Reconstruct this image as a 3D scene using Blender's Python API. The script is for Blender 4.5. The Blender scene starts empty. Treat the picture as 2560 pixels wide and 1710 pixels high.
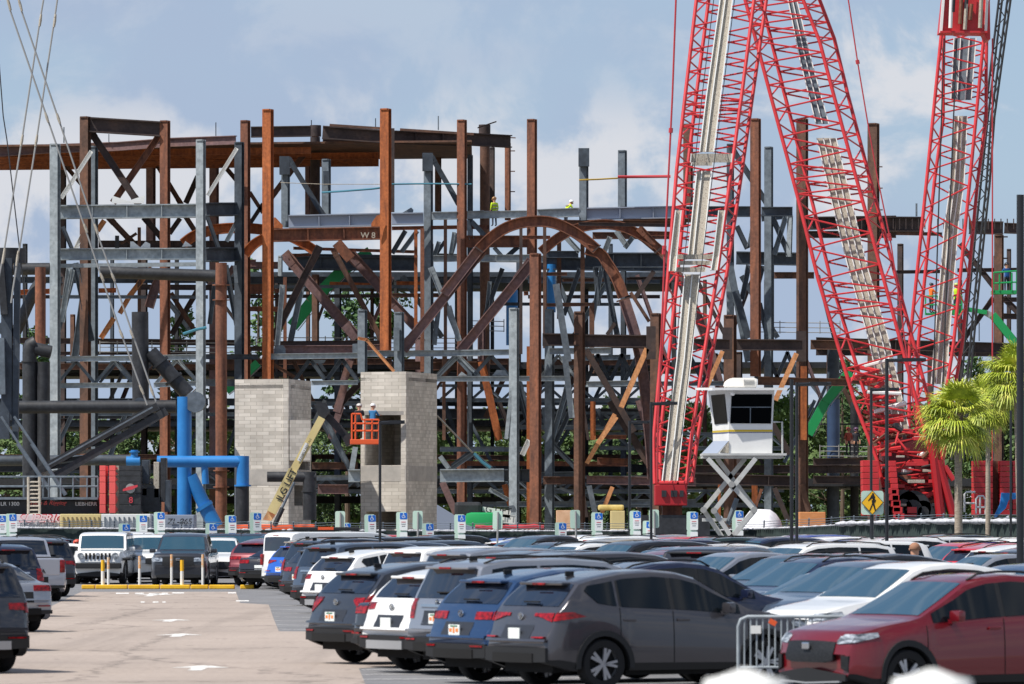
import bpy, bmesh, math, random
from math import sin, cos, pi, radians
from mathutils import Vector, Matrix
random.seed(7)
SC = bpy.context.scene
COL = SC.collection
# ---------------- camera ----------------
F = 14000.0          # focal length in photo pixels (photo is 2560 wide)
CH = 2.4             # camera height, horizon at photo row 1293
HY = 1293.0
cam = bpy.data.cameras.new('camera')
cam.sensor_width = 36.0
cam.lens = F / 2560 * 36.0
cam.shift_x = 0.0
cam.shift_y = (HY - 855.0) / 2560.0
cam.clip_start = 1.0
cam.clip_end = 20000
cam.dof.use_dof = True
cam.dof.focus_distance = 330
cam.dof.aperture_fstop = 6.3
camo = bpy.data.objects.new('camera', cam)
COL.objects.link(camo)
camo.location = (0, 0, CH)
camo.rotation_euler = (pi / 2, 0, 0)
SC.camera = camo
# ---------------- light ----------------
SUN_EL, SUN_AZ = radians(56), radians(242)   # azimuth clockwise from +Y: sun behind-left of the camera
sdir = Vector((sin(SUN_AZ) * cos(SUN_EL), cos(SUN_AZ) * cos(SUN_EL), sin(SUN_EL)))
sun = bpy.data.lights.new('sun', 'SUN')
sun.energy = 5.0
sun.angle = radians(0.5)
sun.color = (1.0, 0.95, 0.88)
suno = bpy.data.objects.new('sun', sun)
COL.objects.link(suno)
suno.rotation_euler = sdir.to_track_quat('Z', 'Y').to_euler()
SC.view_settings.view_transform = 'Standard'
SC.view_settings.look = 'None'
SC.view_settings.exposure = 0.25
SC.view_settings.gamma = 1.0
SC.render.engine = 'CYCLES'

def lin(c):
    r = []
    for v in c[:3]:
        v = v / 255.0
        r.append(v / 12.92 if v <= 0.04045 else ((v + 0.055) / 1.055) ** 2.4)
    return (r[0], r[1], r[2], 1.0)

world = bpy.data.worlds.new('World')
SC.world = world
world.use_nodes = True
nt = world.node_tree
nt.nodes.clear()
out = nt.nodes.new('ShaderNodeOutputWorld')
bg = nt.nodes.new('ShaderNodeBackground')
sky = nt.nodes.new('ShaderNodeTexSky')
sky.sky_type = 'NISHITA'
sky.sun_disc = False
sky.sun_elevation = SUN_EL
sky.sun_rotation = SUN_AZ
sky.air_density = 1.0
sky.dust_density = 0.6
tc = nt.nodes.new('ShaderNodeTexCoord')
def wnoise(scale, sc=(1, 1, 1), loc=(0, 0, 0), det=6, rough=0.55, dist=0.0):
    mp = nt.nodes.new('ShaderNodeMapping')
    mp.inputs['Scale'].default_value = sc
    mp.inputs['Location'].default_value = loc
    nt.links.new(tc.outputs['Generated'], mp.inputs['Vector'])
    n = nt.nodes.new('ShaderNodeTexNoise')
    n.inputs['Scale'].default_value = scale
    n.inputs['Detail'].default_value = det
    n.inputs['Roughness'].default_value = rough
    n.inputs['Distortion'].default_value = dist
    nt.links.new(mp.outputs[0], n.inputs['Vector'])
    return n
def wramp(src, stops):
    r = nt.nodes.new('ShaderNodeValToRGB')
    r.color_ramp.interpolation = 'EASE'
    e = r.color_ramp.elements
    e[0].position, e[0].color = stops[0][0], stops[0][1]
    e[1].position, e[1].color = stops[-1][0], stops[-1][1]
    for p, c in stops[1:-1]:
        k = e.new(p); k.color = c
    nt.links.new(src, r.inputs[0])
    return r
def wmix(fac, a, b):
    m = nt.nodes.new('ShaderNodeMix'); m.data_type = 'RGBA'
    for s, v in ((m.inputs[0], fac), (m.inputs[6], a), (m.inputs[7], b)):
        if hasattr(v, 'links'): nt.links.new(v, s)
        else: s.default_value = v
    return m.outputs[2]
W1 = (1, 1, 1, 1); W0 = (0, 0, 0, 1)
# colours below are sky radiance before the background strength of 0.1
def skc(c, k=1.0):
    l = lin(c); return (l[0] * 7.5 * k, l[1] * 7.5 * k, l[2] * 7.5 * k, 1)
veil = wramp(wnoise(13, (1, 1, 1.9), (3.1, 0, 0.2), 3, 0.45).outputs[0], [(0.32, W0), (0.62, W1)])
low = nt.nodes.new('ShaderNodeSeparateXYZ'); nt.links.new(tc.outputs['Generated'], low.inputs[0])
hor = wramp(low.outputs[2], [(0.0, W1), (0.12, W1), (0.35, W0), (1.0, W0)])
hm = nt.nodes.new('ShaderNodeMath'); hm.operation = 'MULTIPLY'; nt.links.new(hor.outputs[0], hm.inputs[0]); hm.inputs[1].default_value = 0.75
base = wmix(hm.outputs[0], sky.outputs[0], skc((158, 182, 210), 1.22))
vm = nt.nodes.new('ShaderNodeMath'); vm.operation = 'MULTIPLY'; nt.links.new(hor.outputs[0], vm.inputs[0]); nt.links.new(veil.outputs[0], vm.inputs[1])
col = wmix(vm.outputs[0], base, skc((166, 183, 208), 1.18))
puff = wramp(wnoise(30, (1, 1, 1.2), (0.13, 0.7, 0.31), 7, 0.6, 0.3).outputs[0], [(0.47, W0), (0.60, W1)])
lr = wramp(low.outputs[2], [(0.0, W1), (0.066, W1), (0.080, (0.22, 0.22, 0.22, 1)), (0.12, (0.3, 0.3, 0.3, 1)), (1.0, (0.15, 0.15, 0.15, 1))])
rx = wramp(low.outputs[0], [(0.0, W0), (0.022, (0.2,) * 3 + (1,)), (0.045, W1), (1.0, W1)])
def wmath(op, a, b):
    m = nt.nodes.new('ShaderNodeMath'); m.operation = op
    for i, v in enumerate((a, b)):
        if hasattr(v, 'links'): nt.links.new(v, m.inputs[i])
        else: m.inputs[i].default_value = v
    return m.outputs[0]
side = wmath('MAXIMUM', lr.outputs[0], rx.outputs[0])
pm = wmath('MULTIPLY', puff.outputs[0], side)
pm = wmath('MULTIPLY', pm, 0.92)
col = wmix(pm, col, skc((220, 222, 228), 1.12))
nt.links.new(col, bg.inputs['Color'])
bg.inputs['Strength'].default_value = 0.10
nt.links.new(bg.outputs[0], out.inputs[0])

# ---------------- photo pixel -> place ----------------
ORG = dict(A=(0, 240), B=(560, 240), C=(1100, 240), D=(1600, 240), E=(0, 640), F=(560, 640), G=(1060, 640), H=(1560, 640),
           I=(0, 1000), J=(560, 1000), K=(1100, 1000), L=(1640, 900), R=(1920, 0), S=(2100, 400))
CS = 640 / 2182.0
def px(o, x, y):
    if o == 'Q': return (x, y)
    if o == 'T': return (2040 + x * 0.33163, 800 + y * 0.33163)
    a = ORG[o]; return (a[0] + x * CS, a[1] + y * CS)
def P(x, y, D):      # a point at photo pixel x,y at distance D
    return Vector(((x - 1280) / F * D, D, CH + (HY - y) / F * D))
def GX(x, D): return (x - 1280) / F * D

# ---------------- materials ----------------
MATS = {}
def newmat(name):
    m = bpy.data.materials.new(name); m.use_nodes = True
    return m, m.node_tree, m.node_tree.nodes['Principled BSDF']
def plain(name, c, rough=0.6, metal=0.0, coat=0.0, spec=0.5, emit=None):
    if name in MATS: return MATS[name]
    m, t, b = newmat(name)
    b.inputs['Base Color'].default_value = lin(c)
    b.inputs['Roughness'].default_value = rough
    b.inputs['Metallic'].default_value = metal
    b.inputs['Specular IOR Level'].default_value = spec
    if coat:
        b.inputs['Coat Weight'].default_value = coat
        b.inputs['Coat Roughness'].default_value = 0.04
    MATS[name] = m
    return m
def noisy(name, cols, scale=2.0, sc=(1, 1, 1), rough=0.75, metal=0.0, fine=None, coord='Object', bump=0.0, det=5):
    """colour ramp over noise: cols = [(pos, srgb)]"""
    if name in MATS: return MATS[name]
    m, t, b = newmat(name)
    N, Lk = t.nodes, t.links
    c = N.new('ShaderNodeTexCoord'); mp = N.new('ShaderNodeMapping'); mp.inputs['Scale'].default_value = sc
    Lk.new(c.outputs[coord], mp.inputs[0])
    n = N.new('ShaderNodeTexNoise'); n.inputs['Scale'].default_value = scale; n.inputs['Detail'].default_value = det
    n.inputs['Roughness'].default_value = 0.6
    Lk.new(mp.outputs[0], n.inputs['Vector'])
    r = N.new('ShaderNodeValToRGB'); e = r.color_ramp.elements
    e[0].position, e[0].color = cols[0][0], lin(cols[0][1]); e[1].position, e[1].color = cols[-1][0], lin(cols[-1][1])
    for p, cc in cols[1:-1]:
        k = e.new(p); k.color = lin(cc)
    Lk.new(n.outputs[0], r.inputs[0])
    o = r.outputs[0]
    if fine:
        n2 = N.new('ShaderNodeTexNoise'); n2.inputs['Scale'].default_value = fine; n2.inputs['Detail'].default_value = 3
        Lk.new(c.outputs[coord], n2.inputs['Vector'])
        h = N.new('ShaderNodeHueSaturation'); h.inputs['Saturation'].default_value = 1.0
        mr = N.new('ShaderNodeMapRange'); mr.inputs[1].default_value = 0.3; mr.inputs[2].default_value = 0.7
        mr.inputs[3].default_value = 0.78; mr.inputs[4].default_value = 1.22
        Lk.new(n2.outputs[0], mr.inputs[0]); Lk.new(mr.outputs[0], h.inputs['Value']); Lk.new(o, h.inputs['Color'])
        o = h.outputs[0]
    Lk.new(o, b.inputs['Base Color'])
    b.inputs['Roughness'].default_value = rough; b.inputs['Metallic'].default_value = metal
    if bump:
        bp = N.new('ShaderNodeBump'); bp.inputs['Strength'].default_value = bump; bp.inputs['Distance'].default_value = 0.05
        Lk.new(n.outputs[0], bp.inputs['Height']); Lk.new(bp.outputs[0], b.inputs['Normal'])
    MATS[name] = m
    return m
ST = dict(
    ro=noisy('rust_orange', [(0.3, (110, 60, 36)), (0.5, (154, 86, 46)), (0.7, (178, 102, 56))], 0.9, (4, 4, .5), 0.85, fine=6),
    rr=noisy('rust_red', [(0.3, (86, 56, 46)), (0.5, (118, 76, 58)), (0.7, (138, 86, 62))], 0.8, (4, 4, .6), 0.85, fine=6),
    rb=noisy('rust_brown', [(0.3, (72, 54, 46)), (0.5, (94, 68, 56)), (0.7, (112, 78, 60))], 0.8, (2, 2, .8), 0.85, fine=5),
    rl=noisy('primer_brown', [(0.3, (98, 76, 76)), (0.5, (116, 92, 92)), (0.72, (130, 94, 80))], 0.7, (1, 1, 1), 0.8, fine=5),
    rd=noisy('dark_brown_steel', [(0.3, (46, 38, 38)), (0.55, (66, 54, 52)), (0.75, (86, 66, 56))], 0.8, (1, 1, 1), 0.8, fine=5),
    ol=noisy('timber_orange', [(0.3, (176, 118, 76)), (0.6, (206, 146, 98)), (0.8, (168, 108, 70))], 1.0, (3, 3, .6), 0.8, fine=7),
    gl=noisy('grey_paint', [(0.3, (124, 133, 139)), (0.55, (142, 151, 157)), (0.75, (160, 167, 170))], 0.9, (1, 1, 1), 0.6, fine=4),
    gm=noisy('mid_grey_steel', [(0.3, (82, 92, 101)), (0.6, (102, 112, 121)), (0.8, (120, 129, 135))], 0.9, (1, 1, 1), 0.6, fine=4),
    gd=noisy('slate_shade_steel', [(0.3, (44, 51, 60)), (0.55, (60, 69, 79)), (0.75, (78, 88, 98))], 0.9, (1, 1, 1), 0.6, fine=4),  # slate steel, also the shade tone of grey beams turned from the sun
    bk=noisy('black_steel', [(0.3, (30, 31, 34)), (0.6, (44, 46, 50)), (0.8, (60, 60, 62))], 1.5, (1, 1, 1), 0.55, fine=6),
    bp=noisy('blue_pipe_paint', [(0.3, (32, 110, 176)), (0.7, (44, 128, 196))], 1.0, (1, 1, 1), 0.45),
    bs=noisy('slate_blue_paint', [(0.3, (44, 62, 92)), (0.7, (58, 80, 114))], 1.0, rough=.5),
    cr=noisy('crane_red', [(0.3, (180, 40, 44)), (0.6, (200, 48, 52)), (0.8, (206, 70, 72))], 1.2, rough=.45), cw=noisy('grating_beige', [(0.42, (158, 150, 136)), (0.5, (190, 183, 168)), (0.62, (124, 112, 100))], 5, (6, 6, 1.2), 0.8),
    wh=plain('white_paint', (226, 226, 222), 0.5), mt=plain('mint_green', (186, 212, 196), 0.6), lb=plain('lavender_web', (138, 147, 163), 0.6),
    gr=plain('lift_green', (28, 150, 84), 0.45), cb=plain('black_pole', (30, 32, 36), 0.4), yl=plain('yellow_paint', (236, 182, 30), 0.5),
    og=plain('safety_orange', (226, 92, 44), 0.5), cm=plain('cable_grey', (150, 150, 148), 0.5), crd=plain('rope_red', (180, 52, 60), 0.6),
)
# ---------------- mesh helpers ----------------
def new_obj(name, bm, mat, parent=None, smooth=None, mats=None):
    me = bpy.data.meshes.new(name)
    bm.normal_update()
    bm.to_mesh(me); bm.free()
    for m in (mats or [mat]): me.materials.append(m)
    if smooth is not None:
        me.shade_smooth(); me.set_sharp_from_angle(angle=radians(smooth))
    o = bpy.data.objects.new(name, me); COL.objects.link(o)
    if parent is not None:
        o.parent = parent
        o.matrix_parent_inverse = Matrix.Translation(-parent.location) if parent.rotation_euler.z == 0 else parent.matrix_basis.inverted()
    return o
def local_obj(name, bm, mat, parent, smooth=None, mats=None):      # mesh already in the parent's own coordinates
    o = new_obj(name, bm, mat, None, smooth, mats); o.parent = parent
    return o
def thing(name, label, cat, loc=(0, 0, 0), group=None, rz=0):
    o = bpy.data.objects.new(name, None); COL.objects.link(o)
    o.empty_display_size = 0.2
    o.location = loc; o.rotation_euler = (0, 0, rz)
    tag(o, label, cat, group)
    return o
def tag(o, label=None, cat=None, group=None, kind=None):
    if label: o['label'] = label
    if cat: o['category'] = cat
    if group: o['group'] = group
    if kind: o['kind'] = kind
    return o
def axes(p0, p1, roll=0.0):
    t = (p1 - p0).normalized()
    v = Vector((0, 1, 0))
    if abs(t.dot(v)) > 0.95: v = Vector((1, 0, 0))
    u = t.cross(v).normalized(); v = u.cross(t).normalized()
    if roll:
        q = Matrix.Rotation(roll, 3, t); u = q @ u; v = q @ v
    return t, u, v
def extrude_poly(bm, pts, p0, p1, u, v):
    a = [bm.verts.new(p0 + u * x + v * y) for x, y in pts]
    b = [bm.verts.new(p1 + u * x + v * y) for x, y in pts]
    n = len(pts)
    for i in range(n): bm.faces.new((a[i], a[(i + 1) % n], b[(i + 1) % n], b[i]))
    bm.faces.new(list(reversed(a))); bm.faces.new(b)
def bar(bm, p0, p1, w, d=None, roll=0.0):
    d = d or w
    t, u, v = axes(p0, p1, roll)
    extrude_poly(bm, [(-w / 2, -d / 2), (w / 2, -d / 2), (w / 2, d / 2), (-w / 2, d / 2)], p0, p1, u, v)
def isec(bm, p0, p1, h, b, roll=0.0):        # h: depth of section along u, b: flange width along v
    t, u, v = axes(p0, p1, roll)
    tf, tw = h * 0.09, b * 0.07
    H, B, W = h / 2, b / 2, tw
    pts = [(-H, -B), (-H + tf, -B), (-H + tf, -W), (H - tf, -W), (H - tf, -B), (H, -B), (H, B), (H - tf, B), (H - tf, W), (-H + tf, W), (-H + tf, B), (-H, B)]
    extrude_poly(bm, pts, p0, p1, u, v)
def tube(bm, pts, r, seg=10, cap=True):
    rings = []
    n = len(pts)
    prev = None
    for i, p in enumerate(pts):
        t = (pts[min(i + 1, n - 1)] - pts[max(i - 1, 0)]).normalized()
        if prev is None:
            ref = Vector((0, 1, 0)) if abs(t.y) < 0.9 else Vector((1, 0, 0))
            u = t.cross(ref).normalized()
        else:
            u = (prev - t * prev.dot(t)).normalized()
        prev = u
        v = t.cross(u)
        rr = r[i] if isinstance(r, (list, tuple)) else r
        rings.append([bm.verts.new(p + u * (rr * cos(2 * pi * k / seg)) + v * (rr * sin(2 * pi * k / seg))) for k in range(seg)])
    for a, b in zip(rings, rings[1:]):
        for k in range(seg): bm.faces.new((a[k], a[(k + 1) % seg], b[(k + 1) % seg], b[k]))
    if cap:
        bm.faces.new(list(reversed(rings[0]))); bm.faces.new(rings[-1])
def box(bm, c, s, rz=0.0, bev=0.0):
    m = Matrix.Translation(c) @ Matrix.Rotation(rz, 4, 'Z') @ Matrix.Diagonal((s[0], s[1], s[2], 1))
    r = bmesh.ops.create_cube(bm, size=1.0, matrix=m)
    if bev:
        es = list({e for v in r['verts'] for e in v.link_edges})
        bmesh.ops.bevel(bm, geom=es, offset=bev, segments=2, affect='EDGES', profile=0.6)
def prism(bm, pts, t):     # polygon pts (3d), thickened along t
    a = [bm.verts.new(p) for p in pts]; b = [bm.verts.new(p + t) for p in pts]
    n = len(pts)
    for i in range(n): bm.faces.new((a[i], a[(i + 1) % n], b[(i + 1) % n], b[i]))
    bm.faces.new(list(reversed(a))); bm.faces.new(b)
def text_obj(name, s, size, mat, parent, loc, rot, ext=0.01, shear=0.0, align='LEFT', sx=1.0, label=None):
    cu = bpy.data.curves.new(name, 'FONT'); cu.body = s; cu.size = size; cu.extrude = ext; cu.shear = shear
    cu.align_x = align; cu.offset = size * 0.012
    t = bpy.data.objects.new(name, cu); COL.objects.link(t)
    bpy.context.view_layer.update()
    me = bpy.data.meshes.new_from_object(t.evaluated_get(bpy.context.evaluated_depsgraph_get()))
    bpy.data.objects.remove(t)
    me.materials.clear(); me.materials.append(mat)
    o = bpy.data.objects.new(name, me); COL.objects.link(o)
    M = Matrix.Translation(loc) @ rot.to_matrix().to_4x4() @ Matrix.Diagonal((sx, 1, 1, 1))
    me.transform(M)
    if parent is not None:
        o.parent = parent
        o.matrix_parent_inverse = Matrix.Translation(-parent.location) if parent.rotation_euler.z == 0 else parent.matrix_basis.inverted()
    return o
from mathutils import Euler
FACE = Euler((pi / 2, 0, 0))      # text facing the camera side (-Y)
# ---------------- ground ----------------
def sheet(name, pts, z, mat, kind='structure', label=None):
    bm = bmesh.new(); bm.faces.new([bm.verts.new((x, y, z)) for x, y in pts])
    o = new_obj(name, bm, mat); o['kind'] = kind
    return o
def gpt(x, y):                      # photo pixel on the ground -> (X, Y)
    D = CH * F / (y - HY); return ((x - 1280) / F * D, D)
M_earth = noisy('earth', [(0.3, (120, 112, 92)), (0.6, (150, 138, 112)), (0.8, (96, 104, 70))], 0.05, rough=1.0, fine=1.5)
def road_mat(name, base, dark, crackcol):
    m, t, b = newmat(name); N, L = t.nodes, t.links
    c = N.new('ShaderNodeTexCoord')
    def nz(scale, sc, det=6, rough=.6):
        mp = N.new('ShaderNodeMapping'); mp.inputs['Scale'].default_value = sc; L.new(c.outputs['Object'], mp.inputs[0])
        n = N.new('ShaderNodeTexNoise'); n.inputs['Scale'].default_value = scale; n.inputs['Detail'].default_value = det; n.inputs['Roughness'].default_value = rough; L.new(mp.outputs[0], n.inputs['Vector']); return n
    def rg(src, p0, p1, v0, v1):
        r = N.new('ShaderNodeMapRange'); r.inputs[1].default_value, r.inputs[2].default_value, r.inputs[3].default_value, r.inputs[4].default_value = p0, p1, v0, v1; L.new(src, r.inputs[0]); return r.outputs[0]
    def mul(a, b_):
        q_ = N.new('ShaderNodeMath'); q_.operation = 'MULTIPLY'; L.new(a, q_.inputs[0]); L.new(b_, q_.inputs[1]); return q_.outputs[0]
    v = rg(nz(.3, (1, .3, 1)).outputs[0], .3, .7, .86, 1.08)                # broad wear
    v = mul(v, rg(nz(9, (1, .35, 1), 3, .8).outputs[0], .3, .7, .88, 1.1))      # grit
    v = mul(v, rg(nz(1.3, (1, .025, 1), 3).outputs[0], .52, .68, 1.0, .86))     # tyre tracks along the lane
    v = mul(v, rg(nz(.9, (.05, .6, 1), 3).outputs[0], .5, .66, 1.0, .92))       # cross seams
    v = mul(v, rg(nz(2.2, (1, .22, 1), 2).outputs[0], .66, .72, 1.0, .72))      # oil drips
    vo = N.new('ShaderNodeTexVoronoi'); vo.feature = 'DISTANCE_TO_EDGE'; vo.inputs['Scale'].default_value = .16
    mp = N.new('ShaderNodeMapping'); mp.inputs['Scale'].default_value = (1, .35, 1); L.new(c.outputs['Object'], mp.inputs[0])
    ad = N.new('ShaderNodeVectorMath'); ad.operation = 'ADD'; L.new(mp.outputs[0], ad.inputs[0]); n_ = nz(1.1, (1, 1, 1)); L.new(n_.outputs[1], ad.inputs[1]); L.new(ad.outputs[0], vo.inputs['Vector'])
    v = mul(v, rg(vo.outputs['Distance'], .004, .010, .62, 1.0))                # cracks
    h = N.new('ShaderNodeHueSaturation'); h.inputs['Color'].default_value = lin(base); L.new(v, h.inputs['Value']); L.new(h.outputs[0], b.inputs['Base Color'])
    b.inputs['Roughness'].default_value = .93; return m
M_tan = road_mat('tan_asphalt', (160, 147, 137), 0, 0)
M_grey = noisy('grey_asphalt', [(0.3, (98, 98, 100)), (0.6, (118, 118, 120)), (0.8, (134, 132, 130))], 0.5, (1, 1, 1), 0.9, fine=12)
M_line = noisy('worn_white_line', [(0.36, (168, 160, 154)), (0.46, (214, 212, 208)), (0.6, (228, 228, 224)), (0.72, (170, 160, 152))], 5, (1, .5, 1), rough=0.8)
M_yel = noisy('kerb_yellow', [(0.3, (214, 160, 24)), (0.6, (240, 190, 36)), (0.78, (200, 150, 60))], 2.0, rough=0.7)
sheet('ground', [(-6000, -200), (6000, -200), (6000, 12000), (-6000, 12000)], 0.0, M_earth)
sheet('parking_lot', [(-60, -20), (70, -20), (70, 300), (-60, 300)], 0.004, M_grey)
# the tan aisle, widening into a cross aisle, traced on the ground
aisle = [gpt(-400, 1720), gpt(-500, 1620), gpt(40, 1590), gpt(120, 1520), gpt(203, 1480), gpt(590, 1480), gpt(600, 1508), gpt(672, 1512), gpt(683, 1545), gpt(697, 1579),
         gpt(1000, 1581), gpt(1500, 1590), gpt(1420, 1640), gpt(897, 1672), gpt(925, 1740), gpt(1150, 2300), gpt(-600, 2300)]
sheet('aisle_road', aisle, 0.008, M_tan)
# painted direction arrows in the aisle
def arrow(x, y, s=1.0, ln=3.0):
    X, Y = gpt(x, y); w = 0.42 * s
    pts = [(-0.11, -ln / 2), (0.11, -ln / 2), (0.13, 0.1), (w, 0.0), (0.0, ln / 2), (-w, 0.0), (-0.13, 0.1)]
    return [(X + a, Y + b) for a, b in pts]
bm = bmesh.new()
for (x, y, s) in ((427, 1552, 1.1), (448, 1589, 1.15), (500, 1671, 1.1)):
    bm.faces.new([bm.verts.new((a, b, 0.012)) for a, b in arrow(x, y, s)])
o = new_obj('arrow_marking', bm, M_line); o['kind'] = 'structure'
bm = bmesh.new()
def gquad(bm, x0, y0, x1, y1, z=0.012):
    bm.faces.new([bm.verts.new((*gpt(a, b), z)) for a, b in ((x0, y1), (x1, y1), (x1, y0), (x0, y0))])
for x0, x1, y in ((290, 322, 1484), (338, 360, 1484), (372, 398, 1485), (404, 420, 1484), (430, 460, 1483), (570, 590, 1483), (352, 362, 1506), (382, 396, 1506), (406, 414, 1506), (590, 622, 1503)):
    gquad(bm, x0, y - 1.2, x1, y + 1.4)
bm.faces.new([bm.verts.new((a, b, 0.012)) for a, b in arrow(384, 1488, 1.5, 6)])
o = new_obj('crossing_marking', bm, M_line); o['kind'] = 'structure'
# stall lines on the right block
bm = bmesh.new()
def gline(bm, x0, y0, x1, y1, w=0.1, z=0.012):
    a, b = Vector((*gpt(x0, y0), z)), Vector((*gpt(x1, y1), z))
    t = (b - a).normalized(); n = Vector((-t.y, t.x, 0)) * w / 2
    bm.faces.new([bm.verts.new(p) for p in (a - n, b - n, b + n, a + n)])
for y in (1514, 1524, 1533, 1543, 1553, 1563, 1574):
    gline(bm, 672 + (y - 1512) * 0.35, y, 860, y + 3)
for y in (1676, 1688, 1700):
    gline(bm, 905, y, 1500, y - 4)
o = new_obj('stall_line', bm, M_line); o['kind'] = 'structure'
# yellow kerb at the end of the aisle
bm = bmesh.new()
for a, b in ((203, 236), (238, 318), (320, 398), (400, 474), (476, 520), (522, 586), (600, 634)):
    X0, Y0 = gpt(a, 1473); X1, _ = gpt(b, 1473)
    box(bm, Vector(((X0 + X1) / 2, Y0 + 0.25, 0.075)), (X1 - X0, 0.3, 0.14), bev=0.03)
o = new_obj('yellow_kerb', bm, M_yel); o['kind'] = 'structure'

# ---------------- steel frame members ----------------
def make_member(row, parent):
    """row: crop x0 y0 x1 y1 w kind mat D [D1] ; kinds: c column (flange seen), b beam (web seen), d brace, p pipe, x box"""
    f = row.split()
    o, x0, y0, x1, y1, w = f[0], *map(float, f[1:6])
    kind, mat, D = f[6], f[7], float(f[8])
    D1 = float(f[9]) if len(f) > 9 else D
    s = 1.0 if o == 'Q' else CS
    a = P(*px(o, x0, y0), D)
    if y1 > 9000: b = Vector((a.x, D, 0.0))
    else: b = P(*px(o, x1, y1), D1)
    W = w * s / F * (D + D1) / 2
    bm = bmesh.new(); nm = {'c': 'column', 'b': 'beam', 'd': 'brace', 'p': 'pipe', 'x': 'post', 's': 'post'}[kind]
    sm = None
    if kind == 'c':
        # wide-flange column turned so that its lit flange and its shaded recess both show
        th = radians(24)
        k = W / (cos(th) + 0.75 * sin(th))
        isec(bm, a, b, k * 0.75, k, roll=pi / 2 + (th if a.z > b.z else -th))
        bar(bm, a + Vector((0, 0, 0.02)), a - Vector((0, 0, 0.06)), k * 1.02, k * 0.8, roll=pi / 2 + th)
    elif kind == 'b':
        isec(bm, a, b, W, W * 0.62)
        L = (b - a).length; n = int(L / 2.6)
        t, u, v = axes(a, b)
        if L > 5 and W > 0.35:
            for i in range(1, n + 1):
                c = a + t * (L * i / (n + 1))
                bar(bm, c - u * W * 0.42, c + u * W * 0.42, 0.05, W * 0.56)
    elif kind == 'd':
        if W > .24 and mat not in ('wh', 'ol', 'gl'):      # braces run on into the member they meet
            e_ = (b - a) * .07; a = a - e_; b = b + e_
        isec(bm, a, b, W, W * 0.8, roll=0)
        if W > .3 and (b - a).length > 2:       # bolted end plates
            t, u, v = axes(a, b)
            for e, sg_ in ((a, 1), (b, -1)):
                bar(bm, e - t * sg_ * W * .1, e + t * sg_ * W * 1.3, W * 1.1, W * .16)
                for k in (-.45, 0, .45): bar(bm, e + t * sg_ * W * .55 + u * W * k - v * W * .14, e + t * sg_ * W * .55 + u * W * k + v * W * .14, .06)
    elif kind == 's':
        isec(bm, a, b, W, W * 0.8, roll=pi / 2)
    elif kind == 'x':
        bar(bm, a, b, W, W * 0.7)
    else:
        tube(bm, [a, b], W / 2, 20); sm = 40
    return new_obj(nm, bm, ST[mat], parent, smooth=sm)
def build(parent, text):
    for row in text.strip().splitlines():
        row = row.strip()
        if row and not row.startswith('#'):
            for r in row.split(';'): make_member(r.strip(), parent)
def truss(parent, o, x0, yt0, yb0, x1, yt1, yb1, n, w, mat, D, wc=None):
    """zigzag webs between two chord lines"""
    wc = wc or w
    for i in range(n):
        f0, f1, fm = i / n, (i + 1) / n, (i + 0.5) / n
        X = lambda f: x0 + (x1 - x0) * f
        T = lambda f: yt0 + (yt1 - yt0) * f
        B = lambda f: yb0 + (yb1 - yb0) * f
        make_member(f"{o} {X(f0)} {B(f0)} {X(fm)} {T(fm)} {w} d {mat} {D}", parent)
        make_member(f"{o} {X(fm)} {T(fm)} {X(f1)} {B(f1)} {w} d {mat} {D}", parent)
def arch(parent, o, pts, w, mat, D, nm='arch_rib'):
    """curved I-section rib through the given points"""
    s = CS if o != 'Q' else 1
    W = w * s / F * D
    P3 = [P(*px(o, x, y), D) for x, y in pts]
    # densify with catmull-rom
    out = []
    n = len(P3)
    for i in range(n - 1):
        p0, p1, p2, p3 = P3[max(i - 1, 0)], P3[i], P3[i + 1], P3[min(i + 2, n - 1)]
        for k in range(5):
            t = k / 5
            out.append(0.5 * ((2 * p1) + (p2 - p0) * t + (2 * p0 - 5 * p1 + 4 * p2 - p3) * t * t + (3 * p1 - p0 - 3 * p2 + p3) * t ** 3))
    out.append(P3[-1])
    W *= 1.12; H, B = W / 2, W * 0.45
    tf, tw = W * 0.09, W * 0.05
    sec = [(-H, -B), (-H + tf, -B), (-H + tf, -tw), (H - tf, -tw), (H - tf, -B), (H, -B), (H, B), (H - tf, B), (H - tf, tw), (-H + tf, tw), (-H + tf, B), (-H, B)]
    bm = bmesh.new(); rings = []
    v = Vector((0, 1, 0))
    for i, p in enumerate(out):
        t = (out[min(i + 1, len(out) - 1)] - out[max(i - 1, 0)]).normalized()
        u = t.cross(v).normalized()
        rings.append([bm.verts.new(p + u * a + v * b) for a, b in sec])
    for a, b in zip(rings, rings[1:]):
        for k in range(12): bm.faces.new((a[k], a[(k + 1) % 12], b[(k + 1) % 12], b[k]))
    bm.faces.new(rings[0]); bm.faces.new(list(reversed(rings[-1])))
    return new_obj(nm, bm, ST[mat], parent)
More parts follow.
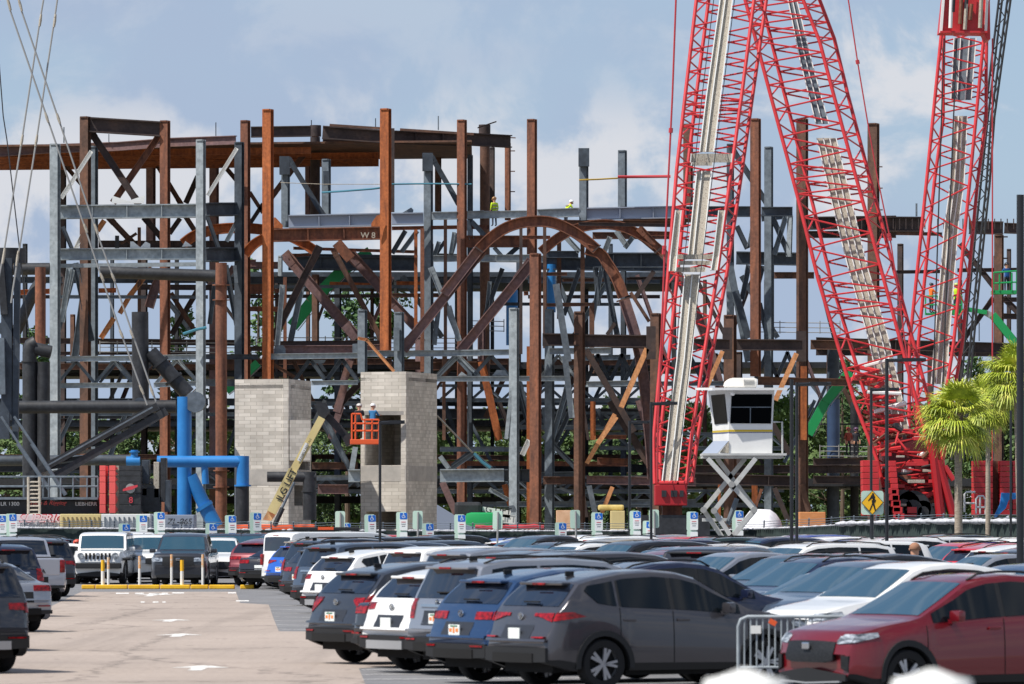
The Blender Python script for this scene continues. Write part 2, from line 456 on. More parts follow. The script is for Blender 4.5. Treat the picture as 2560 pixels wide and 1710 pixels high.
# ================= the hall under construction =================
grey = thing('steel_building', 'light grey painted steel frame with bracing, its tall front posts at the left', 'building frame', (GX(320, 340), 340, 0))
build(grey, '''
A 470 410 470 9999 92 c gl 340
A 1712 375 1712 9999 84 c gl 340
A 2040 395 2040 9999 84 c gd 344
A 790 430 790 9999 92 c gm 350
A 492 990 1675 978 118 b gl 341
A 1755 968 2000 966 112 b gd 341 344
A 480 1350 1680 1345 100 b gl 341
A 1755 1352 2000 1352 120 b gd 341 344
A 475 1448 1680 1434 34 x gl 340.6
A 780 470 522 872 34 d wh 343
A 2020 445 1770 848 32 d wh 343
A 540 1125 612 1300 34 d gd 346
A 722 1142 640 1310 34 d wh 346
A 1770 1040 1860 1290 36 d gd 344
A 2030 1050 1930 1240 36 d gl 344
A 620 1480 520 1900 40 d gl 345
E 590 105 530 560 46 d gl 345
E 650 105 770 680 52 d gd 346
E 745 110 640 855 60 d gm 351
E 640 105 480 700 40 d gd 350
E 480 878 1140 872 46 b gl 340.6
E 1330 868 1690 858 46 b gl 340.6
E 1755 858 2200 860 44 b gd 341 344
E 480 1105 1140 1100 44 b gl 340.6
E 1310 1100 1690 1085 42 b gl 340.6
E 1755 1080 2000 1080 60 b gm 341 344
F 350 858 1140 848 48 b gl 342
F 1190 832 2182 828 52 b gl 340
F 745 1082 1140 1078 40 b gl 342
F 1815 1048 2182 1046 42 b gl 340
G 40 828 725 820 50 b gl 340
G 1070 812 1590 806 52 b gl 341
G 110 1048 1210 1044 44 b gl 340
G 1380 1092 1810 1082 46 b gl 341
G 1370 870 1760 862 44 b gm 346
H 0 1090 900 1085 40 b gm 344
''')  # slate beams turning back at the right carry their shade in the colour
for a in (('E', 490, 900, 1085, 1130, 895, 1085, 2, 26, 'gm', 341), ('E', 1330, 890, 1085, 1690, 880, 1075, 1, 30, 'gl', 341),
          ('E', 850, 900, 1080, 1460, 900, 1080, 2, 22, 'gd', 350), ('F', 600, 880, 1065, 1140, 875, 1065, 2, 34, 'gd', 343), ('F', 1820, 850, 1030, 2180, 850, 1030, 1, 30, 'gl', 341),
          ('G', 110, 850, 1025, 725, 850, 1020, 2, 32, 'gm', 341), ('G', 1000, 850, 1030, 1290, 840, 1030, 1, 30, 'gl', 342), ('G', 1380, 850, 1080, 1790, 845, 1070, 2, 34, 'gd', 342),
          ('H', 0, 850, 1080, 900, 850, 1080, 4, 34, 'gd', 348), ('H', 1130, 830, 1030, 1480, 830, 1030, 2, 34, 'gd', 350)):
    truss(grey, *a)
mid = thing('steel_building', 'slate and light grey steel frame behind the rusty arches, with the long roof girder', 'building frame', (GX(1250, 352), 352, 0))
build(mid, '''
B 525 520 525 1120 74 c gm 346
B 516 515 516 670 86 x gd 345.6
B 872 540 872 1010 78 c gm 348
B 1742 490 1742 9999 80 c gm 346
B 1735 486 1735 640 88 x gd 345.6
B 2098 505 2098 9999 48 c gd 352
C 1226 450 1226 1060 80 c gm 346
C 1226 446 1226 600 92 x gd 345.6
C 1555 465 1555 945 78 c gm 348
D 1097 435 1097 9999 78 c gm 350
D 770 410 770 9999 64 c gd 356
B 550 1070 1330 1052 108 b lb 345
B 1430 1048 1700 1042 100 b lb 345
B 1770 1022 1990 1018 66 b gl 345
C 0 1022 370 1010 66 b gl 345 346
C 370 1012 740 1006 62 b gl 346
C 830 1004 1185 990 76 b gl 346
C 1250 1005 2100 988 104 b lb 346
D 300 985 940 985 90 b gd 348
D 1035 985 1300 985 80 b gd 345
B 570 565 838 1003 44 d gd 347
B 1785 545 2005 925 44 d gd 347
C 0 640 145 905 40 d gd 350
D 800 470 1090 930 48 d gd 352
F 480 0 480 170 40 c gl 343
F 500 250 455 760 44 d gl 343
F 655 300 560 760 50 d gm 345
B 550 1425 1650 1430 120 b gd 356
F 550 45 1650 60 130 b gd 356
G 40 22 900 15 56 b gl 348
G 900 60 2080 80 110 b gd 356
B 1720 1360 1990 1370 46 b gd 350
C 340 1385 900 1390 60 b gl 349
C 900 1350 1180 1350 60 b gd 350
C 1240 1400 1950 1400 130 b gd 352
F 1180 460 1180 1000 82 c gm 339
F 1493 480 1493 990 86 c gm 339
F 1470 610 1470 810 50 x gm 338.6
G 768 445 768 9999 88 c gl 338
G 1070 455 1070 9999 84 c gm 342
G 1125 240 1230 900 72 s gl 337
G 1200 850 1260 1380 62 s gl 337
G 745 1150 700 1560 40 s gl 338
G 60 100 300 700 48 d gl 345
G 210 430 300 720 44 d gl 344
G 120 480 90 740 40 d gm 344
G 1320 130 1200 480 40 d gd 350
G 1540 110 1640 640 46 d gd 350
G 1460 100 1490 420 44 c gd 350
G 1510 130 1440 520 40 d gm 350
G 1700 100 1700 9999 50 c gd 362
G 560 230 540 430 34 d gm 350
G 660 130 530 480 40 d gd 350
G 820 1100 900 1400 44 d gd 346
G 1215 1130 1090 1568 44 d gm 346
G 1240 1330 1130 1568 36 d gd 346
G 1480 1310 1530 1440 44 d gd 348
K 890 60 950 560 60 s gm 343
K 900 320 1140 560 44 d gd 345
K 1070 0 960 330 40 d gd 347
K 1110 100 980 380 36 d gm 347
K 690 0 880 560 50 d gd 347
K 0 645 545 640 112 b gl 338
K 545 645 770 645 112 b gd 338 343
K 790 645 1140 640 60 b gd 346
K 0 420 545 418 42 b gm 342
K 545 420 780 422 40 b gm 346
K 0 480 80 590 40 d gl 343; K 90 590 280 460 36 d gm 343
K 310 480 430 580 40 d gm 343; K 100 560 260 440 30 d gd 343
K 700 470 760 340 44 d wh 341
K 360 890 1600 880 44 b gm 348
K 950 770 1110 690 24 d gm 344; K 1000 740 1140 800 24 d gl 344
K 420 760 580 850 36 d gl 344
K 1270 730 1320 960 56 s gl 338
K 1600 870 2180 868 46 b gm 349
J 790 665 1060 660 44 b gl 346
J 1060 645 1160 645 110 b gl 342
J 760 200 860 0 30 d gl 345
J 860 160 1080 600 44 d gm 345
J 1120 400 1090 590 56 s gl 343
J 750 40 1150 740 30 d gd 350
E 1930 120 2030 640 46 d gd 346; E 1830 250 1790 560 40 d gd 346
E 2000 80 2015 230 30 x gl 343
H 900 60 1060 900 70 s gm 349
H 895 130 905 500 56 x gl 350
H 950 300 1060 700 70 s gd 348
H 1060 100 1010 350 44 d gd 351; H 1180 100 1120 340 40 d gd 351
H 1240 60 1240 800 80 c gd 352
H 1160 420 1220 680 40 d gd 350
D 830 1120 910 1290 44 d gd 350; D 960 1120 930 1290 40 d gl 350
D 1140 1060 1260 1330 46 d gd 350; D 1240 1040 1150 1330 44 d gm 350
D 1280 1020 1270 1370 50 c gl 350
D 820 1380 1350 1390 110 b gd 352
D 1035 1040 1300 1010 60 b gd 352
B 1540 1160 1440 1330 40 d gd 349;B 1640 1160 1520 1320 40 d gm 349;B 1830 1250 1790 1370 36 d gm 349;B 1985 1170 1930 1370 40 d gl 350
C 280 1080 400 1210 40 d gm 350; C 230 1060 270 1220 40 d gl 350;C 540 1380 460 1290 34 d gl 350;C 570 1370 660 1290 40 d gd 350
C 1070 1200 1190 1330 44 d gl 350;C 1500 1150 1600 1290 44 d gl 350;C 1640 1210 1580 1290 40 d gm 350;C 1450 1200 1400 1330 44 d gl 350
C 120 1160 90 1340 30 d gl 349;C 40 1240 -40 1360 30 d gd 349
B 870 640 875 760 50 x gd 347.5
''')
rust = thing('steel_building', 'rust coloured steel frame with tall free standing columns and three round arches', 'building frame', (GX(1100, 345), 345, 0))
build(rust, '''
B 182 210 182 9999 86 c rr 348
B 375 115 375 9999 98 c ro 342
B 1378 110 1378 2170 98 c ro 342
B 1438 275 1438 990 30 x rd 346
B 2028 205 2028 9999 86 c rr 345
C 784 200 784 1350 88 c rr 350
G 950 -20 950 9999 100 c rr 336
G 1325 475 1325 9999 96 c rb 338
G 1975 490 1975 9999 96 c rb 338
H 905 505 905 9999 112 c rb 341
D 985 195 985 2390 94 c rr 342
D 1383 195 1383 9999 104 c rb 344
D 1990 235 1990 9999 104 c rb 352
D 410 240 410 930 84 c rb 354
B 410 1188 1330 1168 112 b rr 345
B 1430 1128 1985 1118 32 b rr 346
B 590 1297 1620 1328 26 b rr 350
B 590 1360 730 1350 26 b rr 350
B 960 1250 1080 1390 90 x rr 350
C 230 1240 740 1240 100 b rr 350
C 230 1115 420 1120 36 b rr 352
C 1000 1075 2100 1085 40 b rb 348
C 1560 1068 2180 1060 36 b rr 350
C 1180 1090 2120 1105 30 b rd 344
C 1300 1190 1960 1190 60 b rb 356
C 1740 1170 1960 1175 40 b rr 352
B 1887 1055 1887 2370 36 s rb 344
B 1635 1140 1635 2000 36 s ro 346
B 1690 1130 1690 2350 42 s rr 344
C 690 1050 690 2200 34 s rd 343
C 892 1095 892 2150 36 s rb 343
C 700 1205 940 1205 30 b rr 345
C 1215 1220 1215 2100 44 s rb 347
C 1015 1240 1015 1900 46 s rb 351
F 1430 335 1880 335 34 b rb 348
F 900 240 1340 255 40 b ro 356
F 1470 240 1680 245 50 b ro 356
F 215 265 330 262 44 b rr 350; F 215 305 330 305 40 b rr 350; F 430 298 530 298 30 b rr 350
F 190 450 520 455 40 b rr 350; F 180 790 340 790 40 b rd 350
E 2120 60 2182 60 60 b rl 352; F 225 80 480 80 60 b rl 354
A 1960 1350 1960 1400 10 x rd 350
F 515 800 1100 798 76 b rl 343
F 420 748 1335 740 44 b rd 344
F 1200 790 1340 780 60 b rl 344
F 960 0 1330 690 46 d rb 345
F 790 -30 440 660 62 d rd 344
F 520 180 520 1040 36 s rr 347
F 1070 720 1070 900 80 c rl 348
F 1075 890 1010 1100 76 s rl 347
F 1040 1060 960 1330 80 s rl 348
F 1150 1090 960 1290 60 d rd 349
F 1000 1270 910 1560 70 s rl 348
F 350 880 610 1040 30 d rb 345
F 780 160 780 730 62 c rb 352
F 1660 690 1660 1000 60 c rl 350
F 1710 690 1770 740 40 d rb 346
F 1540 935 2182 930 70 b rb 348
G 0 940 450 935 70 b rb 347
G 850 320 890 318 34 b rr 345; G 1030 155 1220 152 30 b rb 346; G 1030 418 1440 412 30 b rb 345
G 0 335 190 332 34 b rb 347
G 1430 400 1430 1000 54 s rb 348
G 490 620 490 900 66 c rl 349
G 490 900 640 1568 80 s ro 347
G 1010 712 1320 714 106 b rd 338
G 1370 722 1960 728 108 b rd 338
H -100 732 250 735 106 b rd 338.5
H 590 752 900 756 96 b rd 339
H 960 756 1520 760 96 b rd 340
H 1590 755 2200 765 82 b rb 342
G 1935 600 1935 880 80 x rd 337
H 880 610 880 880 80 x rd 340; H 1510 640 1510 900 84 x rd 341
H 1140 1068 1930 1078 62 b rb 341
G 1380 800 1790 1500 66 s rd 341
G 1900 790 1680 1290 56 s ol 337
G 1640 1370 1480 1600 50 s ol 337
H 840 810 700 1130 46 s ol 338
H 1470 830 1290 1230 50 s ol 338
H 1530 940 1530 1568 66 s ro 343
G 890 770 890 2350 38 s ro 346
G 1440 1240 1440 1568 56 s ro 345
G 1350 790 1370 1100 40 s rd 339
G 1330 1100 1400 1568 30 s rd 340
G 170 800 170 1568 36 s rb 345
G 1760 310 1920 560 36 s rb 346
G 1960 130 1790 370 50 s rd 349
G 1630 570 1560 670 40 s rd 350
G 1180 205 1600 205 24 b rb 358;G 1750 190 2080 188 24 b rd 358;H 20 195 240 190 22 b rd 358; H 1280 165 1620 165 56 b rb 358
K 20 700 150 1000 70 s rl 346
K 880 685 1200 685 66 b rb 340
K 1250 680 1790 690 70 b rl 342
K 1790 690 2182 700 70 b rl 342
K 60 540 1600 545 40 b rr 350
K 1340 520 1600 530 60 b rr 346
K 1330 315 1590 315 34 b rr 345
K 1490 120 1250 540 46 s ol 338
K 1470 740 1380 960 44 s ol 338
K 1200 720 1240 1000 60 s rd 340
K 550 720 600 900 60 s ro 346
K 1450 10 1790 560 80 s rd 343
K 1700 0 1800 330 90 s rl 342
J 750 560 1140 560 60 b rb 349
J 800 760 1060 760 80 b rl 348
L 870 170 1640 190 60 b rb 343
L 300 1010 1290 1035 92 b rd 345
L 1340 1020 1760 1025 70 b rd 346
L 1340 870 1770 860 60 b rd 348
L 300 930 1760 930 70 b rd 352
L 990 540 1140 800 60 s rd 346
L 1010 1090 1130 1380 50 s rd 344
L 540 1060 540 1330 30 s ro 347;L 840 1060 840 1290 60 s ro 346;L 900 1100 830 1300 30 s rr 344
L 1240 1060 1300 1290 60 s rb 343
B 225 830 325 985 34 d rb 352; B 325 930 220 1090 34 d rd 352; B 680 500 425 835 46 d rb 352
D 0 1070 300 1065 44 b rb 350
''')
arch(rust, 'A', [(1560, 1260), (1650, 1195), (1780, 1150), (1900, 1130), (2040, 1125), (2182, 1132), (2300, 1150), (2430, 1180), (2560, 1240), (2700, 1330)], 78, 'ro', 349)
build(rust, 'F 555 25 1080 640 88 d rl 347;F 1040 590 1130 690 92 d rl 346')
arch(rust, 'B', [(180, 1350), (250, 1270), (330, 1220), (430, 1190)], 74, 'ro', 347)
build(rust, 'F 1090 0 1390 330 90 d rl 351;F 1400 360 1620 590 76 d rl 351')
# the big centre arch
arch(rust, 'C', [(330, 1310), (430, 1212), (560, 1125), (700, 1080), (870, 1068), (1010, 1095), (1150, 1165), (1250, 1238), (1335, 1310)], 84, 'rr', 339, 'arch_rib')
build(rust, 'C 330 1310 60 1660 84 d rl 339.2;F 2160 0 1570 740 84 d rl 339.4;C 300 1285 370 1335 12 x rd 338.6;C 1300 1330 1370 1270 12 x rd 338.6')
arch(rust, 'G', [(1340 + 40, -60), (1500, -20), (1560, 60), (1640, 190), (1700, 350)], 84, 'rr', 339.2)
arch(rust, 'G', [(1705, 370), (1790, 640), (1840, 850), (1880, 1110), (1910, 1400), (1930, 1600), (1950, 1900)], 84, 'rl', 339.2)
arch(rust, 'C', [(860, 1330), (1000, 1215), (1150, 1135), (1350, 1095), (1530, 1110), (1700, 1180), (1800, 1255), (1885, 1325)], 74, 'rr', 345)
arch(rust, 'D', [(190, 1330), (270, 1440), (340, 1560), (420, 1720), (500, 1900), (560, 2060), (620, 2260), (680, 2480), (720, 2700), (760, 3000)], 70, 'rl', 346)
build(rust, 'G 880 110 350 760 84 d rl 341;C 770 1410 660 1560 80 d rl 345;G 1640 390 1770 350 12 x rb 338.4;H -60 385 60 350 10 x rb 338.4;C 1830 1340 1900 1280 12 x rd 343')
build(rust, 'D 5 1140 190 1330 60 d rr 344.5')
# dark portal and roof at the left
dark = thing('steel_building', 'dark brown braced portal frame under the curved roof edge at the far left', 'building frame', (GX(350, 356), 356, 0))
build(dark, '''
A 728 178 728 9999 96 c rb 346
A 1407 212 1407 9999 90 c rr 346
A 770 245 1370 282 128 b rd 346
A 790 330 1160 885 60 d rd 346.6
A 1345 355 990 870 54 d rr 347
A 940 1050 1120 1240 50 d rb 358
A 1240 1050 1400 1235 50 d rd 358
A 1530 1050 1450 1165 40 d rd 358
A 1590 1040 1680 1180 44 d rb 358
A 1286 545 1286 1250 82 c rl 364
A 1825 535 1825 9999 82 c rl 364
A 540 580 540 9999 50 c rd 366
A 1330 570 1530 900 42 d rb 362
A 1680 700 1590 900 46 d rd 362
A 1860 535 2000 700 40 d rb 362
A 560 595 700 760 36 d rb 362
A 830 1150 890 1060 44 d ol 358
A 840 1262 2100 1265 60 b rd 358
A 998 1190 998 1300 34 x bk 356
A 1187 1120 1187 2100 34 s rb 356
A 1030 1260 1165 1170 24 d rb 357
E 165 310 430 300 44 b ro 360
E 840 295 990 292 40 b ro 360
E 1180 265 2000 270 46 b rd 360
E 1470 340 1660 640 40 d rb 358
E 1680 300 1480 640 44 d rd 359
E 1090 360 1290 100 44 d ol 356
E 860 700 970 530 44 d ol 356
E 1020 490 1100 350 40 d ol 358
E 100 720 2000 740 50 b rd 362
E 160 940 2100 950 50 b rb 362
E 480 830 1690 825 30 b rd 358
E 620 500 620 860 44 c rb 357
E 1990 100 1900 220 50 d rl 360
''')
arch(dark, 'E', [(1420, 90), (1370, 180), (1320, 280), (1270, 440)], 70, 'rl', 354)
pr = thing('roof_frame', 'curved brown steel roof edge seen from below with orange joists at the upper left', 'roof frame', (GX(300, 352), 352, 20))
build(pr, '''
A -60 482 420 450 76 b rl 352
A 420 450 1000 430 76 b rl 352 350
A 1000 430 1450 395 76 b rl 350 348
A 1450 395 2010 375 76 b rl 348 346
B 230 308 740 300 92 b rd 348
B 840 310 1400 350 112 b rd 348
B 1400 350 2100 375 112 b rd 348 350
C 100 360 600 388 108 b rd 350 352
B 900 247 1330 275 20 x rb 347
B 1500 285 2130 325 20 x rb 348
B 840 400 1330 422 66 b rd 356
B 1430 425 1810 440 56 b rd 356
A -60 590 420 600 50 b rd 366
A 850 505 1680 535 36 b rd 366
''')
# joists: parallel beams behind the fascia, one above the deck edge and each farther back
zj = P(0, 240 + 505 * CS, 352).z
for i in range(11):
    D = 353.2 + i * 1.25
    bm = bmesh.new()
    xl, xr = GX(-20, D), GX(560 + (1330 if i > 3 else 760) * CS, D)
    n = 6
    pts = [Vector((xl + (xr - xl) * k / n, D + 2.2 * (k / n) * 0 - 4.0 * (k / n), zj + 0.12)) for k in range(n + 1)]
    for a, b in zip(pts, pts[1:]): isec(bm, a, b, 0.42, 0.24)
    new_obj('joist', bm, ST['ro'], pr)
bm = bmesh.new()
prism(bm, [Vector((GX(-20, 352), 351.4, zj + 0.5)), Vector((GX(1180, 350), 347.0, zj + 0.5)), Vector((GX(1180, 362), 363, zj + 0.5)), Vector((GX(-20, 367), 367, zj + 0.5))], Vector((0, 0, 0.12)))
new_obj('roof_deck', bm, ST['rb'], pr)
build(pr, '''
B 777 350 777 1010 84 p rd 356
B 780 250 780 345 96 p rd 350
B 713 490 713 1010 44 c rl 362
C 382 345 382 2500 84 p rb 356
C 380 245 380 342 100 p rd 354
C 400 243 401 246 170 x rd 353
C 446 440 446 980 44 c rd 362
C 578 400 578 1060 52 c rr 358
B 1825 430 1825 985 56 c rb 362
C 600 355 645 357 9 x rb 357;C 600 468 640 468 9 x rb 357;C 600 642 640 642 9 x rb 357;C 600 815 640 815 9 x rb 357
B 745 205 745 255 8 x gd 350;B 1292 190 1292 262 8 x gd 350;B 1827 170 1827 290 10 x gm 350
A 1840 225 1840 340 8 x gd 348;A 545 265 545 400 10 x gm 350;A 928 325 928 395 8 x gm 350
''')
far = thing('roof_frame', 'dark steel roof edge with close ribs behind the red booms at the right', 'roof frame', (GX(2350, 362), 362, 15))
build(far, '''
D 1430 1085 2182 1075 110 b rd 362
D 1430 1180 2182 1180 60 b rd 364
S 0 545 700 550 130 b rd 360 362
S 1100 575 1390 580 110 b rd 362
S 1400 580 1520 585 90 b rd 364
S 150 620 870 632 30 b rb 366
S 480 955 870 950 30 b rd 366
S 1000 940 1540 935 34 b rd 366
S 1355 640 1355 3000 84 c rb 364
S 1440 760 1440 1500 40 c rd 368
S 1040 740 1290 1050 46 d rd 366
S 1290 1200 1060 1520 44 d rd 366
S 1400 1180 1540 1320 50 d rd 366
S 1330 1190 1560 1190 40 b rd 366; S 1330 1330 1560 1335 50 b rd 366
S 652 370 652 480 16 x gm 362
S 330 58 362 58 10 x rb 351;S 330 240 364 240 10 x rb 351;S 330 425 364 425 10 x rb 351
S 1395 655 1430 655 12 x rd 363;S 1395 838 1430 838 12 x rd 363
T 0 170 1500 215 90 b rd 356
T 0 240 1500 250 60 b rd 360
T 130 180 130 1500 105 p gd 360
T 290 620 290 1500 70 p bk 364
T 1380 200 1380 1100 80 c bk 364
T 1130 990 1290 790 50 d bk 360
T 1230 20 1230 160 8 x bk 358
T 0 785 400 785 14 x bk 360
T 180 440 400 480 50 b rb 352
T 130 590 130 1030 112 p gd 359
''')
# ribs under the far roof edge
for i in range(26):
    x = 130 + i * 54
    make_member(f"S {x} 500 {x} 590 9 x rd 359.4", far)
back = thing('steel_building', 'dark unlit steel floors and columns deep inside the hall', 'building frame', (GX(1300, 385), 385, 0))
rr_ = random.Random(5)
def shade_slab(x0, x1, ytop, D0, D1, th, mat='bk', nm='floor_deck'):
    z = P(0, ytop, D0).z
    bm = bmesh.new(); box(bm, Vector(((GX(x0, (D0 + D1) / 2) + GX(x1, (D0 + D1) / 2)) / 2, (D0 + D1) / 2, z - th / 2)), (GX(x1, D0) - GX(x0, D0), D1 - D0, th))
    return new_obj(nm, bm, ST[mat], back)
shade_slab(-60, 2620, 1196, 358, 400, 0.5, 'bk')  # dark decks added to deepen the shade inside the hall
shade_slab(-60, 1480, 905, 372, 400, 0.45, 'bk')
shade_slab(560, 1700, 680, 372, 392, 0.5, 'gd')
shade_slab(1480, 2100, 905, 380, 396, 0.4, 'bk')
shade_slab(-60, 1700, 1050, 374, 398, 0.4, 'bk')
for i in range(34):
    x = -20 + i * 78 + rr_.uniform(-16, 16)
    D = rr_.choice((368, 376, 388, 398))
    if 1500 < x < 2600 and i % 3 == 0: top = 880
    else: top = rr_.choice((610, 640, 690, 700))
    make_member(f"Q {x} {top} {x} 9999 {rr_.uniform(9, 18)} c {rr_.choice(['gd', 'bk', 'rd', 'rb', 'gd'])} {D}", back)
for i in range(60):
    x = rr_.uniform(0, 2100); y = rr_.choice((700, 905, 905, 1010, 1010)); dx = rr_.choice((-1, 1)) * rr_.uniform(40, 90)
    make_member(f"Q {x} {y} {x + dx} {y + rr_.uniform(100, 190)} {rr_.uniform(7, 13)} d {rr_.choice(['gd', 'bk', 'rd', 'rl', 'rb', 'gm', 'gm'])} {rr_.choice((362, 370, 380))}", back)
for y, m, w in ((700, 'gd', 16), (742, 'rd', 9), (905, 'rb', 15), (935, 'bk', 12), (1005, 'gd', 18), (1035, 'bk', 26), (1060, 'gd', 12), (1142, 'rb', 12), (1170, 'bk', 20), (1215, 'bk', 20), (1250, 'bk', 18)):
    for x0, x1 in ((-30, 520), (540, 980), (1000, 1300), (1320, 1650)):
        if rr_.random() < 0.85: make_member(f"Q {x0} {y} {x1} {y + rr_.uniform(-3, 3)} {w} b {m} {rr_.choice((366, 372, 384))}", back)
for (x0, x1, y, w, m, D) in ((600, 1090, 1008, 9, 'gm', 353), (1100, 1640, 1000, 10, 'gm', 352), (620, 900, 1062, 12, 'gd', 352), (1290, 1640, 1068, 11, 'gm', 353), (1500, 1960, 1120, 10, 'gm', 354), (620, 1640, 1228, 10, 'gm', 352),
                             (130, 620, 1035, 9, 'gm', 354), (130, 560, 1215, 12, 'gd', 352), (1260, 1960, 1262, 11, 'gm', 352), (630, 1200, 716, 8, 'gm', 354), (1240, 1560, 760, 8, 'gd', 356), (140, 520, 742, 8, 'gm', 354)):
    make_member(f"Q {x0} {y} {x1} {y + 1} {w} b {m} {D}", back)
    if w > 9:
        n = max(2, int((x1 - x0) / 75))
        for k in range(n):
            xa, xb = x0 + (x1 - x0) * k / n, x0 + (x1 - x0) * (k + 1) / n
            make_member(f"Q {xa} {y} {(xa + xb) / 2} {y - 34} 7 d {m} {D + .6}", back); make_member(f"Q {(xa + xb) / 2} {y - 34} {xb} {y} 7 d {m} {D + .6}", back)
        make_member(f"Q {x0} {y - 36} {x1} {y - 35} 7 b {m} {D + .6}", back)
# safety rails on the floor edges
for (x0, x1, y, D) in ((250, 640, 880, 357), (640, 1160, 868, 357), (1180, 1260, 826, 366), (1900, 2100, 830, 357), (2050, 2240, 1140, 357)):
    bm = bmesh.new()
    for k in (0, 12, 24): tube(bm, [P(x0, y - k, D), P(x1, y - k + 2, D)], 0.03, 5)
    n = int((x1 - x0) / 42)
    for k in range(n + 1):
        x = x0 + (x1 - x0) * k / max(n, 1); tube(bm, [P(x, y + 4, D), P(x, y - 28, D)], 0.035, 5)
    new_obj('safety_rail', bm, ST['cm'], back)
# blue pipes inside the hall
for (o_, x, y0, y1, w, D) in (('G', 1085, 70, 480, 76, 356), ('G', 750, 290, 760, 100, 362), ('T', 132, 600, 1040, 108, 357.5)):
    t_ = thing('blue_pipe', {0: ''}.get(1) or {('G', 1085): 'bright blue round pipe standing behind the leaning grey post', ('G', 750): 'dark blue round pipe standing deep inside the hall behind the short grey post', ('T', 132): 'slate blue round column beside the green lift arm, left of the leaning red boom'}[(o_, x)], 'pipe', (P(*px(o_, x, y1), D).x, D, 0))
    make_member(f"{o_} {x} {y0} {x} {y1} {w} p {'bs' if o_ == 'T' else 'bp'} {D}", t_)
# small bolted plates and gussets
gp = []
for o_, pts, m, D, par in (('B', [(425, 1035), (440, 1035), (500, 1100), (500, 1125), (425, 1125)], 'ro', 341.5, rust), ('B', [(1330, 1010), (1300, 1020), (1255, 1085), (1255, 1112), (1330, 1112)], 'ro', 341.5, rust),
                           ('A', [(960, 850), (1020, 870), (1090, 895), (1160, 870), (1235, 850), (1225, 915), (950, 915)], 'wh', 341.6, grey),
                           ('A', [(1110, 1240), (1135, 1240), (1195, 1290), (1240, 1240), (1280, 1260), (1280, 1300), (1110, 1300)], 'wh', 341.6, grey),
                           ('A', [(1580, 1235), (1640, 1280), (1550, 1285)], 'wh', 341.6, grey), ('B', [(1520, 995), (1595, 950), (1615, 970), (1610, 1000)], 'gm', 345.4, mid),
                           ('F', [(425, 790), (450, 760), (505, 760), (525, 790), (525, 840), (425, 840)], 'gm', 342.4, mid), ('F', [(1095, 750), (1140, 745), (1140, 840), (1095, 840)], 'gm', 342.4, mid),
                           ('G', [(580, 640 + 380), (620, 970), (690, 975), (720, 1020)], 'gl', 340.4, mid), ('G', [(290, 1020), (320, 985), (370, 1020)], 'gl', 339.4, mid),
                           ('F', [(750, 885), (870, 885), (850, 915), (780, 915)], 'gd', 342.5, mid)):
    bm = bmesh.new(); prism(bm, [P(*px(o_, x, y), D) for x, y in pts], Vector((0, 0.06, 0))); new_obj('gusset_plate', bm, ST[m], par)
text_obj('chalk_mark', 'W 8', 0.5, ST['cw'], rust, P(*px('B', 1165, 1210), 344.6), FACE, 0.004)
# ================= concrete block stair towers =================
def block_mat(name, c1, c2, mortar):
    m, t, b = newmat(name); N, L = t.nodes, t.links
    c = N.new('ShaderNodeTexCoord'); g = N.new('ShaderNodeNewGeometry')
    sep = N.new('ShaderNodeSeparateXYZ'); L.new(c.outputs['Object'], sep.inputs[0])
    add = N.new('ShaderNodeMath'); add.operation = 'ADD'; L.new(sep.outputs[0], add.inputs[0]); L.new(sep.outputs[1], add.inputs[1])
    cmb = N.new('ShaderNodeCombineXYZ'); L.new(add.outputs[0], cmb.inputs[0]); L.new(sep.outputs[2], cmb.inputs[1])
    
    br = N.new('ShaderNodeTexBrick'); L.new(cmb.outputs[0], br.inputs['Vector'])
    br.inputs['Scale'].default_value = 1.0; br.inputs['Brick Width'].default_value = 0.40; br.inputs['Row Height'].default_value = 0.20
    br.inputs['Mortar Size'].default_value = 0.012; br.inputs['Color1'].default_value = lin(c1); br.inputs['Color2'].default_value = lin(c2); br.inputs['Mortar'].default_value = lin(mortar)
    n = N.new('ShaderNodeTexNoise'); n.inputs['Scale'].default_value = 0.7; n.inputs['Detail'].default_value = 6; L.new(c.outputs['Object'], n.inputs['Vector'])
    mr = N.new('ShaderNodeMapRange'); mr.inputs[1].default_value = 0.3; mr.inputs[2].default_value = 0.75; mr.inputs[3].default_value = 1.1; mr.inputs[4].default_value = 0.74
    L.new(n.outputs[0], mr.inputs[0])
    h = N.new('ShaderNodeHueSaturation'); L.new(br.outputs[0], h.inputs['Color']); L.new(mr.outputs[0], h.inputs['Value'])
    L.new(h.outputs[0], b.inputs['Base Color']); b.inputs['Roughness'].default_value = 0.95
    return m
M_blk = block_mat('concrete_block', (184, 177, 166), (212, 205, 194), (172, 165, 154))
M_bond = noisy('grouted_band', [(0.3, (150, 146, 140)), (0.7, (176, 170, 162))], 1.5, rough=0.9)
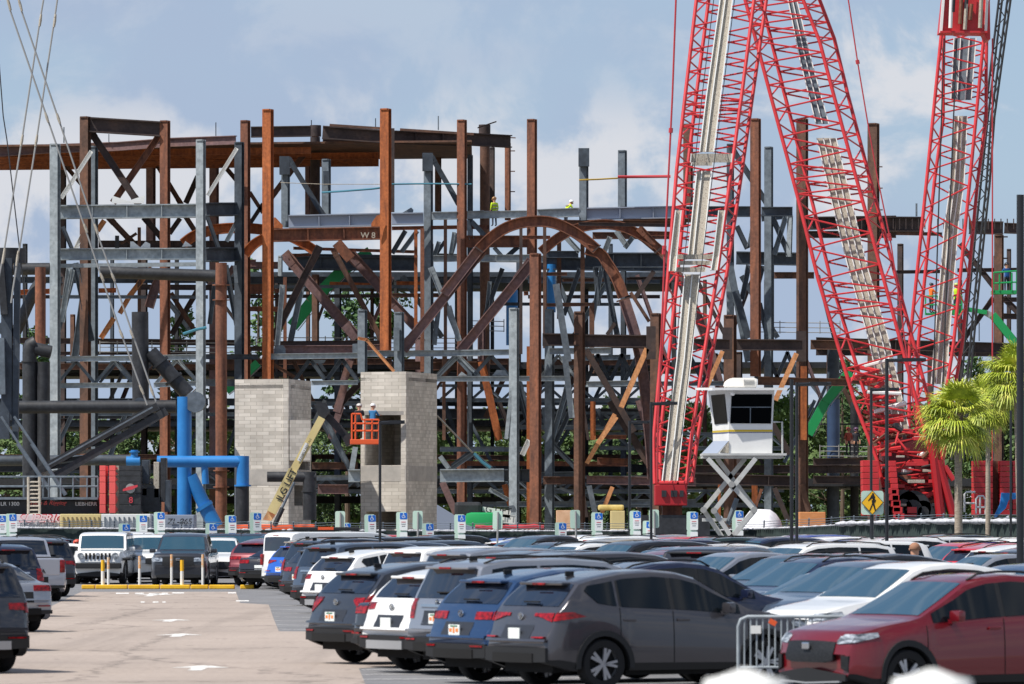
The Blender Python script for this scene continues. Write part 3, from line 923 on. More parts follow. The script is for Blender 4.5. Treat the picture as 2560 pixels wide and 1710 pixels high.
def wall_panel(bm, a, b, z0, z1, holes=(), th=0.3):
    """vertical wall from a to b (x,y tuples) with rectangular holes given as (u0,u1,z0,z1)"""
    A, B = Vector((*a, 0)), Vector((*b, 0)); t = (B - A); Ln = t.length; t.normalize(); n = Vector((-t.y, t.x, 0)) * th
    us = sorted({0, Ln, *[h[0] for h in holes], *[h[1] for h in holes]}); zs = sorted({z0, z1, *[h[2] for h in holes], *[h[3] for h in holes]})
    for u0, u1 in zip(us, us[1:]):
        for w0, w1 in zip(zs, zs[1:]):
            um, wm = (u0 + u1) / 2, (w0 + w1) / 2
            if any(h[0] < um < h[1] and h[2] < wm < h[3] for h in holes): continue
            c = A + t * um + n / 2 + Vector((0, 0, wm))
            M = Matrix.Translation(c) @ Matrix(((t.x, n.x / th, 0, 0), (t.y, n.y / th, 0, 0), (0, 0, 1, 0), (0, 0, 0, 1))) @ Matrix.Diagonal((u1 - u0, th, w1 - w0, 1))
            bmesh.ops.create_cube(bm, size=1, matrix=M)
    bmesh.ops.remove_doubles(bm, verts=bm.verts, dist=0.001)
def tower(label, o_, xl, xm, xr, ytop, D, front_holes, side_holes, band_y):
    s = D / F
    def X(x): return (px(o_, x, 0)[0] - 1280) * s
    def Z(y, oo=o_): return CH + (HY - px(oo, 0, y)[1]) * s
    w = X(xm) - X(xl); d = 5.2
    # box turned so that the right side shows: front edge runs level, the side runs back to the right
    side_px = X(xr) - X(xm)
    D2 = D + d
    b = (X(xm), D); c = ((px(o_, xr, 0)[0] - 1280) * D2 / F, D2); a = (X(xl), D + 1.2); e = (c[0] - w * 1.02, D2 + 1.2)
    t = thing('stair_tower', label, 'tower', (X(xm), D, 0))
    zt = Z(ytop)
    Lf = (Vector(a) - Vector(b)).length; Ls = (Vector(c) - Vector(b)).length
    fh = [(u0 * Lf, u1 * Lf, Z(y1, oo), Z(y0, oo)) for (u0, u1, y0, y1, oo) in front_holes]
    sh = [(u0 * Ls, u1 * Ls, Z(y1, oo), Z(y0, oo)) for (u0, u1, y0, y1, oo) in side_holes]
    bm = bmesh.new(); prism(bm, [Vector((*p_, zt - .5)) for p_ in (a, b, c, e)], Vector((0, 0, .2))); new_obj('shade_slab', bm, M_bond, t)  # unseen slab added to keep sun out of the hollow tower
    for nm, p, q, hs in (('wall', a, b, fh), ('wall', b, c, sh), ('wall', c, e, []), ('wall', e, a, [])):
        bm = bmesh.new(); wall_panel(bm, p, q, 0.0, zt, hs); new_obj(nm, bm, M_blk, t)
    zb = Z(band_y, 'J')
    for p, q in ((a, b), (b, c)):
        pv, qv = Vector((*p, 0)), Vector((*q, 0)); n = Vector(((qv - pv).y, -(qv - pv).x, 0)).normalized() * 0.012
        bm = bmesh.new(); wall_panel(bm, tuple((pv + n)[:2]), tuple((qv + n)[:2]), zb - 0.85, zb, [], 0.02); new_obj('bond_beam', bm, M_bond, t)
    return t, X, Z
tw1, _, _ = tower('pale concrete block stair tower, windowless front, beside the beige boom lift', 'F', 83, 550, 742, 1047, 300,
                  [], [(0.25, 0.95, 520, 900, 'J')], 590)
bm = bmesh.new()      # recessed lighter pier on the shaded side
pa, pb = P(*px('J', 556, 168), 299.6), P(*px('J', 735, 515), 299.6)
box(bm, Vector(((pa.x + pb.x) / 2, 300.6, (pa.z + pb.z) / 2)), (abs(pb.x - pa.x), 1.2, abs(pa.z - pb.z)))
new_obj('pier', bm, M_blk, tw1)
tw2, _, _ = tower('pale concrete block stair tower with a large window opening, behind the orange lift basket', 'F', 1160, 1552, 1815, 985, 306,
                  [(0.09, 0.93, 125, 555, 'J'), (0.12, 0.90, 950, 1100, 'J')], [(0.08, 0.16, 570, 625, 'J'), (0.63, 0.70, 570, 625, 'J')], 560)
bm = bmesh.new()
pa, pb = P(*px('J', 1190, 95), 305.7), P(*px('J', 1530, 128), 305.7); box(bm, (pa + pb) / 2, (pb.x - pa.x, 0.2, abs(pa.z - pb.z)))
new_obj('lintel', bm, M_bond, tw2)
timber = thing('steel_beam', 'slender rusty strut leaning on top of the right block tower', 'beam', tuple(P(*px('F', 1450, 980), 312)[:2]) + (P(*px('F', 1450, 980), 312).z,))
make_member('F 1140 700 1220 715 26 d ol 310', timber); make_member('F 1215 715 1450 985 26 d ol 310', timber)

# ================= lattice crane booms =================
def lattice(parent, rings, n_bays, rc, rb, mat, seg=6, diag=True, faces=(0, 1, 2, 3), bits=True):
    """rings: list of (yL, xl, xr, dxb, dyb, D, depth): front left/right corners at photo row y; back corners offset"""
    def corners(f):
        f = f * (len(rings) - 1); i = min(int(f), len(rings) - 2); g = f - i
        r = [a + (b - a) * g for a, b in zip(rings[i], rings[i + 1])]
        y, xl, xr, dxb, dyb, D, dep = r
        k = (D + dep) / D
        fl, fr = P(xl, y, D), P(xr, y, D)
        bl, br = P(xl + dxb, y + dyb, D + dep), P(xr + dxb, y + dyb, D + dep)
        return [fl, fr, br, bl]
    # chords
    for k in range(4):
        bm = bmesh.new(); tube(bm, [corners(i / (len(rings) - 1))[k] for i in range(len(rings))], rc, 8)
        new_obj('chord', bm, ST[mat], parent, smooth=50)
    # lacing, one mesh for each face
    for fc in faces:
        a, b = fc, (fc + 1) % 4
        for i in range(n_bays):
            c0, c1, cm = corners(i / n_bays), corners((i + 1) / n_bays), corners((i + 0.5) / n_bays)
            bm = bmesh.new()
            tube(bm, [c0[a], cm[b]], rb, seg); 
            new_obj('lacing_bar', bm, ST[mat], parent, smooth=50)
            bm = bmesh.new(); tube(bm, [cm[b], c1[a]], rb, seg)
            new_obj('lacing_bar', bm, ST[mat], parent, smooth=50)
    return corners
def strip(parent, pts, D, mat='cw', th=0.06, rails=None, nm='walkway'):
    """pts: (y, xl, xr) along the boom; a grated walkway with raised edge rails"""
    bm = bmesh.new()
    for (y0, a0, b0, D0), (y1, a1, b1, D1) in zip(pts, pts[1:]):
        prism(bm, [P(a0, y0, D0), P(b0, y0, D0), P(b1, y1, D1), P(a1, y1, D1)], Vector((0, th, 0)))
    o = new_obj(nm, bm, ST[mat], parent)
    for f in (rails or ()):
        bm = bmesh.new()
        for (y0, a0, b0, D0), (y1, a1, b1, D1) in zip(pts, pts[1:]):
            bar(bm, P(a0 + (b0 - a0) * f, y0, D0 - 0.06), P(a1 + (b1 - a1) * f, y1, D1 - 0.06), 0.05, 0.1)
        new_obj('walkway_rail', bm, ST['wh'], parent)
    return o
def lp(pts, y):
    for (y0, x0), (y1, x1) in zip(pts, pts[1:]):
        if y0 <= y <= y1: return x0 + (x1 - x0) * (y - y0) / (y1 - y0)
    (y0, x0), (y1, x1) = (pts[0], pts[1]) if y < pts[0][0] else (pts[-2], pts[-1])
    return x0 + (x1 - x0) * (y - y0) / (y1 - y0)
# --- crane A
cA = thing('crawler_crane', 'red lattice boom leaning right with a beige walkway, its foot left of the white cabin', 'crane', (GX(1670, 262), 262, 0))
LA = [(-60, 1748), (240, 1713), (422, 1692), (700, 1669), (1100, 1634), (1150, 1633), (1210, 1637)]
RA = [(-60, 1893), (240, 1854), (422, 1829), (700, 1791), (1051, 1733), (1150, 1722), (1210, 1716)]
BA = [(-60, 32), (240, 28), (480, 27), (700, 24), (1210, 14)]
rings = [(y, lp(LA, y), lp(RA, y), lp(BA, y), -4, 262 + (1210 - y) * 0.006, 2.3) for y in (1210, 1100, 900, 700, 560, 422, 300, 240, 100, -60)]
lattice(cA, rings, 23, 0.09, 0.042, 'cr')
SA = [(-60, 1806, 1836), (0, 1800, 1831), (240, 1766, 1801), (380, 1749, 1784)]
dA = lambda y: 262 + (1210 - y) * 0.006 - 0.1
strip(cA, [(y, a, b, dA(y)) for y, a, b in SA], 0, rails=(0.0, 0.42, 1.0))
strip(cA, [(y, a, b, dA(y)) for y, a, b in ((428, 1742, 1778), (640, 1720, 1757))], 0, rails=(0.0, 0.35, 1.0))
strip(cA, [(y, a, b, dA(y)) for y, a, b in ((686, 1712, 1749), (900, 1692, 1728), (1015, 1677, 1713), (1040, 1674, 1710), (1205, 1655, 1693))], 0, rails=(0.0, 0.5, 1.0))
for (yy, xa, xb, h) in ((384, 1728, 1830, 22), (406, 1730, 1782, 8), (636, 1676, 1795, 12), (652, 1698, 1778, 10), (668, 1690, 1765, 12)):
    strip(cA, [(yy, xa, xb, dA(yy) - 0.5), (yy + h, xa - 2, xb - 2, dA(yy) - 0.5)], 0, rails=(0, 1), nm='cross_platform')
strip(cA, [(526, 1689, 1703, dA(600) - 0.9), (640, 1676, 1692, dA(640) - 0.9), (678, 1673, 1689, dA(678) - 0.9)], 0, rails=(0, 1), nm='side_plate')
strip(cA, [(526, 1797, 1812, dA(600) - 0.9), (640, 1783, 1797, dA(640) - 0.9), (676, 1777, 1792, dA(676) - 0.9)], 0, rails=(0, 1), nm='side_plate')
bm = bmesh.new(); box(bm, P(1676, 1238, 262.5), (1.5, 2.4, 0.98), bev=0.05); new_obj('boom_foot', bm, plain('foot_red', (166, 24, 32), 0.5), cA)
bm = bmesh.new(); box(bm, P(1680, 1278, 263), (0.9, 1.6, 0.7)); box(bm, P(1680, 1258, 263), (1.2, 1.6, 0.12)); new_obj('foot_hinge', bm, ST['rr'], cA)
for k, (x, w) in enumerate(((1660, .22), (1685, .3), (1704, .18))):
    bm = bmesh.new(); box(bm, P(x, 1234, 261.25), (w, 0.1, 0.3)); new_obj('foot_pocket', bm, ST['bk'], cA)
    bm = bmesh.new(); tube(bm, [P(x - 12, 1208, 261.4), P(x + 12, 1208, 261.4)], 0.12, 10); new_obj('foot_roller', bm, ST['cr'], cA, smooth=40)
bm = bmesh.new(); box(bm, Vector((GX(1680, 264), 265, 1.3)), (3.4, 7, 2.4)); new_obj('crawler_body', bm, ST['bk'], cA)
for f in (0.30, 0.66):      # hoist ropes running up the boom
    bm = bmesh.new(); tube(bm, [P(lp(LA, y) + (lp(RA, y) - lp(LA, y)) * f, y, dA(y) - 1.0) for y in (1205, 700, 240, -60)], 0.022, 5); new_obj('hoist_rope', bm, ST['bk'], cA)
bm = bmesh.new(); tube(bm, [P(1692, -60, 262), P(1681, 240, 262), P(1661, 650, 262), P(1645, 1060, 262), P(1642, 1215, 262)], 0.045, 6); new_obj('pendant_rope', bm, ST['crd'], cA)
for y, x in ((326, 1677), (620, 1661), (630, 1660)):
    bm = bmesh.new(); tube(bm, [P(x + .4, y - 6, 262), P(x - .4, y + 6, 262)], 0.1, 6); new_obj('rope_socket', bm, ST['crd'], cA)
# --- crane B
cB = thing('crawler_crane', 'red lattice boom leaning left from its tall red base, the widest of the red booms', 'crane', (GX(2300, 290), 290, 0))
LB = [(-60, 1847), (0, 1863), (240, 1927), (475, 1990), (700, 2046), (1012, 2139), (1148, 2192), (1230, 2212)]
RB = [(-60, 1990), (0, 2008), (103, 2049), (240, 2085), (410, 2131), (504, 2157), (700, 2210), (1005, 2292), (1150, 2330), (1230, 2350)]
BB = [(-60, 40), (240, 34), (700, 30), (1000, 30), (1230, 10)]
rings = [(y, lp(LB, y), lp(RB, y), lp(BB, y), -6, 290 + (1230 - y) * 0.004, 2.6) for y in (1230, 1148, 1005, 800, 700, 504, 410, 240, 103, 0, -60)]
lattice(cB, rings, 25, 0.10, 0.046, 'cr')
dB = lambda y: 290 + (1230 - y) * 0.004 + 1.6
SB = [(-60, 1958, 1983), (0, 1970, 1992), (150, 2000, 2028), (310, 2040, 2072)]
strip(cB, [(y, a, b, dB(y)) for y, a, b in SB], 0, 'gm', rails=(0, 0.5, 1))
strip(cB, [(y, a, b, dB(y)) for y, a, b in ((345, 2042, 2090), (500, 2078, 2128), (660, 2118, 2166), (850, 2172, 2222), (1010, 2206, 2258), (1150, 2240, 2290))], 0, 'cw', rails=(0, 0.33, 0.66, 1))
rb_ = random.Random(11)
for i in range(100):
    y = rb_.choice((rb_.uniform(880, 1290), rb_.uniform(980, 1290), rb_.uniform(980, 1290), rb_.uniform(1060, 1290), rb_.uniform(820, 1290)))
    x0 = lp(LB, y) + rb_.uniform(4, 60); x1 = min(x0 + rb_.uniform(25, 90), lp(RB, y) + 26)
    bm = bmesh.new(); w_ = rb_.uniform(0.05, 0.13)
    tube(bm, [P(x0, y, dB(y) - 1.4 + rb_.uniform(-.4, 1.6)), P(x1, y + rb_.choice((-1, 1)) * rb_.uniform(2, 26), dB(y) - 1.4 + rb_.uniform(-.4, 1.6))], w_, 6)
    new_obj('lacing_bar' if i % 5 else 'grab_rail', bm, ST[rb_.choice(['cr', 'cr', 'cr', 'cr', 'rr', 'wh'])], cB, smooth=50)  # the occasional white bars are painted highlights among the red
bm = bmesh.new()      # machinery body between the legs
body = [(2216, 1100), (2345, 1090), (2372, 1200), (2362, 1310), (2232, 1310), (2205, 1200)]
prism(bm, [P(x, y, 290.5) for x, y in body], Vector((0, 4.5, 0))); new_obj('machine_body', bm, plain('crane_red_dark', (84, 20, 24), 0.6), cB)
for i in range(46):
    y = rb_.uniform(1060, 1290); x = rb_.uniform(2212, 2352)
    bm = bmesh.new(); D_ = 289.9 - rb_.uniform(0, 0.9)
    if i % 2: box(bm, P(x, y, D_), (rb_.uniform(.2, .9), .3, rb_.uniform(.08, .35)), bev=0.02)
    else:
        a = P(x, y, D_); tube(bm, [a, a + Vector((rb_.uniform(-1.1, 1.1), rb_.uniform(-.3, .3), rb_.uniform(-.7, .7)))], rb_.uniform(.05, .12), 7)
    new_obj('fitting', bm, ST[rb_.choice(['cr', 'cr', 'rr', 'bk', 'cr', 'cw', 'rd', 'bk'])], cB)
for x, y, r_ in ((2240, 1278, .5), (2258, 1270, .95), (2282, 1272, .95), (2308, 1280, .6)):
    bm = bmesh.new(); c = P(x, y, 289.2); tube(bm, [c, c + Vector((0, .6, 0))], r_, 20); tube(bm, [c - Vector((0, .04, 0)), c + Vector((0, .1, 0))], r_ * .5, 16)
    new_obj('winch_drum', bm, ST['bk'], cB, smooth=40)
for xa, xb, ya, yb, lean in ((2156, 2197, 1151, 1290, 2), (2222, 2240, 1152, 1295, 14), (2219, 2242, 1220, 1300, 24)):
    n = int((yb - ya) / 14)
    for k in range(n):
        y0 = ya + (yb - ya) * k / n; y1 = ya + (yb - ya) * (k + 1) / n - 1.0; s_ = lean * k / n
        bm = bmesh.new(); a, b = P(xa + s_, y0, 288), P(xb + s_, y1, 288); box(bm, (a + b) / 2 + Vector((0, .9, 0)), (b.x - a.x, 1.8, a.z - b.z), bev=0.02)
        new_obj('counterweight_slab', bm, ST['cr'], cB)
for x0, y0, x1, y1, r_ in ((2346, 1150, 2384, 1290, .22), (2352, 1110, 2362, 1215, .12), (2330, 1090, 2352, 1290, .25), (2362, 1165, 2384, 1200, .14)):
    bm = bmesh.new(); tube(bm, [P(x0, y0, 289), P(x1, y1, 289)], r_, 8); new_obj('boom_stay', bm, plain('foot_red', (150, 24, 32), 0.5) if r_ > .2 else ST['cr'], cB, smooth=40)
bm = bmesh.new(); box(bm, Vector((GX(2290, 290), 291, .95)), (6.2, 7, 1.9), bev=0.1); new_obj('crawler_track', bm, ST['bk'], cB)
bm = bmesh.new(); tube(bm, [P(2112, -60, 285), P(2144, 155, 285), P(2169, 305, 285), P(2193, 440, 285), P(2226, 600, 285), P(2250, 760, 285), P(2290, 1060, 285)], 0.035, 6); new_obj('pendant_rope', bm, ST['crd'], cB)
for y, x in ((155, 2144), (588, 2223), (597, 2225)):
    bm = bmesh.new(); tube(bm, [P(x - 1, y - 5, 285), P(x + 1, y + 5, 285)], 0.1, 6); new_obj('rope_socket', bm, ST['crd'], cB)
# --- crane C
cC = thing('crawler_crane', 'upright red lattice boom with a solid red head plate, behind the palm trees', 'crane', (GX(2350, 310), 310, 0))
LC = [(80, 2354), (458, 2316), (860, 2274), (1150, 2272)]
RC = [(80, 2461), (458, 2424), (860, 2384), (1150, 2338)]
BC = [(80, 6), (200, 16), (300, 26), (458, 20), (860, 22), (1150, 20)]
rings = [(y, lp(LC, y), lp(RC, y), lp(BC, y), -4, 310 + (1150 - y) * 0.004, 2.4) for y in (1150, 1000, 860, 700, 458, 300, 200, 80)]
lattice(cC, rings, 15, 0.10, 0.045, 'cr')
dC = lambda y: 310 + (1150 - y) * 0.004 + 1.4
strip(cC, [(y, a, b, dC(y)) for y, a, b in ((95, 2385, 2440), (250, 2377, 2428))], 0, 'gm', rails=(0, .3, .7, 1))
strip(cC, [(y, a, b, dC(y)) for y, a, b in ((290, 2386, 2418), (458, 2376, 2410), (560, 2362, 2396), (860, 2336, 2372), (960, 2328, 2366))], 0, 'cw', rails=(0, .33, .66, 1))
bm = bmesh.new()
prism(bm, [P(2364, -50, 309), P(2474, -50, 309), P(2476, 98, 309), P(2468, 100, 309), P(2460, 82, 309), P(2350, 80, 309)], Vector((0, 2.2, 0)))
new_obj('boom_head', bm, ST['cr'], cC)
for xa, xb in ((2362, 2352), (2470, 2464)):
    bm = bmesh.new(); bar(bm, P(xa, -50, 308.9), P(xb, 82, 308.9), 0.14, 0.3); new_obj('head_edge', bm, ST['wh'], cC)
bm = bmesh.new(); bar(bm, P(2350, 80, 308.8), P(2468, 80, 308.8), 0.1, 0.35); new_obj('head_edge', bm, ST['cr'], cC)
for x, y0, y1, m_ in ((2376, -40, 70, 'wh'), (2382, -40, 30, 'bk'), (2412, 10, 74, 'cw'), (2425, 10, 50, 'rr'), (2450, -20, 70, 'cw'), (2400, -20, 60, 'rr'), (2415, -40, 22, 'bk')):
    bm = bmesh.new(); tube(bm, [P(x + 4, y0, 308.6), P(x, y1, 308.6)], 0.11, 8); new_obj('head_sheave', bm, ST[m_], cC)
for x0, x1 in ((2481, 2481), (2360, 2330), (2392, 2352)):
    bm = bmesh.new(); tube(bm, [P(x0, 96, 309), P(x1 + (0 if x0 > 2480 else -4), 1180, 309)], 0.04, 6); new_obj('hoist_rope', bm, ST['crd'] if x0 > 2400 else ST['bk'], cC)
rope = cC
n = 10
for k in range(n):
    y0, y1 = 1152 + 136 * k / n, 1152 + 136 * (k + 1) / n - 1.2
    for xa, xb in ((2436, 2482), (2500, 2530), (2532, 2541)):
        bm = bmesh.new(); a, b = P(xa, y0, 300), P(xb, y1, 300); box(bm, (a + b) / 2 + Vector((0, 1, 0)), (b.x - a.x, 2, a.z - b.z), bev=0.02); new_obj('counterweight_slab', bm, ST['cr'], cC)
bm = bmesh.new(); a, b = P(2480, 1152, 301), P(2502, 1290, 301); box(bm, (a + b) / 2 + Vector((0, 1, 0)), (b.x - a.x, 1.6, a.z - b.z)); new_obj('machine_body', bm, ST['rr'], cC)
bm = bmesh.new(); box(bm, Vector((GX(2450, 302), 303, 1.0)), (6, 5, 2)); new_obj('crawler_track', bm, ST['bk'], cC)
bm = bmesh.new()
for pts in ([(2411, 1280), (2411, 1236), (2416, 1230), (2438, 1230)], [(2411, 1258), (2436, 1258)], [(2440, 1284), (2440, 1248), (2446, 1240), (2458, 1240), (2464, 1250), (2464, 1286)], [(2440, 1268), (2464, 1268)], [(2450, 1240), (2450, 1284)]):
    tube(bm, [P(x, y, 298) for x, y in pts], 0.05, 6)
new_obj('access_ladder', bm, ST['wh'], cC)
tarp = bmesh.new(); prism(tarp, [P(x, y, 297) for x, y in ((2504, 1233), (2540, 1233), (2543, 1247), (2522, 1250), (2515, 1270), (2488, 1296), (2486, 1290), (2500, 1262))], Vector((0, .3, .02)))
tb = new_obj('tarpaulin', tarp, plain('tarp_blue', (26, 128, 200), .5)); tag(tb, 'bright blue sheet draped over the red counterweights at the far right', 'tarpaulin')
# --- dark lattice boom behind
cD = thing('crawler_crane', 'thin black lattice boom rising behind the upright red boom', 'crane', (GX(2400, 332), 332, 0))
rings = [(y, x0, x1, 8, 0, 332, 1.6) for y, x0, x1 in ((1150, 2380, 2400), (767, 2412, 2434), (460, 2444, 2466), (293, 2462, 2478), (-40, 2502, 2524))]
lattice(cD, rings, 24, 0.07, 0.035, 'bk', 5, faces=(0, 1))

# ================= black crawler crane at the left =================
cL = thing('crawler_crane', 'black crawler crane with counterweight slabs and low lattice jib at the left edge', 'crane', (GX(120, 285), 285, 0))
def cable(pts, D, r=0.045, mat='cm', par=cL, links=()):
    bm = bmesh.new(); tube(bm, [P(x, y, D) for x, y in pts], r, 6)
    new_obj('stay_cable', bm, ST[mat], par, smooth=50)
    for (x, y, x2, y2) in links:
        bm = bmesh.new(); tube(bm, [P(x, y, D - .05), P((x + x2) / 2, (y + y2) / 2, D - .05), P(x2, y2, D - .05)], [r * 1.2, r * 1.7, r * 1.2], 8); new_obj('cable_link', bm, ST['cw'], par, smooth=50)
q = lambda o_, pts: [px(o_, x, y) for x, y in pts]
cable([(16, -20), (24, 22)] + q('A', [(410, 210), (720, 1110), (860, 1530)]) + q('E', [(1030, 650), (1200, 1120), (1255, 1270)]), 283,
      links=[(18, -6, 27, 26), *[(*px('A', *a), *px('A', *b)) for a, b in (((385, 140), (412, 225)), ((715, 1090), (745, 1165)), ((855, 1510), (885, 1580)))], *[(*px('E', *a), *px('E', *b)) for a, b in (((1020, 630), (1050, 700)), ((1190, 1100), (1225, 1180)))]])
cable([(42, -20), (54, 28)] + q('A', [(500, 200), (820, 1150), (960, 1530)]) + q('E', [(1125, 650), (1290, 1130), (1330, 1240)]), 283,
      links=[(46, -4, 55, 28), *[(*px('A', *a), *px('A', *b)) for a, b in (((485, 150), (512, 235)), ((805, 1090), (835, 1175)), ((950, 1510), (980, 1580)))], *[(*px('E', *a), *px('E', *b)) for a, b in (((1110, 630), (1140, 700)), ((1280, 1110), (1310, 1190)))]])
cable([(112, -20), (100, 50)] + q('A', [(190, 350), (30, 1350), (-40, 1700)]), 284, links=[(103, 36, 99, 66), *[(*px('A', *a), *px('A', *b)) for a, b in (((195, 330), (178, 430)), ((42, 1300), (22, 1430)))]])
cable([(146, -20), (136, 50)] + q('A', [(310, 380), (155, 1370), (110, 1650)]) + q('E', [(95, 400)]), 284, links=[(139, 36, 135, 68), *[(*px('A', *a), *px('A', *b)) for a, b in (((318, 330), (302, 430)), ((158, 1320), (140, 1450)))]])
cable([(-2, 160), (8, 290)] + q('A', [(60, 380), (90, 640), (165, 1290)]) + q('E', [(190, 160), (250, 690)]), 284, 0.03, 'bk')
# low jib: two chords with plated lacing
for (a, b, w) in ((((235, 655)), (1345, 50), 60), ((470, 650), (1420, 95), 66)):
    bm = bmesh.new(); bar(bm, P(*px('I', *a), 284), P(*px('I', *b), 284), w * CS / F * 284, 0.35); new_obj('jib_chord', bm, ST['bk'], cL)
for i in range(9):
    f = i / 9
    bm = bmesh.new(); bar(bm, P(*px('I', 250 + 1100 * f, 650 - 600 * f), 284.2), P(*px('I', 560 + 880 * f, 600 - 520 * f), 284.2), 0.2, 0.15); new_obj('jib_lacing', bm, ST['bk' if i % 3 else 'cw'], cL)
bm = bmesh.new(); bar(bm, P(*px('I', 400, 560), 283.7), P(*px('I', 1300, 60), 283.7), 0.08); new_obj('jib_lacing', bm, ST['gm'], cL)
for (x0, y0, x1, y1, w, m_) in ((10, 140, 170, 390, 22, 'gm'), (150, 370, 420, 760, 36, 'gm'), (120, 140, 290, 390, 24, 'gm'), (270, 370, 560, 810, 36, 'gm')):
    bm = bmesh.new(); tube(bm, [P(*px('I', x0, y0), 283.3), P(*px('I', x1, y1), 283.3)], w * CS / F * 283 / 2, 8); new_obj('back_stay', bm, ST[m_], cL, smooth=40)
# mast bundle at the left edge
for (x0, y0, x1, y1, w, m_) in ((0, 0, 40, 500, 60, 'bk'), (60, 20, 60, 1400, 90, 'gd'), (150, 60, 130, 1568, 50, 'gd'), (10, 700, 20, 1180, 60, 'gm'), (75, 640, 70, 1180, 50, 'bk'), (40, 1330, 40, 1560, 80, 'gd'), (30, 1240, 60, 1320, 150, 'gd'), (0, 580, 110, 690, 110, 'gd')):
    Dm = 284.5 + (x0 * 7 + w * 3 + y0) % 11 * .23
    bm = bmesh.new(); bar(bm, P(*px('E', x0, y0), Dm), P(*px('E', x1, y1), Dm), w * CS / F * 286, .55 + (w % 7) * .03); new_obj('mast', bm, ST[m_], cL)
bm = bmesh.new(); tube(bm, [P(*px('A', 60, 1430), 287), P(*px('A', 60, 1300), 287)], 1.0, 16); new_obj('mast_head', bm, ST['bk'], cL, smooth=40)
# house with lettering, deck rails, ladder
bm = bmesh.new(); a, b = P(-40, 1250, 282), P(246, 1290, 282); box(bm, Vector(((a.x + b.x) / 2, 284, (a.z + b.z) / 2 - .2)), (b.x - a.x, 4, a.z - b.z + .4), bev=0.05); new_obj('machine_house', bm, ST['bk'], cL)
bm = bmesh.new(); a, b = P(-40, 1243, 281.6), P(246, 1249, 281.6); box(bm, Vector(((a.x + b.x) / 2, 283.6, (a.z + b.z) / 2)), (b.x - a.x, 4.8, a.z - b.z)); new_obj('deck', bm, ST['gm'], cL)
bm = bmesh.new()
for yy in (1192, 1216): tube(bm, [P(-30, yy, 281.3), P(245, yy, 281.3)], 0.05, 6)
for xx in (60, 108, 122, 152, 183, 218, 245): tube(bm, [P(xx, 1192, 281.3), P(xx, 1245, 281.3)], 0.045, 6)
new_obj('deck_rail', bm, ST['gm'], cL)
bm = bmesh.new()
for xx in (71, 99): tube(bm, [P(xx, 1192, 280.9), P(xx, 1288, 280.9)], 0.07, 6)
for yy in range(1205, 1288, 10): tube(bm, [P(71, yy, 280.9), P(99, yy, 280.9)], 0.045, 6)
new_obj('ladder', bm, ST['cw'], cL)
ctxt = plain('letter_white', (240, 240, 240), .5); rtxt = plain('letter_red', (196, 60, 70), .5); M_pink = plain('coral_red', (226, 92, 88), .5)
zt = P(0, 1264, 281.8)
text_obj('lettering', 'LR 1300', 0.27, ctxt, cL, P(1, 1264, 281.95), FACE, 0.01, sx=1.05)
text_obj('lettering', "Crane & Rigging", 0.30, M_pink, cL, P(66, 1262, 281.95), FACE, 0.01, shear=.3, sx=1.02)
text_obj('lettering', 'LIEBHERR', 0.26, ctxt, cL, P(188, 1264, 281.95), FACE, 0.01, sx=1.0)
for k, (y0, y1) in enumerate(((1164, 1178), (1178, 1191), (1191, 1206), (1206, 1235), (1235, 1263), (1263, 1284))):
    for xa, xb, m_ in ((249, 264, M_pink), (273, 289, M_pink), (298, 352, None)):
        bm = bmesh.new(); a, b = P(xa, y0, 281), P(xb, y1 - .8, 281); box(bm, (a + b) / 2 + Vector((0, 1, 0)), (b.x - a.x, 2, a.z - b.z), bev=.02)
        new_obj('counterweight_slab', bm, m_ or ST['bk'], cL)
    bm = bmesh.new(); prism(bm, [P(289.5, y0, 281.2), P(297.5, y0, 281.2), P(297.5, y1 - .8, 281.2), P(289.5, y1 - .8, 281.2)], Vector((0, 1.5, 0))); new_obj('slab_edge', bm, ST['cw'], cL)
    bm = bmesh.new(); prism(bm, [P(289.5, y0 + 1, 281.1), P(295, (y0 + y1) / 2, 281.1), P(289.5, y1 - 2, 281.1)], Vector((0, .05, 0))); new_obj('edge_marking', bm, M_pink, cL)
bm = bmesh.new(); tube(bm, [P(326, 1221, 280.97), P(326, 1221, 280.9)], .24, 20); new_obj('badge', bm, ST['cm'], cL)
bm = bmesh.new(); prism(bm, [P(x, y, 280.86) for x, y in ((307, 1228), (307, 1223), (320, 1217), (344, 1212), (344, 1217), (330, 1224))], Vector((0, .03, 0))); new_obj('badge', bm, rtxt, cL)
text_obj('slab_number', '8', .42, rtxt, cL, P(322, 1257, 280.97), FACE, .01)
for (x, y, w, h, m_) in ((365, 1180, 18, 60, 'gd'), (393, 1200, 14, 90, 'cw'), (410, 1200, 14, 110, 'bk'), (372, 1250, 60, 60, 'bk'), (420, 1240, 14, 80, 'gd'), (362, 1230, 16, 20, 'cw')):
    bm = bmesh.new(); box(bm, P(x, y, 283), (w / F * 283, 1.2, h / F * 283), bev=.03); new_obj('engine_cover', bm, ST[m_], cL)
bm = bmesh.new(); box(bm, Vector((GX(140, 284), 285, 1.1)), (7, 5, 2.2)); new_obj('crawler_track', bm, ST['bk'], cL)

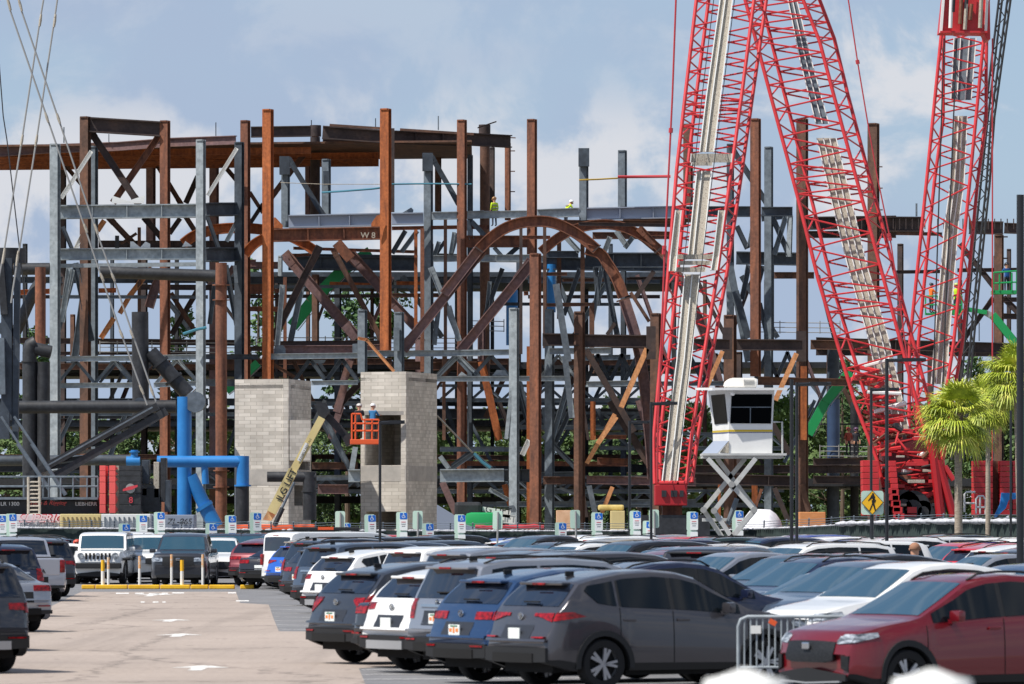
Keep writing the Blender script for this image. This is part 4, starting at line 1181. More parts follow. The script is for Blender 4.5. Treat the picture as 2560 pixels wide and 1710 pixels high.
# ================= pipes at the left =================
def pipe_thing(label, segs, mat, D, flange=(), discs=(), name='steel_pipe'):
    t = thing(name, label, 'pipe', (P(*segs[0][0][0], D).x, D, 0))
    for pts, r in segs:
        bm = bmesh.new(); tube(bm, [P(x, y, D) for x, y in pts], r / F * D, 20); new_obj('pipe_run', bm, ST[mat], t, smooth=50)
    for (x, y, x2, y2, r) in flange:
        bm = bmesh.new(); tube(bm, [P(x, y, D), P(x2, y2, D)], r / F * D, 20); new_obj('flange', bm, ST[mat], t, smooth=40)
    for (x, y, r, m_) in discs:
        bm = bmesh.new(); c = P(x, y, D); tube(bm, [c - Vector((0, r / F * D * .6, 0)), c + Vector((0, .5, 0))], r / F * D, 24); new_obj('end_cap', bm, ST[m_], t, smooth=40)
    return t
pipe_thing('bright blue pipe column with a slanted branch and round grey end cap', [([(461, 1300), (461, 992)], 18), ([(476, 1190), (512, 1265)], 17), ([(512, 1265), (540, 1318)], 19)], 'bp', 300, [(508, 1262, 513, 1270, 23)], [(488, 1005, 26, 'gm')], 'blue_pipe')
pipe_thing('bright blue horizontal pipe with square elbow left of the block tower', [([(393, 1154), (608, 1154)], 14.5), ([(607, 1140), (607, 1214)], 16), ([(511, 1160), (514, 1210)], 9)], 'bp', 298, [(607, 1212, 607, 1216, 21)], (), 'blue_pipe')
pipe_thing('short blue pipe stub under the black jib tip', [([(316, 1154), (350, 1154)], 13), ([(336, 1125), (336, 1160)], 9)], 'bp', 308, [(336, 1128, 336, 1131, 13)], (), 'blue_pipe')
pipe_thing('black pipe hanging below the square blue elbow', [([(606, 1216), (606, 1340)], 17)], 'bk', 298)
pipe_thing('wide black horizontal pipe crossing behind the jib with round end cap', [([(40, 1018), (440, 1016)], 16)], 'bk', 302, (), [(350, 1010, 16, 'gd')])
pipe_thing('thick black vertical pipe with a slanted branch joined by bolted flanges', [([(350, 780), (352, 1040)], 21), ([(375, 880), (470, 985)], 19)], 'bk', 303, [(398, 905, 402, 910, 25), (432, 945, 436, 950, 25)])
pipe_thing('dark round pipe running level near the top, at the far left', [([(-20, 673), (124, 672)], 15), ([(250, 680), (545, 690)], 15)], 'bk', 330)
pipe_thing('black pipe slanting up to the level pipe at the far left', [([(40, 830), (88, 722), (112, 690)], 14)], 'bk', 331)
pipe_thing('two tall black ducts with a bent top at the far left', [([(74, 1300), (74, 880), (78, 862), (90, 856)], 18), ([(108, 1300), (108, 905)], 17), ([(88, 872), (128, 880)], 16)], 'bk', 305, [(74, 902, 74, 905, 21)])
pipe_thing('long dark level pipe low behind the counterweights', [([(-20, 1152), (330, 1150)], 13)], 'gd', 320)
pipe_thing('rusty round pipe column between the blue pipe and the block tower', [([(553, 657), (553, 1330)], 14.5)], 'rr', 312, [(553, 711, 553, 714, 22), (553, 749, 553, 751, 22), (553, 1175, 553, 1178, 20), (553, 1216, 553, 1219, 20)])
pipe_thing('rusty round pipe column at the far left above the black ducts', [([(101, 668), (101, 860)], 13.5), ([(92, 1040), (92, 1150)], 5)], 'rr', 322)
pipe_thing('short black pipe with square elbow in front of the left block tower', [([(668, 1192), (790, 1192)], 13), ([(774, 1180), (774, 1300)], 17)], 'bk', 298, [(774, 1227, 774, 1230, 20)])

# ================= trees beyond =================
M_leaf = noisy('leaf_green', [(0.3, (46, 66, 36)), (0.5, (72, 96, 48)), (0.7, (106, 124, 66))], 0.35, (1, 1, 1), 0.8, fine=2.5)
M_pine = noisy('pine_green', [(0.3, (44, 70, 40)), (0.5, (70, 100, 52)), (0.7, (96, 124, 66))], 0.5, (1, 1, 1), 0.8, fine=3)
M_bark = noisy('bark', [(0.3, (74, 62, 52)), (0.7, (112, 96, 82))], 2, (3, 3, .6), 0.95)
def crown_mesh(seed, h, r, n_clump, n_leaf, z0, pine):
    R = random.Random(seed); bm = bmesh.new()
    for c in range(n_clump):
        f = R.random(); z = z0 + (h - z0) * f
        rr = r * (math.sqrt(max(0.05, 1 - (2 * f - 0.9) ** 2 * .8)) if not pine else (0.35 + 0.65 * R.random()) * (1.1 - .6 * f))
        a = R.uniform(0, 2 * pi); q_ = rr * math.sqrt(R.random())
        cc = Vector((q_ * cos(a), q_ * sin(a), z)); cr = R.uniform(.5, 1.15) * (0.75 if pine else 1)
        for k in range(n_leaf):
            d = Vector((R.gauss(0, 1), R.gauss(0, 1), R.gauss(0, .7))).normalized() * cr * R.random() ** .4
            p = cc + d; s = R.uniform(.14, .32); u = Vector((R.gauss(0, 1), R.gauss(0, 1), R.gauss(0, 1))).normalized(); v = u.orthogonal().normalized()
            vs = [bm.verts.new(p + u * s * x + v * s * y * .6) for x, y in ((-1, 0), (0, -1), (1, 0), (0, 1))]
            bm.faces.new(vs)
    me = bpy.data.meshes.new('crown'); bm.to_mesh(me); bm.free(); me.materials.append(M_pine if pine else M_leaf); return me
def trunk_mesh(seed, h, r, pine):
    R = random.Random(seed); bm = bmesh.new()
    pts = [Vector((R.uniform(-.15, .15) * k / 5, R.uniform(-.15, .15), h * k / 5)) for k in range(6)]
    tube(bm, pts, [r * (1 - .14 * k) for k in range(6)], 8)
    for k in range(9):
        z = h * R.uniform(.35, .9); a = R.uniform(0, 2 * pi); L_ = R.uniform(1.2, 2.8)
        tube(bm, [Vector((0, 0, z)), Vector((cos(a) * L_ * .5, sin(a) * L_ * .5, z + .4)), Vector((cos(a) * L_, sin(a) * L_, z + 1.1))], [r * .4, r * .28, r * .12], 5)
    me = bpy.data.meshes.new('trunk'); bm.to_mesh(me); bm.free(); me.materials.append(M_bark); return me
LOWS = [(crown_mesh(20 + i, 12, 4.2, 80, 60, .6, False), trunk_mesh(50 + i, 9, .22, False)) for i in range(4)]
PINES = [(crown_mesh(40 + i, 21, 3.4, 46, 42, 9, True), trunk_mesh(70 + i, 19, .26, True)) for i in range(3)]
RT = random.Random(3)
def place_tree(kind, x, ytop, D, label, group=None):
    cm_, tm = kind[RT.randrange(len(kind))]; h0 = 21 if kind is PINES else 12
    zt = CH + (HY - ytop) / F * D; s = zt / h0
    t = thing('pine_tree' if kind is PINES else 'broadleaf_tree', label, 'tree', (GX(x, D), D, 0), group)
    t.rotation_euler.z = RT.uniform(0, 6.28); t.scale = (s * RT.uniform(.9, 1.15),) * 2 + (s,)
    for nm, me in (('crown', cm_), ('trunk', tm)):
        o = bpy.data.objects.new(nm, me); COL.objects.link(o); o.parent = t
for i in range(50):
    x = -30 + i * 54 + RT.uniform(-12, 12)
    yt = RT.uniform(1000, 1050) if x > 1300 else RT.uniform(1020, 1090)
    place_tree(LOWS, x, yt, RT.uniform(425, 470), 'green tree in the wooded edge seen through the steel', 'trees in the wooded edge behind the steel')
for x, yt, lb_ in ((452, 782, 'tall pine seen between the crossed braces left of the rusty pipe column'), (645, 664, 'tall pine top seen beside the left bright rust column'), (870, 716, 'tall spreading pine seen under the left rusty arch'),
                   (975, 722, 'tall pine seen right of the bright rust column under the arch'), (920, 800, 'shorter pine between the two tall ones under the left arch'), (90, 832, 'pine top behind the far left rusty pipe'),
                   (2440, 893, 'pine top standing above the palm crowns at the right'), (2105, 900, 'pine seen left of the widest red boom'), (1600, 1010, 'pine behind the crossed dark braces right of the centre arch')):
    place_tree(PINES if yt < 950 else LOWS, x, yt, 415 if yt < 950 else 418, lb_)

# ================= palms =================
M_palm = noisy('palm_leaf', [(0.3, (108, 128, 30)), (0.5, (164, 178, 52)), (0.66, (214, 208, 100))], 1.6, (1, 1, 1), 0.55, fine=8)
M_ptrk = noisy('palm_trunk', [(0.35, (132, 120, 104)), (0.65, (166, 154, 138))], 6, (1, 1, 6), 0.95, bump=.3)
def palm(x, ybase, ycrown, D, seed, lean, label, r=1.9, tw=.17):
    R = random.Random(seed); base = Vector((GX(x, D), D, 0)); top = P(x + lean, ycrown, D)
    t = thing('palm_tree', label, 'palm tree', base)
    bm = bmesh.new(); n = 40; pts = [base.lerp(top, k / n) + Vector((0, 0, 0)) for k in range(n + 1)]
    tube(bm, pts, [tw * (1.15 - .25 * k / n) * (1 + .05 * (k % 2)) for k in range(n + 1)], 12); new_obj('trunk', bm, M_ptrk, t, smooth=60)
    bm = bmesh.new(); tube(bm, [top - Vector((0, 0, .5)), top + Vector((0, 0, .2))], [tw * 1.0, tw * 1.7], 10); new_obj('boot', bm, M_bark, t)
    for f in range(64):
        a = R.uniform(0, 2 * pi); el = radians(R.choice((R.uniform(20, 80), R.uniform(-35, 40), R.uniform(-60, 20))))
        L_ = r * R.uniform(.42, .62); d = Vector((cos(a) * cos(el), sin(a) * cos(el), sin(el)))
        hub = top + d * L_ + Vector((0, 0, -.15 * L_)); bm = bmesh.new()
        tube(bm, [top, top + d * L_ * .5 + Vector((0, 0, .06)), hub], .02, 4)
        side = d.cross(Vector((0, 0, 1))).normalized(); up = side.cross(d).normalized()
        nb = 23
        for k in range(nb):
            th = radians(-100 + 200 * k / (nb - 1)); ll = r * .56 * (1 - .25 * abs(th) / 1.8) * R.uniform(.9, 1.08)
            bd = (d * cos(th) + side * sin(th)).normalized(); w_ = .026
            c0, c1, c2 = hub, hub + bd * ll * .55 + up * .05, hub + bd * ll * .85 + Vector((0, 0, -ll * R.uniform(.04, .2))); c3 = hub + bd * ll * 1.1 + Vector((0, 0, -ll * R.uniform(.15, .5)))
            ws = side * cos(th) * 1.0 - d * sin(th)
            vs = []
            for c, ww in ((c0, .01), (c1, w_), (c2, w_ * .7), (c3, .006)):
                vs.append((bm.verts.new(c - ws * ww), bm.verts.new(c + ws * ww)))
            for (p0, p1), (q0, q1) in zip(vs, vs[1:]): bm.faces.new((p0, p1, q1, q0))
        new_obj('frond', bm, M_palm, t)
    return t
palm(2397, 1320, 1040, 215, 5, -2, 'fan palm with slender grey trunk in front of the red crane base', 1.65, .14)
palm(2556, 1340, 940, 222, 9, -14, 'taller fan palm mostly hidden by the thick black pole at the right edge', 1.6, .15)
palm(2470, 1330, 1005, 240, 12, 0, 'fan palm crown between the slender trunk and the black pole', 1.35, .1)
# ================= raised observation cabin =================
cab = thing('observation_cabin', 'white observation cabin raised on a scissor lift, dark windows all round', 'observation cabin', (GX(1845, 205), 205, 0))
CD = 205.0
def cp(x, y, d=0.0): return P(*px('L', x, y), CD + d)
M_cabin = noisy('cabin_white', [(0.3, (214, 214, 212)), (0.7, (228, 228, 226))], 1.0, rough=.45)
M_glassd = plain('dark_glass', (6, 8, 10), .3, spec=.02)
M_scis = noisy('scissor_white', [(0.3, (170, 172, 170)), (0.6, (196, 196, 192)), (0.75, (150, 140, 128))], 1.5, rough=.5)
def shell(pts_bot, pts_top):
    bm = bmesh.new(); a = [bm.verts.new(p) for p in pts_bot]; b = [bm.verts.new(p) for p in pts_top]; n = len(a)
    for i in range(n): bm.faces.new((a[i], a[(i + 1) % n], b[(i + 1) % n], b[i]))
    bm.faces.new(list(reversed(a))); bm.faces.new(b); return bm
back = Vector((0, 2.3, 0))
# front face (right, camera side) and chamfered left face
def ring4(y, xl, xc, xr): 
    zl, zc, zr = cp(xl, y, 1.5), cp(xc, y, 0), cp(xr, y, 0)
    zl.z = zr.z = zc.z
    return [zc, zr, zr + back, zl + back * .5]
levels = [(795, 500, 620, 990), (600, 492, 622, 992), (545, 490, 622, 995), (250, 452, 592, 1010)]
body_r = [ring4(*l) for l in levels]
for (r0, r1, nm, m_) in ((body_r[0], body_r[2], 'lower_wall', M_cabin), (body_r[2], body_r[3], 'upper_wall', M_cabin)):
    new_obj(nm, shell(r0, r1), m_, cab)
def face_patch(nm, x0, y0, x1, y1, x2, y2, x3, y3, mat, off=-.03, th=.02, par=cab):
    bm = bmesh.new(); prism(bm, [cp(x, y, off) for x, y in ((x0, y0), (x1, y1), (x2, y2), (x3, y3))], Vector((0, th, 0))); return new_obj(nm, bm, mat, par)
w1 = face_patch('window', 645, 292, 990, 292, 980, 542, 632, 540, M_glassd)
for a_ in ((640, 402, 985, 402), (805, 402, 803, 540)):
    bm = bmesh.new(); bar(bm, cp(a_[0], a_[1], -.04), cp(a_[2], a_[3], -.04), .035); o = new_obj('glazing_bar', bm, ST['gm'], None); o.parent = w1; o.matrix_parent_inverse = Matrix.Identity(4); o.location = cab.location * 0
# left chamfer window, on the slanting face
def on_left(fx, y):      # point on the left face at fraction fx and row y
    lv = sorted(levels, key=lambda l: l[0]); 
    for a_, b_ in zip(lv, lv[1:]):
        if a_[0] <= y <= b_[0]:
            g = (y - a_[0]) / (b_[0] - a_[0]); ra, rb2 = ring4(*a_), ring4(*b_)
            L0 = ra[3].lerp(rb2[3], g); R0 = ra[0].lerp(rb2[0], g); return L0.lerp(R0, fx)
    return None
nL = Vector((-.6, -.8, 0)) * .03
# the visible left face runs from the back-left corner to the front corner
for (nm, f0, f1, y0, y1, m_, k) in (('window', .14, .93, 290, 540, M_glassd, 1),):
    bm = bmesh.new(); prism(bm, [on_left(f0 + .02, y0) + nL, on_left(f1, y0) + nL, on_left(f1, y1) + nL, on_left(f0 + .02, y1) + nL], nL * -.5); new_obj(nm, bm, m_, cab)
for y0, y1, m_ in ((594, 612, plain('stripe_gold', (196, 168, 40), .5)), (616, 621, plain('stripe_blue', (70, 76, 130), .5))):
    face_patch('stripe', 622, y0, 992, y0, 992, y1, 622, y1, m_, -.012, .01)
    bm = bmesh.new(); prism(bm, [on_left(.0, y0) + nL * .4, on_left(1, y0) + nL * .4, on_left(1, y1) + nL * .4, on_left(0, y1) + nL * .4], nL * -.2); new_obj('stripe', bm, m_, cab)
# roof with air unit
bm = bmesh.new(); prism(bm, [cp(335, 236, 1.6), cp(480, 236, -.6), cp(1120, 236, -.5), cp(1120, 236, 3.2), cp(400, 236, 3.4)], Vector((0, 0, -.09))); 
for v in bm.verts: pass
new_obj('roof', bm, M_cabin, cab)
bm = bmesh.new(); prism(bm, [cp(x, y, .6) for x, y in ((582, 226), (582, 205), (602, 170), (640, 152), (850, 152), (862, 170), (862, 226), (850, 236), (600, 236))], Vector((0, 1.1, 0)))
bmesh.ops.bevel(bm, geom=list(bm.edges), offset=.04, segments=2, affect='EDGES'); ac = new_obj('air_unit', bm, plain('unit_cream', (236, 232, 224), .5), cab, smooth=30)
for k in range(5):
    y = 172 + k * 10; face_patch('louvre', 752, y, 840, y, 840, y + 4, 752, y + 4, ST['cm'], .57, .02)
face_patch('louvre', 750, 165, 754, 165, 754, 222, 750, 222, ST['cm'], .565, .02)
bm = bmesh.new(); tube(bm, [cp(652, 290, -.15), cp(656, 268, -.25)], .09, 10); new_obj('floodlight', bm, plain('lamp_white', (240, 240, 240), .3), cab)
# sloping skirt, platform, rail
bm = bmesh.new(); prism(bm, [cp(385, 800, 1.2), cp(520, 800, -.2), cp(618, 690, 0), cp(490, 690, 1.2)], Vector((.02, .05, 0))); new_obj('skirt', bm, ST['lb'], cab)
bm = bmesh.new(); prism(bm, [cp(540, 790, -.05), cp(620, 695, -.05), cp(620, 792, -.05)], Vector((0, .04, 0))); new_obj('skirt_plate', bm, ST['cw'], cab)
bm = bmesh.new(); a, b = cp(395, 798), cp(1110, 812); box(bm, Vector(((a.x + b.x) / 2, CD + 1.1, (a.z + b.z) / 2)), (b.x - a.x, 2.9, .08)); new_obj('platform', bm, M_scis, cab)
bm = bmesh.new(); a, b = cp(398, 812), cp(1085, 836); box(bm, Vector(((a.x + b.x) / 2, CD + 1.1, (a.z + b.z) / 2)), (b.x - a.x, 2.5, a.z - b.z)); new_obj('platform_beam', bm, M_scis, cab)
bm = bmesh.new(); tube(bm, [cp(1000, 528), cp(1075, 530), cp(1078, 800)], .035, 6); tube(bm, [cp(1000, 528, 2), cp(1075, 530, 2), cp(1078, 800, 2)], .035, 6); tube(bm, [cp(1075, 530), cp(1075, 530, 2)], .035, 6); new_obj('guard_rail', bm, M_scis, cab)
# scissor arms: near and far pair
arms = [((440, 838), (838, 1278), -.3), ((838, 1278), (600, 1560), -.3), ((850, 838), (495, 1285), -.3), ((495, 1285), (730, 1640), -.3),
        ((520, 838), (850, 1275), 1.6), ((850, 1275), (660, 1500), 1.6), ((760, 838), (405, 1278), 1.6), ((405, 1278), (600, 1560), 1.6)]
for (a_, b_, d_) in arms:
    bm = bmesh.new(); bar(bm, cp(*a_, d_), cp(*b_, d_), .165, .12); new_obj('scissor_arm', bm, M_scis, cab)
for x, y in ((645, 1060), (838, 1278), (495, 1285), (405, 1278)):
    bm = bmesh.new(); tube(bm, [cp(x, y, -.45), cp(x, y, 1.8)], .12, 10); new_obj('pivot_pin', bm, ST['cm'], cab, smooth=40)
bm = bmesh.new(); tube(bm, [cp(690, 1180, .6), cp(610, 1400, .6)], .09, 8); new_obj('hydraulic_ram', bm, ST['gm'], cab)
bm = bmesh.new(); box(bm, cp(500, 1362, .3), (.9, .7, .12)); new_obj('step_plate', bm, M_scis, cab)
bm = bmesh.new(); a = cp(650, 1650); box(bm, Vector((a.x, CD + .7, .45)), (4.4, 2.6, .9), bev=.05); new_obj('lift_base', bm, M_scis, cab)

# ================= boom lifts =================
M_beige = noisy('lift_cream', [(0.3, (206, 186, 128)), (0.7, (222, 204, 146))], 1.0, rough=.5)
bl = thing('boom_lift', 'cream boom lift with folded black jib holding an orange basket between the block towers', 'boom lift', (GX(700, 290), 290, 0))
def lp_(o_, x, y, D=290): return P(*px(o_, x, y), D)
bm = bmesh.new(); bar(bm, lp_('J', 835, 150), lp_('J', 570, 640), 62 * CS / F * 290, .5); new_obj('upper_boom', bm, M_beige, bl)
bm = bmesh.new(); bar(bm, lp_('J', 590, 600), lp_('J', 405, 960), 80 * CS / F * 290, .6); new_obj('lower_boom', bm, M_beige, bl)
bm = bmesh.new(); prism(bm, [lp_('J', x, y) for x, y in ((380, 930), (440, 940), (470, 900), (430, 990), (400, 1030), (330, 1020))], Vector((0, .5, 0))); new_obj('boom_root', bm, M_beige, bl)
bm = bmesh.new(); tube(bm, [lp_('J', 600, 700, 289.6), lp_('J', 490, 930, 289.6)], .07, 8); new_obj('lift_cylinder', bm, ST['gm'], bl)
bm = bmesh.new(); tube(bm, [lp_('J', 500, 920, 289.5), lp_('J', 430, 1070, 289.5)], .13, 8); new_obj('lift_cylinder', bm, ST['bk'], bl)
bm = bmesh.new(); bar(bm, lp_('J', 790, 40, 291), lp_('J', 1060, 330, 291), 62 * CS / F * 290, .4); new_obj('jib_boom', bm, ST['bk'], bl)
bm = bmesh.new(); prism(bm, [lp_('J', x, y, 290) for x, y in ((780, 20), (870, 20), (900, 100), (860, 155), (800, 130))], Vector((0, .6, 0))); new_obj('boom_knuckle', bm, ST['bk'], bl)
bm = bmesh.new(); bar(bm, lp_('J', 1040, 300, 290.6), lp_('J', 1080, 380, 290.6), .5, .4); new_obj('basket_bracket', bm, ST['bk'], bl)
ang = math.atan2((150 - 640), (835 - 570))
text_obj('lettering', 'JLG LIFT', .95, ST['bk'], bl, lp_('J', 470, 875, 289.64), Euler((0, 0, 0)), .01) if False else None
def text_on(nm, s, size, mat, par, p, deg, sx=1.0):
    """text on a vertical plane facing the camera side, turned by deg"""
    R_ = Euler((pi / 2, 0, 0)).to_matrix() @ Euler((0, 0, radians(deg))).to_matrix()
    return text_obj(nm, s, size, mat, par, p, R_.to_euler(), .006, sx=1.0)
text_on('lettering', 'JLG LIFT', .5, ST['bk'], bl, lp_('J', 492, 868, 289.66), 63)
bm = bmesh.new(); bar(bm, lp_('J', 708, 368, 289.7), lp_('J', 638, 520, 289.7), 34 * CS / F * 290, .02); new_obj('name_plate', bm, ST['wh'], bl)
text_on('lettering', 'SUNBELT RENTALS', .15, ST['bk'], bl, lp_('J', 652, 520, 289.66), 63)
bk_ = lambda x, y, d=0: P(*px('J', x, y), 289.5 + d)
bm = bmesh.new(); a, b = bk_(1075, 335), bk_(1325, 378); box(bm, Vector(((a.x + b.x) / 2, 290, (a.z + b.z) / 2)), (b.x - a.x, 1.1, a.z - b.z), bev=.03); new_obj('basket_floor', bm, ST['og'], bl)
for d in (-.5, .5):
    for (x0, y0, x1, y1) in ((1090, 115, 1090, 340), (1120, 115, 1120, 340), (1200, 165, 1200, 340), (1262, 165, 1262, 340), (1320, 165, 1320, 340), (1090, 118, 1165, 118), (1165, 118, 1180, 170), (1090, 200, 1320, 200), (1180, 168, 1320, 168), (1090, 262, 1320, 262)):
        bm = bmesh.new(); tube(bm, [bk_(x0, y0, d + .5), bk_(x1, y1, d + .5)], .045, 6); new_obj('basket_rail', bm, ST['og'], bl)
bm = bmesh.new(); a = P(*px('J', 400, 1085), 290); box(bm, Vector((a.x, 290.6, a.z - .1)), (4.6, 2.4, .5), bev=.15); new_obj('turret', bm, ST['og'], bl, smooth=40)
bm = bmesh.new(); box(bm, Vector((a.x, 290.6, .75)), (3.6, 2.4, 1.5), bev=.1); new_obj('chassis', bm, ST['bk'], bl)
gl_ = thing('boom_lift', 'green boom lift arm ending in a green basket beside the thick black pole', 'boom lift', (GX(2530, 336), 336, 0))
sp = lambda x, y, D=338: P(*px('S', x, y), D)
for a_, b_, w in (((790, 1312), (1090, 1280), 30), ((1080, 1272), (1250, 1300), 36), ((1300, 1320), (1560, 1640), 66)):
    bm = bmesh.new(); bar(bm, sp(*a_), sp(*b_), w * CS / F * 338, .4); new_obj('arm', bm, ST['gr'], gl_)
bm = bmesh.new(); bar(bm, sp(1240, 1300), sp(1320, 1345), .35, .3); new_obj('elbow', bm, ST['cm'], gl_)
bm = bmesh.new(); bar(bm, sp(1560, 1640), Vector((GX(2552, 338), 338, .6)), .5, .5); new_obj('arm', bm, ST['gr'], gl_)
for d in (0, 1.2):
    for a_ in ((1308, 960, 1508, 945), (1308, 1050, 1508, 1040), (1308, 960, 1308, 1120), (1360, 975, 1360, 1120), (1465, 960, 1465, 1120), (1506, 945, 1506, 1120)):
        bm = bmesh.new(); tube(bm, [sp(a_[0], a_[1], 336 + d), sp(a_[2], a_[3], 336 + d)], .05, 6); new_obj('basket_rail', bm, ST['gr'], gl_)
bm = bmesh.new(); a, b = sp(1302, 1110, 336), sp(1512, 1140, 336); box(bm, Vector(((a.x + b.x) / 2, 336.7, (a.z + b.z) / 2)), (b.x - a.x, 1.4, a.z - b.z)); new_obj('basket_floor', bm, ST['gr'], gl_)
for xa, xb in ((2314, 2344), (2379, 2405)):
    bm = bmesh.new(); a, b = P(xa, 783, 338), P(xb, 787, 338); box(bm, Vector(((a.x + b.x) / 2, 338.1, (a.z + b.z) / 2)), (b.x - a.x, 1.1, a.z - b.z)); new_obj('basket_floor', bm, ST['gr'], gl_)
    for d in (0, 1.1):
        for (x0, y0, x1, y1) in ((xa, 740, xb, 740), (xa, 762, xb, 762), (xa, 740, xa, 784), (xb, 740, xb, 784)):
            bm = bmesh.new(); tube(bm, [P(x0, y0, 337.55 + d), P(x1, y1, 337.55 + d)], .04, 6); new_obj('basket_rail', bm, ST['gr'], gl_)
def green_arm(label, pts, D, w=.5):
    t = thing('boom_lift', label, 'boom lift', (pts[0].x, D, 0))
    for a, b in zip(pts, pts[1:]):
        bm = bmesh.new(); bar(bm, a, b, w, .4); new_obj('arm', bm, ST['gr'], t)
        k = (b - a).normalized(); n = Vector((k.z, 0, -k.x)) * (w * .62)
        bm = bmesh.new(); bar(bm, a + n * (1 if n.z < 0 else -1) + Vector((0, -.1, 0)), b + n * (1 if n.z < 0 else -1) + Vector((0, -.1, 0)), .05, .1); new_obj('hose', bm, ST['cm'], t)
green_arm('green lift arm rising between the two rusty diagonals under the left arch', [P(*px('F', 580, 600), 357), P(*px('F', 740, 400), 357), P(*px('F', 1010, 120), 357), P(*px('B', 1250, 1330), 357)], 357, .75)
green_arm('green lift arm low beside the slate blue column', [P(*px('T', -60, 860), 355), P(*px('T', 70, 620), 355), P(*px('T', 255, 390), 355)], 355, .6)
green_arm('green lift arm glimpsed left of the left block tower', [P(*px('F', 20, 1150), 357), P(*px('F', 110, 1080), 357), P(*px('F', 290, 910), 357)], 357, .5)
wl = thing('boom_lift', 'low white boom lift parked on the ground under the steel, black lettering', 'boom lift', (GX(1190, 330), 330, 0))
bm = bmesh.new(); bar(bm, P(*px('K', 160, 910), 330), P(*px('K', 600, 975), 330), 62 * CS / F * 330, .5); new_obj('arm', bm, ST['wh'], wl)
text_on('lettering', 'JLG LIFT', .55, ST['bk'], wl, P(*px('K', 325, 952), 329.6), -5)
bm = bmesh.new(); bar(bm, P(*px('K', 280, 985), 330), P(*px('K', 640, 1020), 330), .5, .5); new_obj('lower_arm', bm, ST['wh'], wl)
bm = bmesh.new(); box(bm, P(*px('K', 240, 985), 330.5), (1.6, 2, 1.6), bev=.2); new_obj('cab', bm, ST['bk'], wl)
bm = bmesh.new(); a = P(*px('K', 360, 1060), 329); box(bm, a, (2.0, 2, 1.4), bev=.35); new_obj('bucket', bm, ST['gr'], wl, smooth=40)
bm = bmesh.new(); a = P(*px('K', 400, 1100), 330); box(bm, Vector((a.x, 330, .8)), (5, 2.2, 1.2), bev=.2); new_obj('chassis', bm, ST['bk'], wl)

# ================= site clutter behind the fence =================
def slabthing(name, label, cat, x0, y0, x1, y1, D, depth, mat, bev=.03):
    a, b = P(x0, y0, D), P(x1, y1, D)
    t = thing(name, label, cat, ((a.x + b.x) / 2, D + depth / 2, b.z))
    bm = bmesh.new(); box(bm, Vector(((a.x + b.x) / 2, D + depth / 2, (a.z + b.z) / 2)), (b.x - a.x, depth, a.z - b.z), bev=bev); new_obj('body', bm, mat, t)
    return t
cn = slabthing('shipping_container', 'cream shipping container with ribbed side beside the red and white lettered one', 'container', 150, 1285, 252, 1400, 277, 2.4, M_beige)
for i in range(9):
    x = 158 + i * 11; bm = bmesh.new(); a = P(x, 1292, 276.9); box(bm, Vector((a.x, 276.95, a.z - .9)), (.06, .1, 1.8)); new_obj('rib', bm, plain('rib_tan', (150, 130, 90), .6), cn)
cn = slabthing('shipping_container', 'white shipping container with ribbed side, right of the cream one', 'container', 253, 1285, 376, 1400, 277, 2.4, ST['wh'])
for i in range(10):
    x = 262 + i * 12; bm = bmesh.new(); a = P(x, 1292, 276.9); box(bm, Vector((a.x, 276.95, a.z - .9)), (.06, .1, 1.8)); new_obj('rib', bm, ST['gm'], cn)
cn = slabthing('trailer', 'grey trailer side with black painted number, right of the white container', 'trailer', 378, 1287, 485, 1400, 278, 2.4, ST['lb'])
text_obj('lettering', 'ZL-865', .42, ST['bk'], cn, P(417, 1311, 277.9), FACE, .01, shear=.2)
cn = slabthing('trailer', 'white trailer at the left edge lettered in large slanted red and white capitals', 'trailer', -40, 1286, 149, 1400, 278.5, 2.4, plain('trailer_white', (216, 214, 216), .5))
text_obj('lettering', 'SUPERIOR', .58, rtxt, cn, P(46, 1305.5, 278.38), FACE, .01, shear=.3, sx=1.05)
text_obj('lettering', 'SUPERIOR', .50, plain('letter_pink', (232, 200, 204), .5), cn, P(48, 1304.5, 278.34), FACE, .01, shear=.3, sx=1.14)
text_obj('lettering', 'RIGGING & ERECTING', .3, ST['gm'], cn, P(50, 1319, 278.38), FACE, .01, sx=.9)
t = slabthing('site_sign', 'low cream board carrying a blue panel with white lettering, under the first red boom', 'sign', 1650, 1292, 1762, 1345, 285, .2, M_beige)
bm = bmesh.new(); prism(bm, [P(1657, 1303, 284.9), P(1699, 1303, 284.9), P(1699, 1323, 284.9), P(1657, 1323, 284.9)], Vector((0, .05, 0))); new_obj('panel', bm, plain('panel_blue', (42, 62, 120), .5), t)
text_obj('lettering', 'WORLD VIEW', .13, ST['wh'], t, P(1661, 1312, 284.85), FACE, .005, sx=1.1)
text_obj('lettering', 'WORK PROUD', .11, ST['wh'], t, P(1661, 1320, 284.85), FACE, .005, sx=1.2)
slabthing('plywood_crate', 'orange plywood crate on the ground left of the slate blue column', 'crate', 1999, 1280, 2064, 1330, 290, 2, noisy('plywood', [(0.3, (196, 128, 76)), (0.7, (214, 148, 92))], 2, (1, 1, 4)))
t = slabthing('material_stack', 'tan timber stack under the steel, left of the first red boom', 'stack', 1527, 1277, 1562, 1330, 300, 2, M_beige)
slabthing('material_stack', 'yellowish wrapped stack topped with pale straw colour, beside the dark lamp post', 'stack', 1496, 1262, 1560, 1276, 302, 2, noisy('straw', [(0.3, (190, 166, 92)), (0.7, (220, 200, 130))], 3), bev=.1)
slabthing('material_stack', 'peach coloured stack low behind the mint sign back', 'stack', 1391, 1276, 1432, 1330, 300, 2, noisy('peach', [(0.3, (206, 160, 120)), (0.7, (226, 186, 150))], 2))
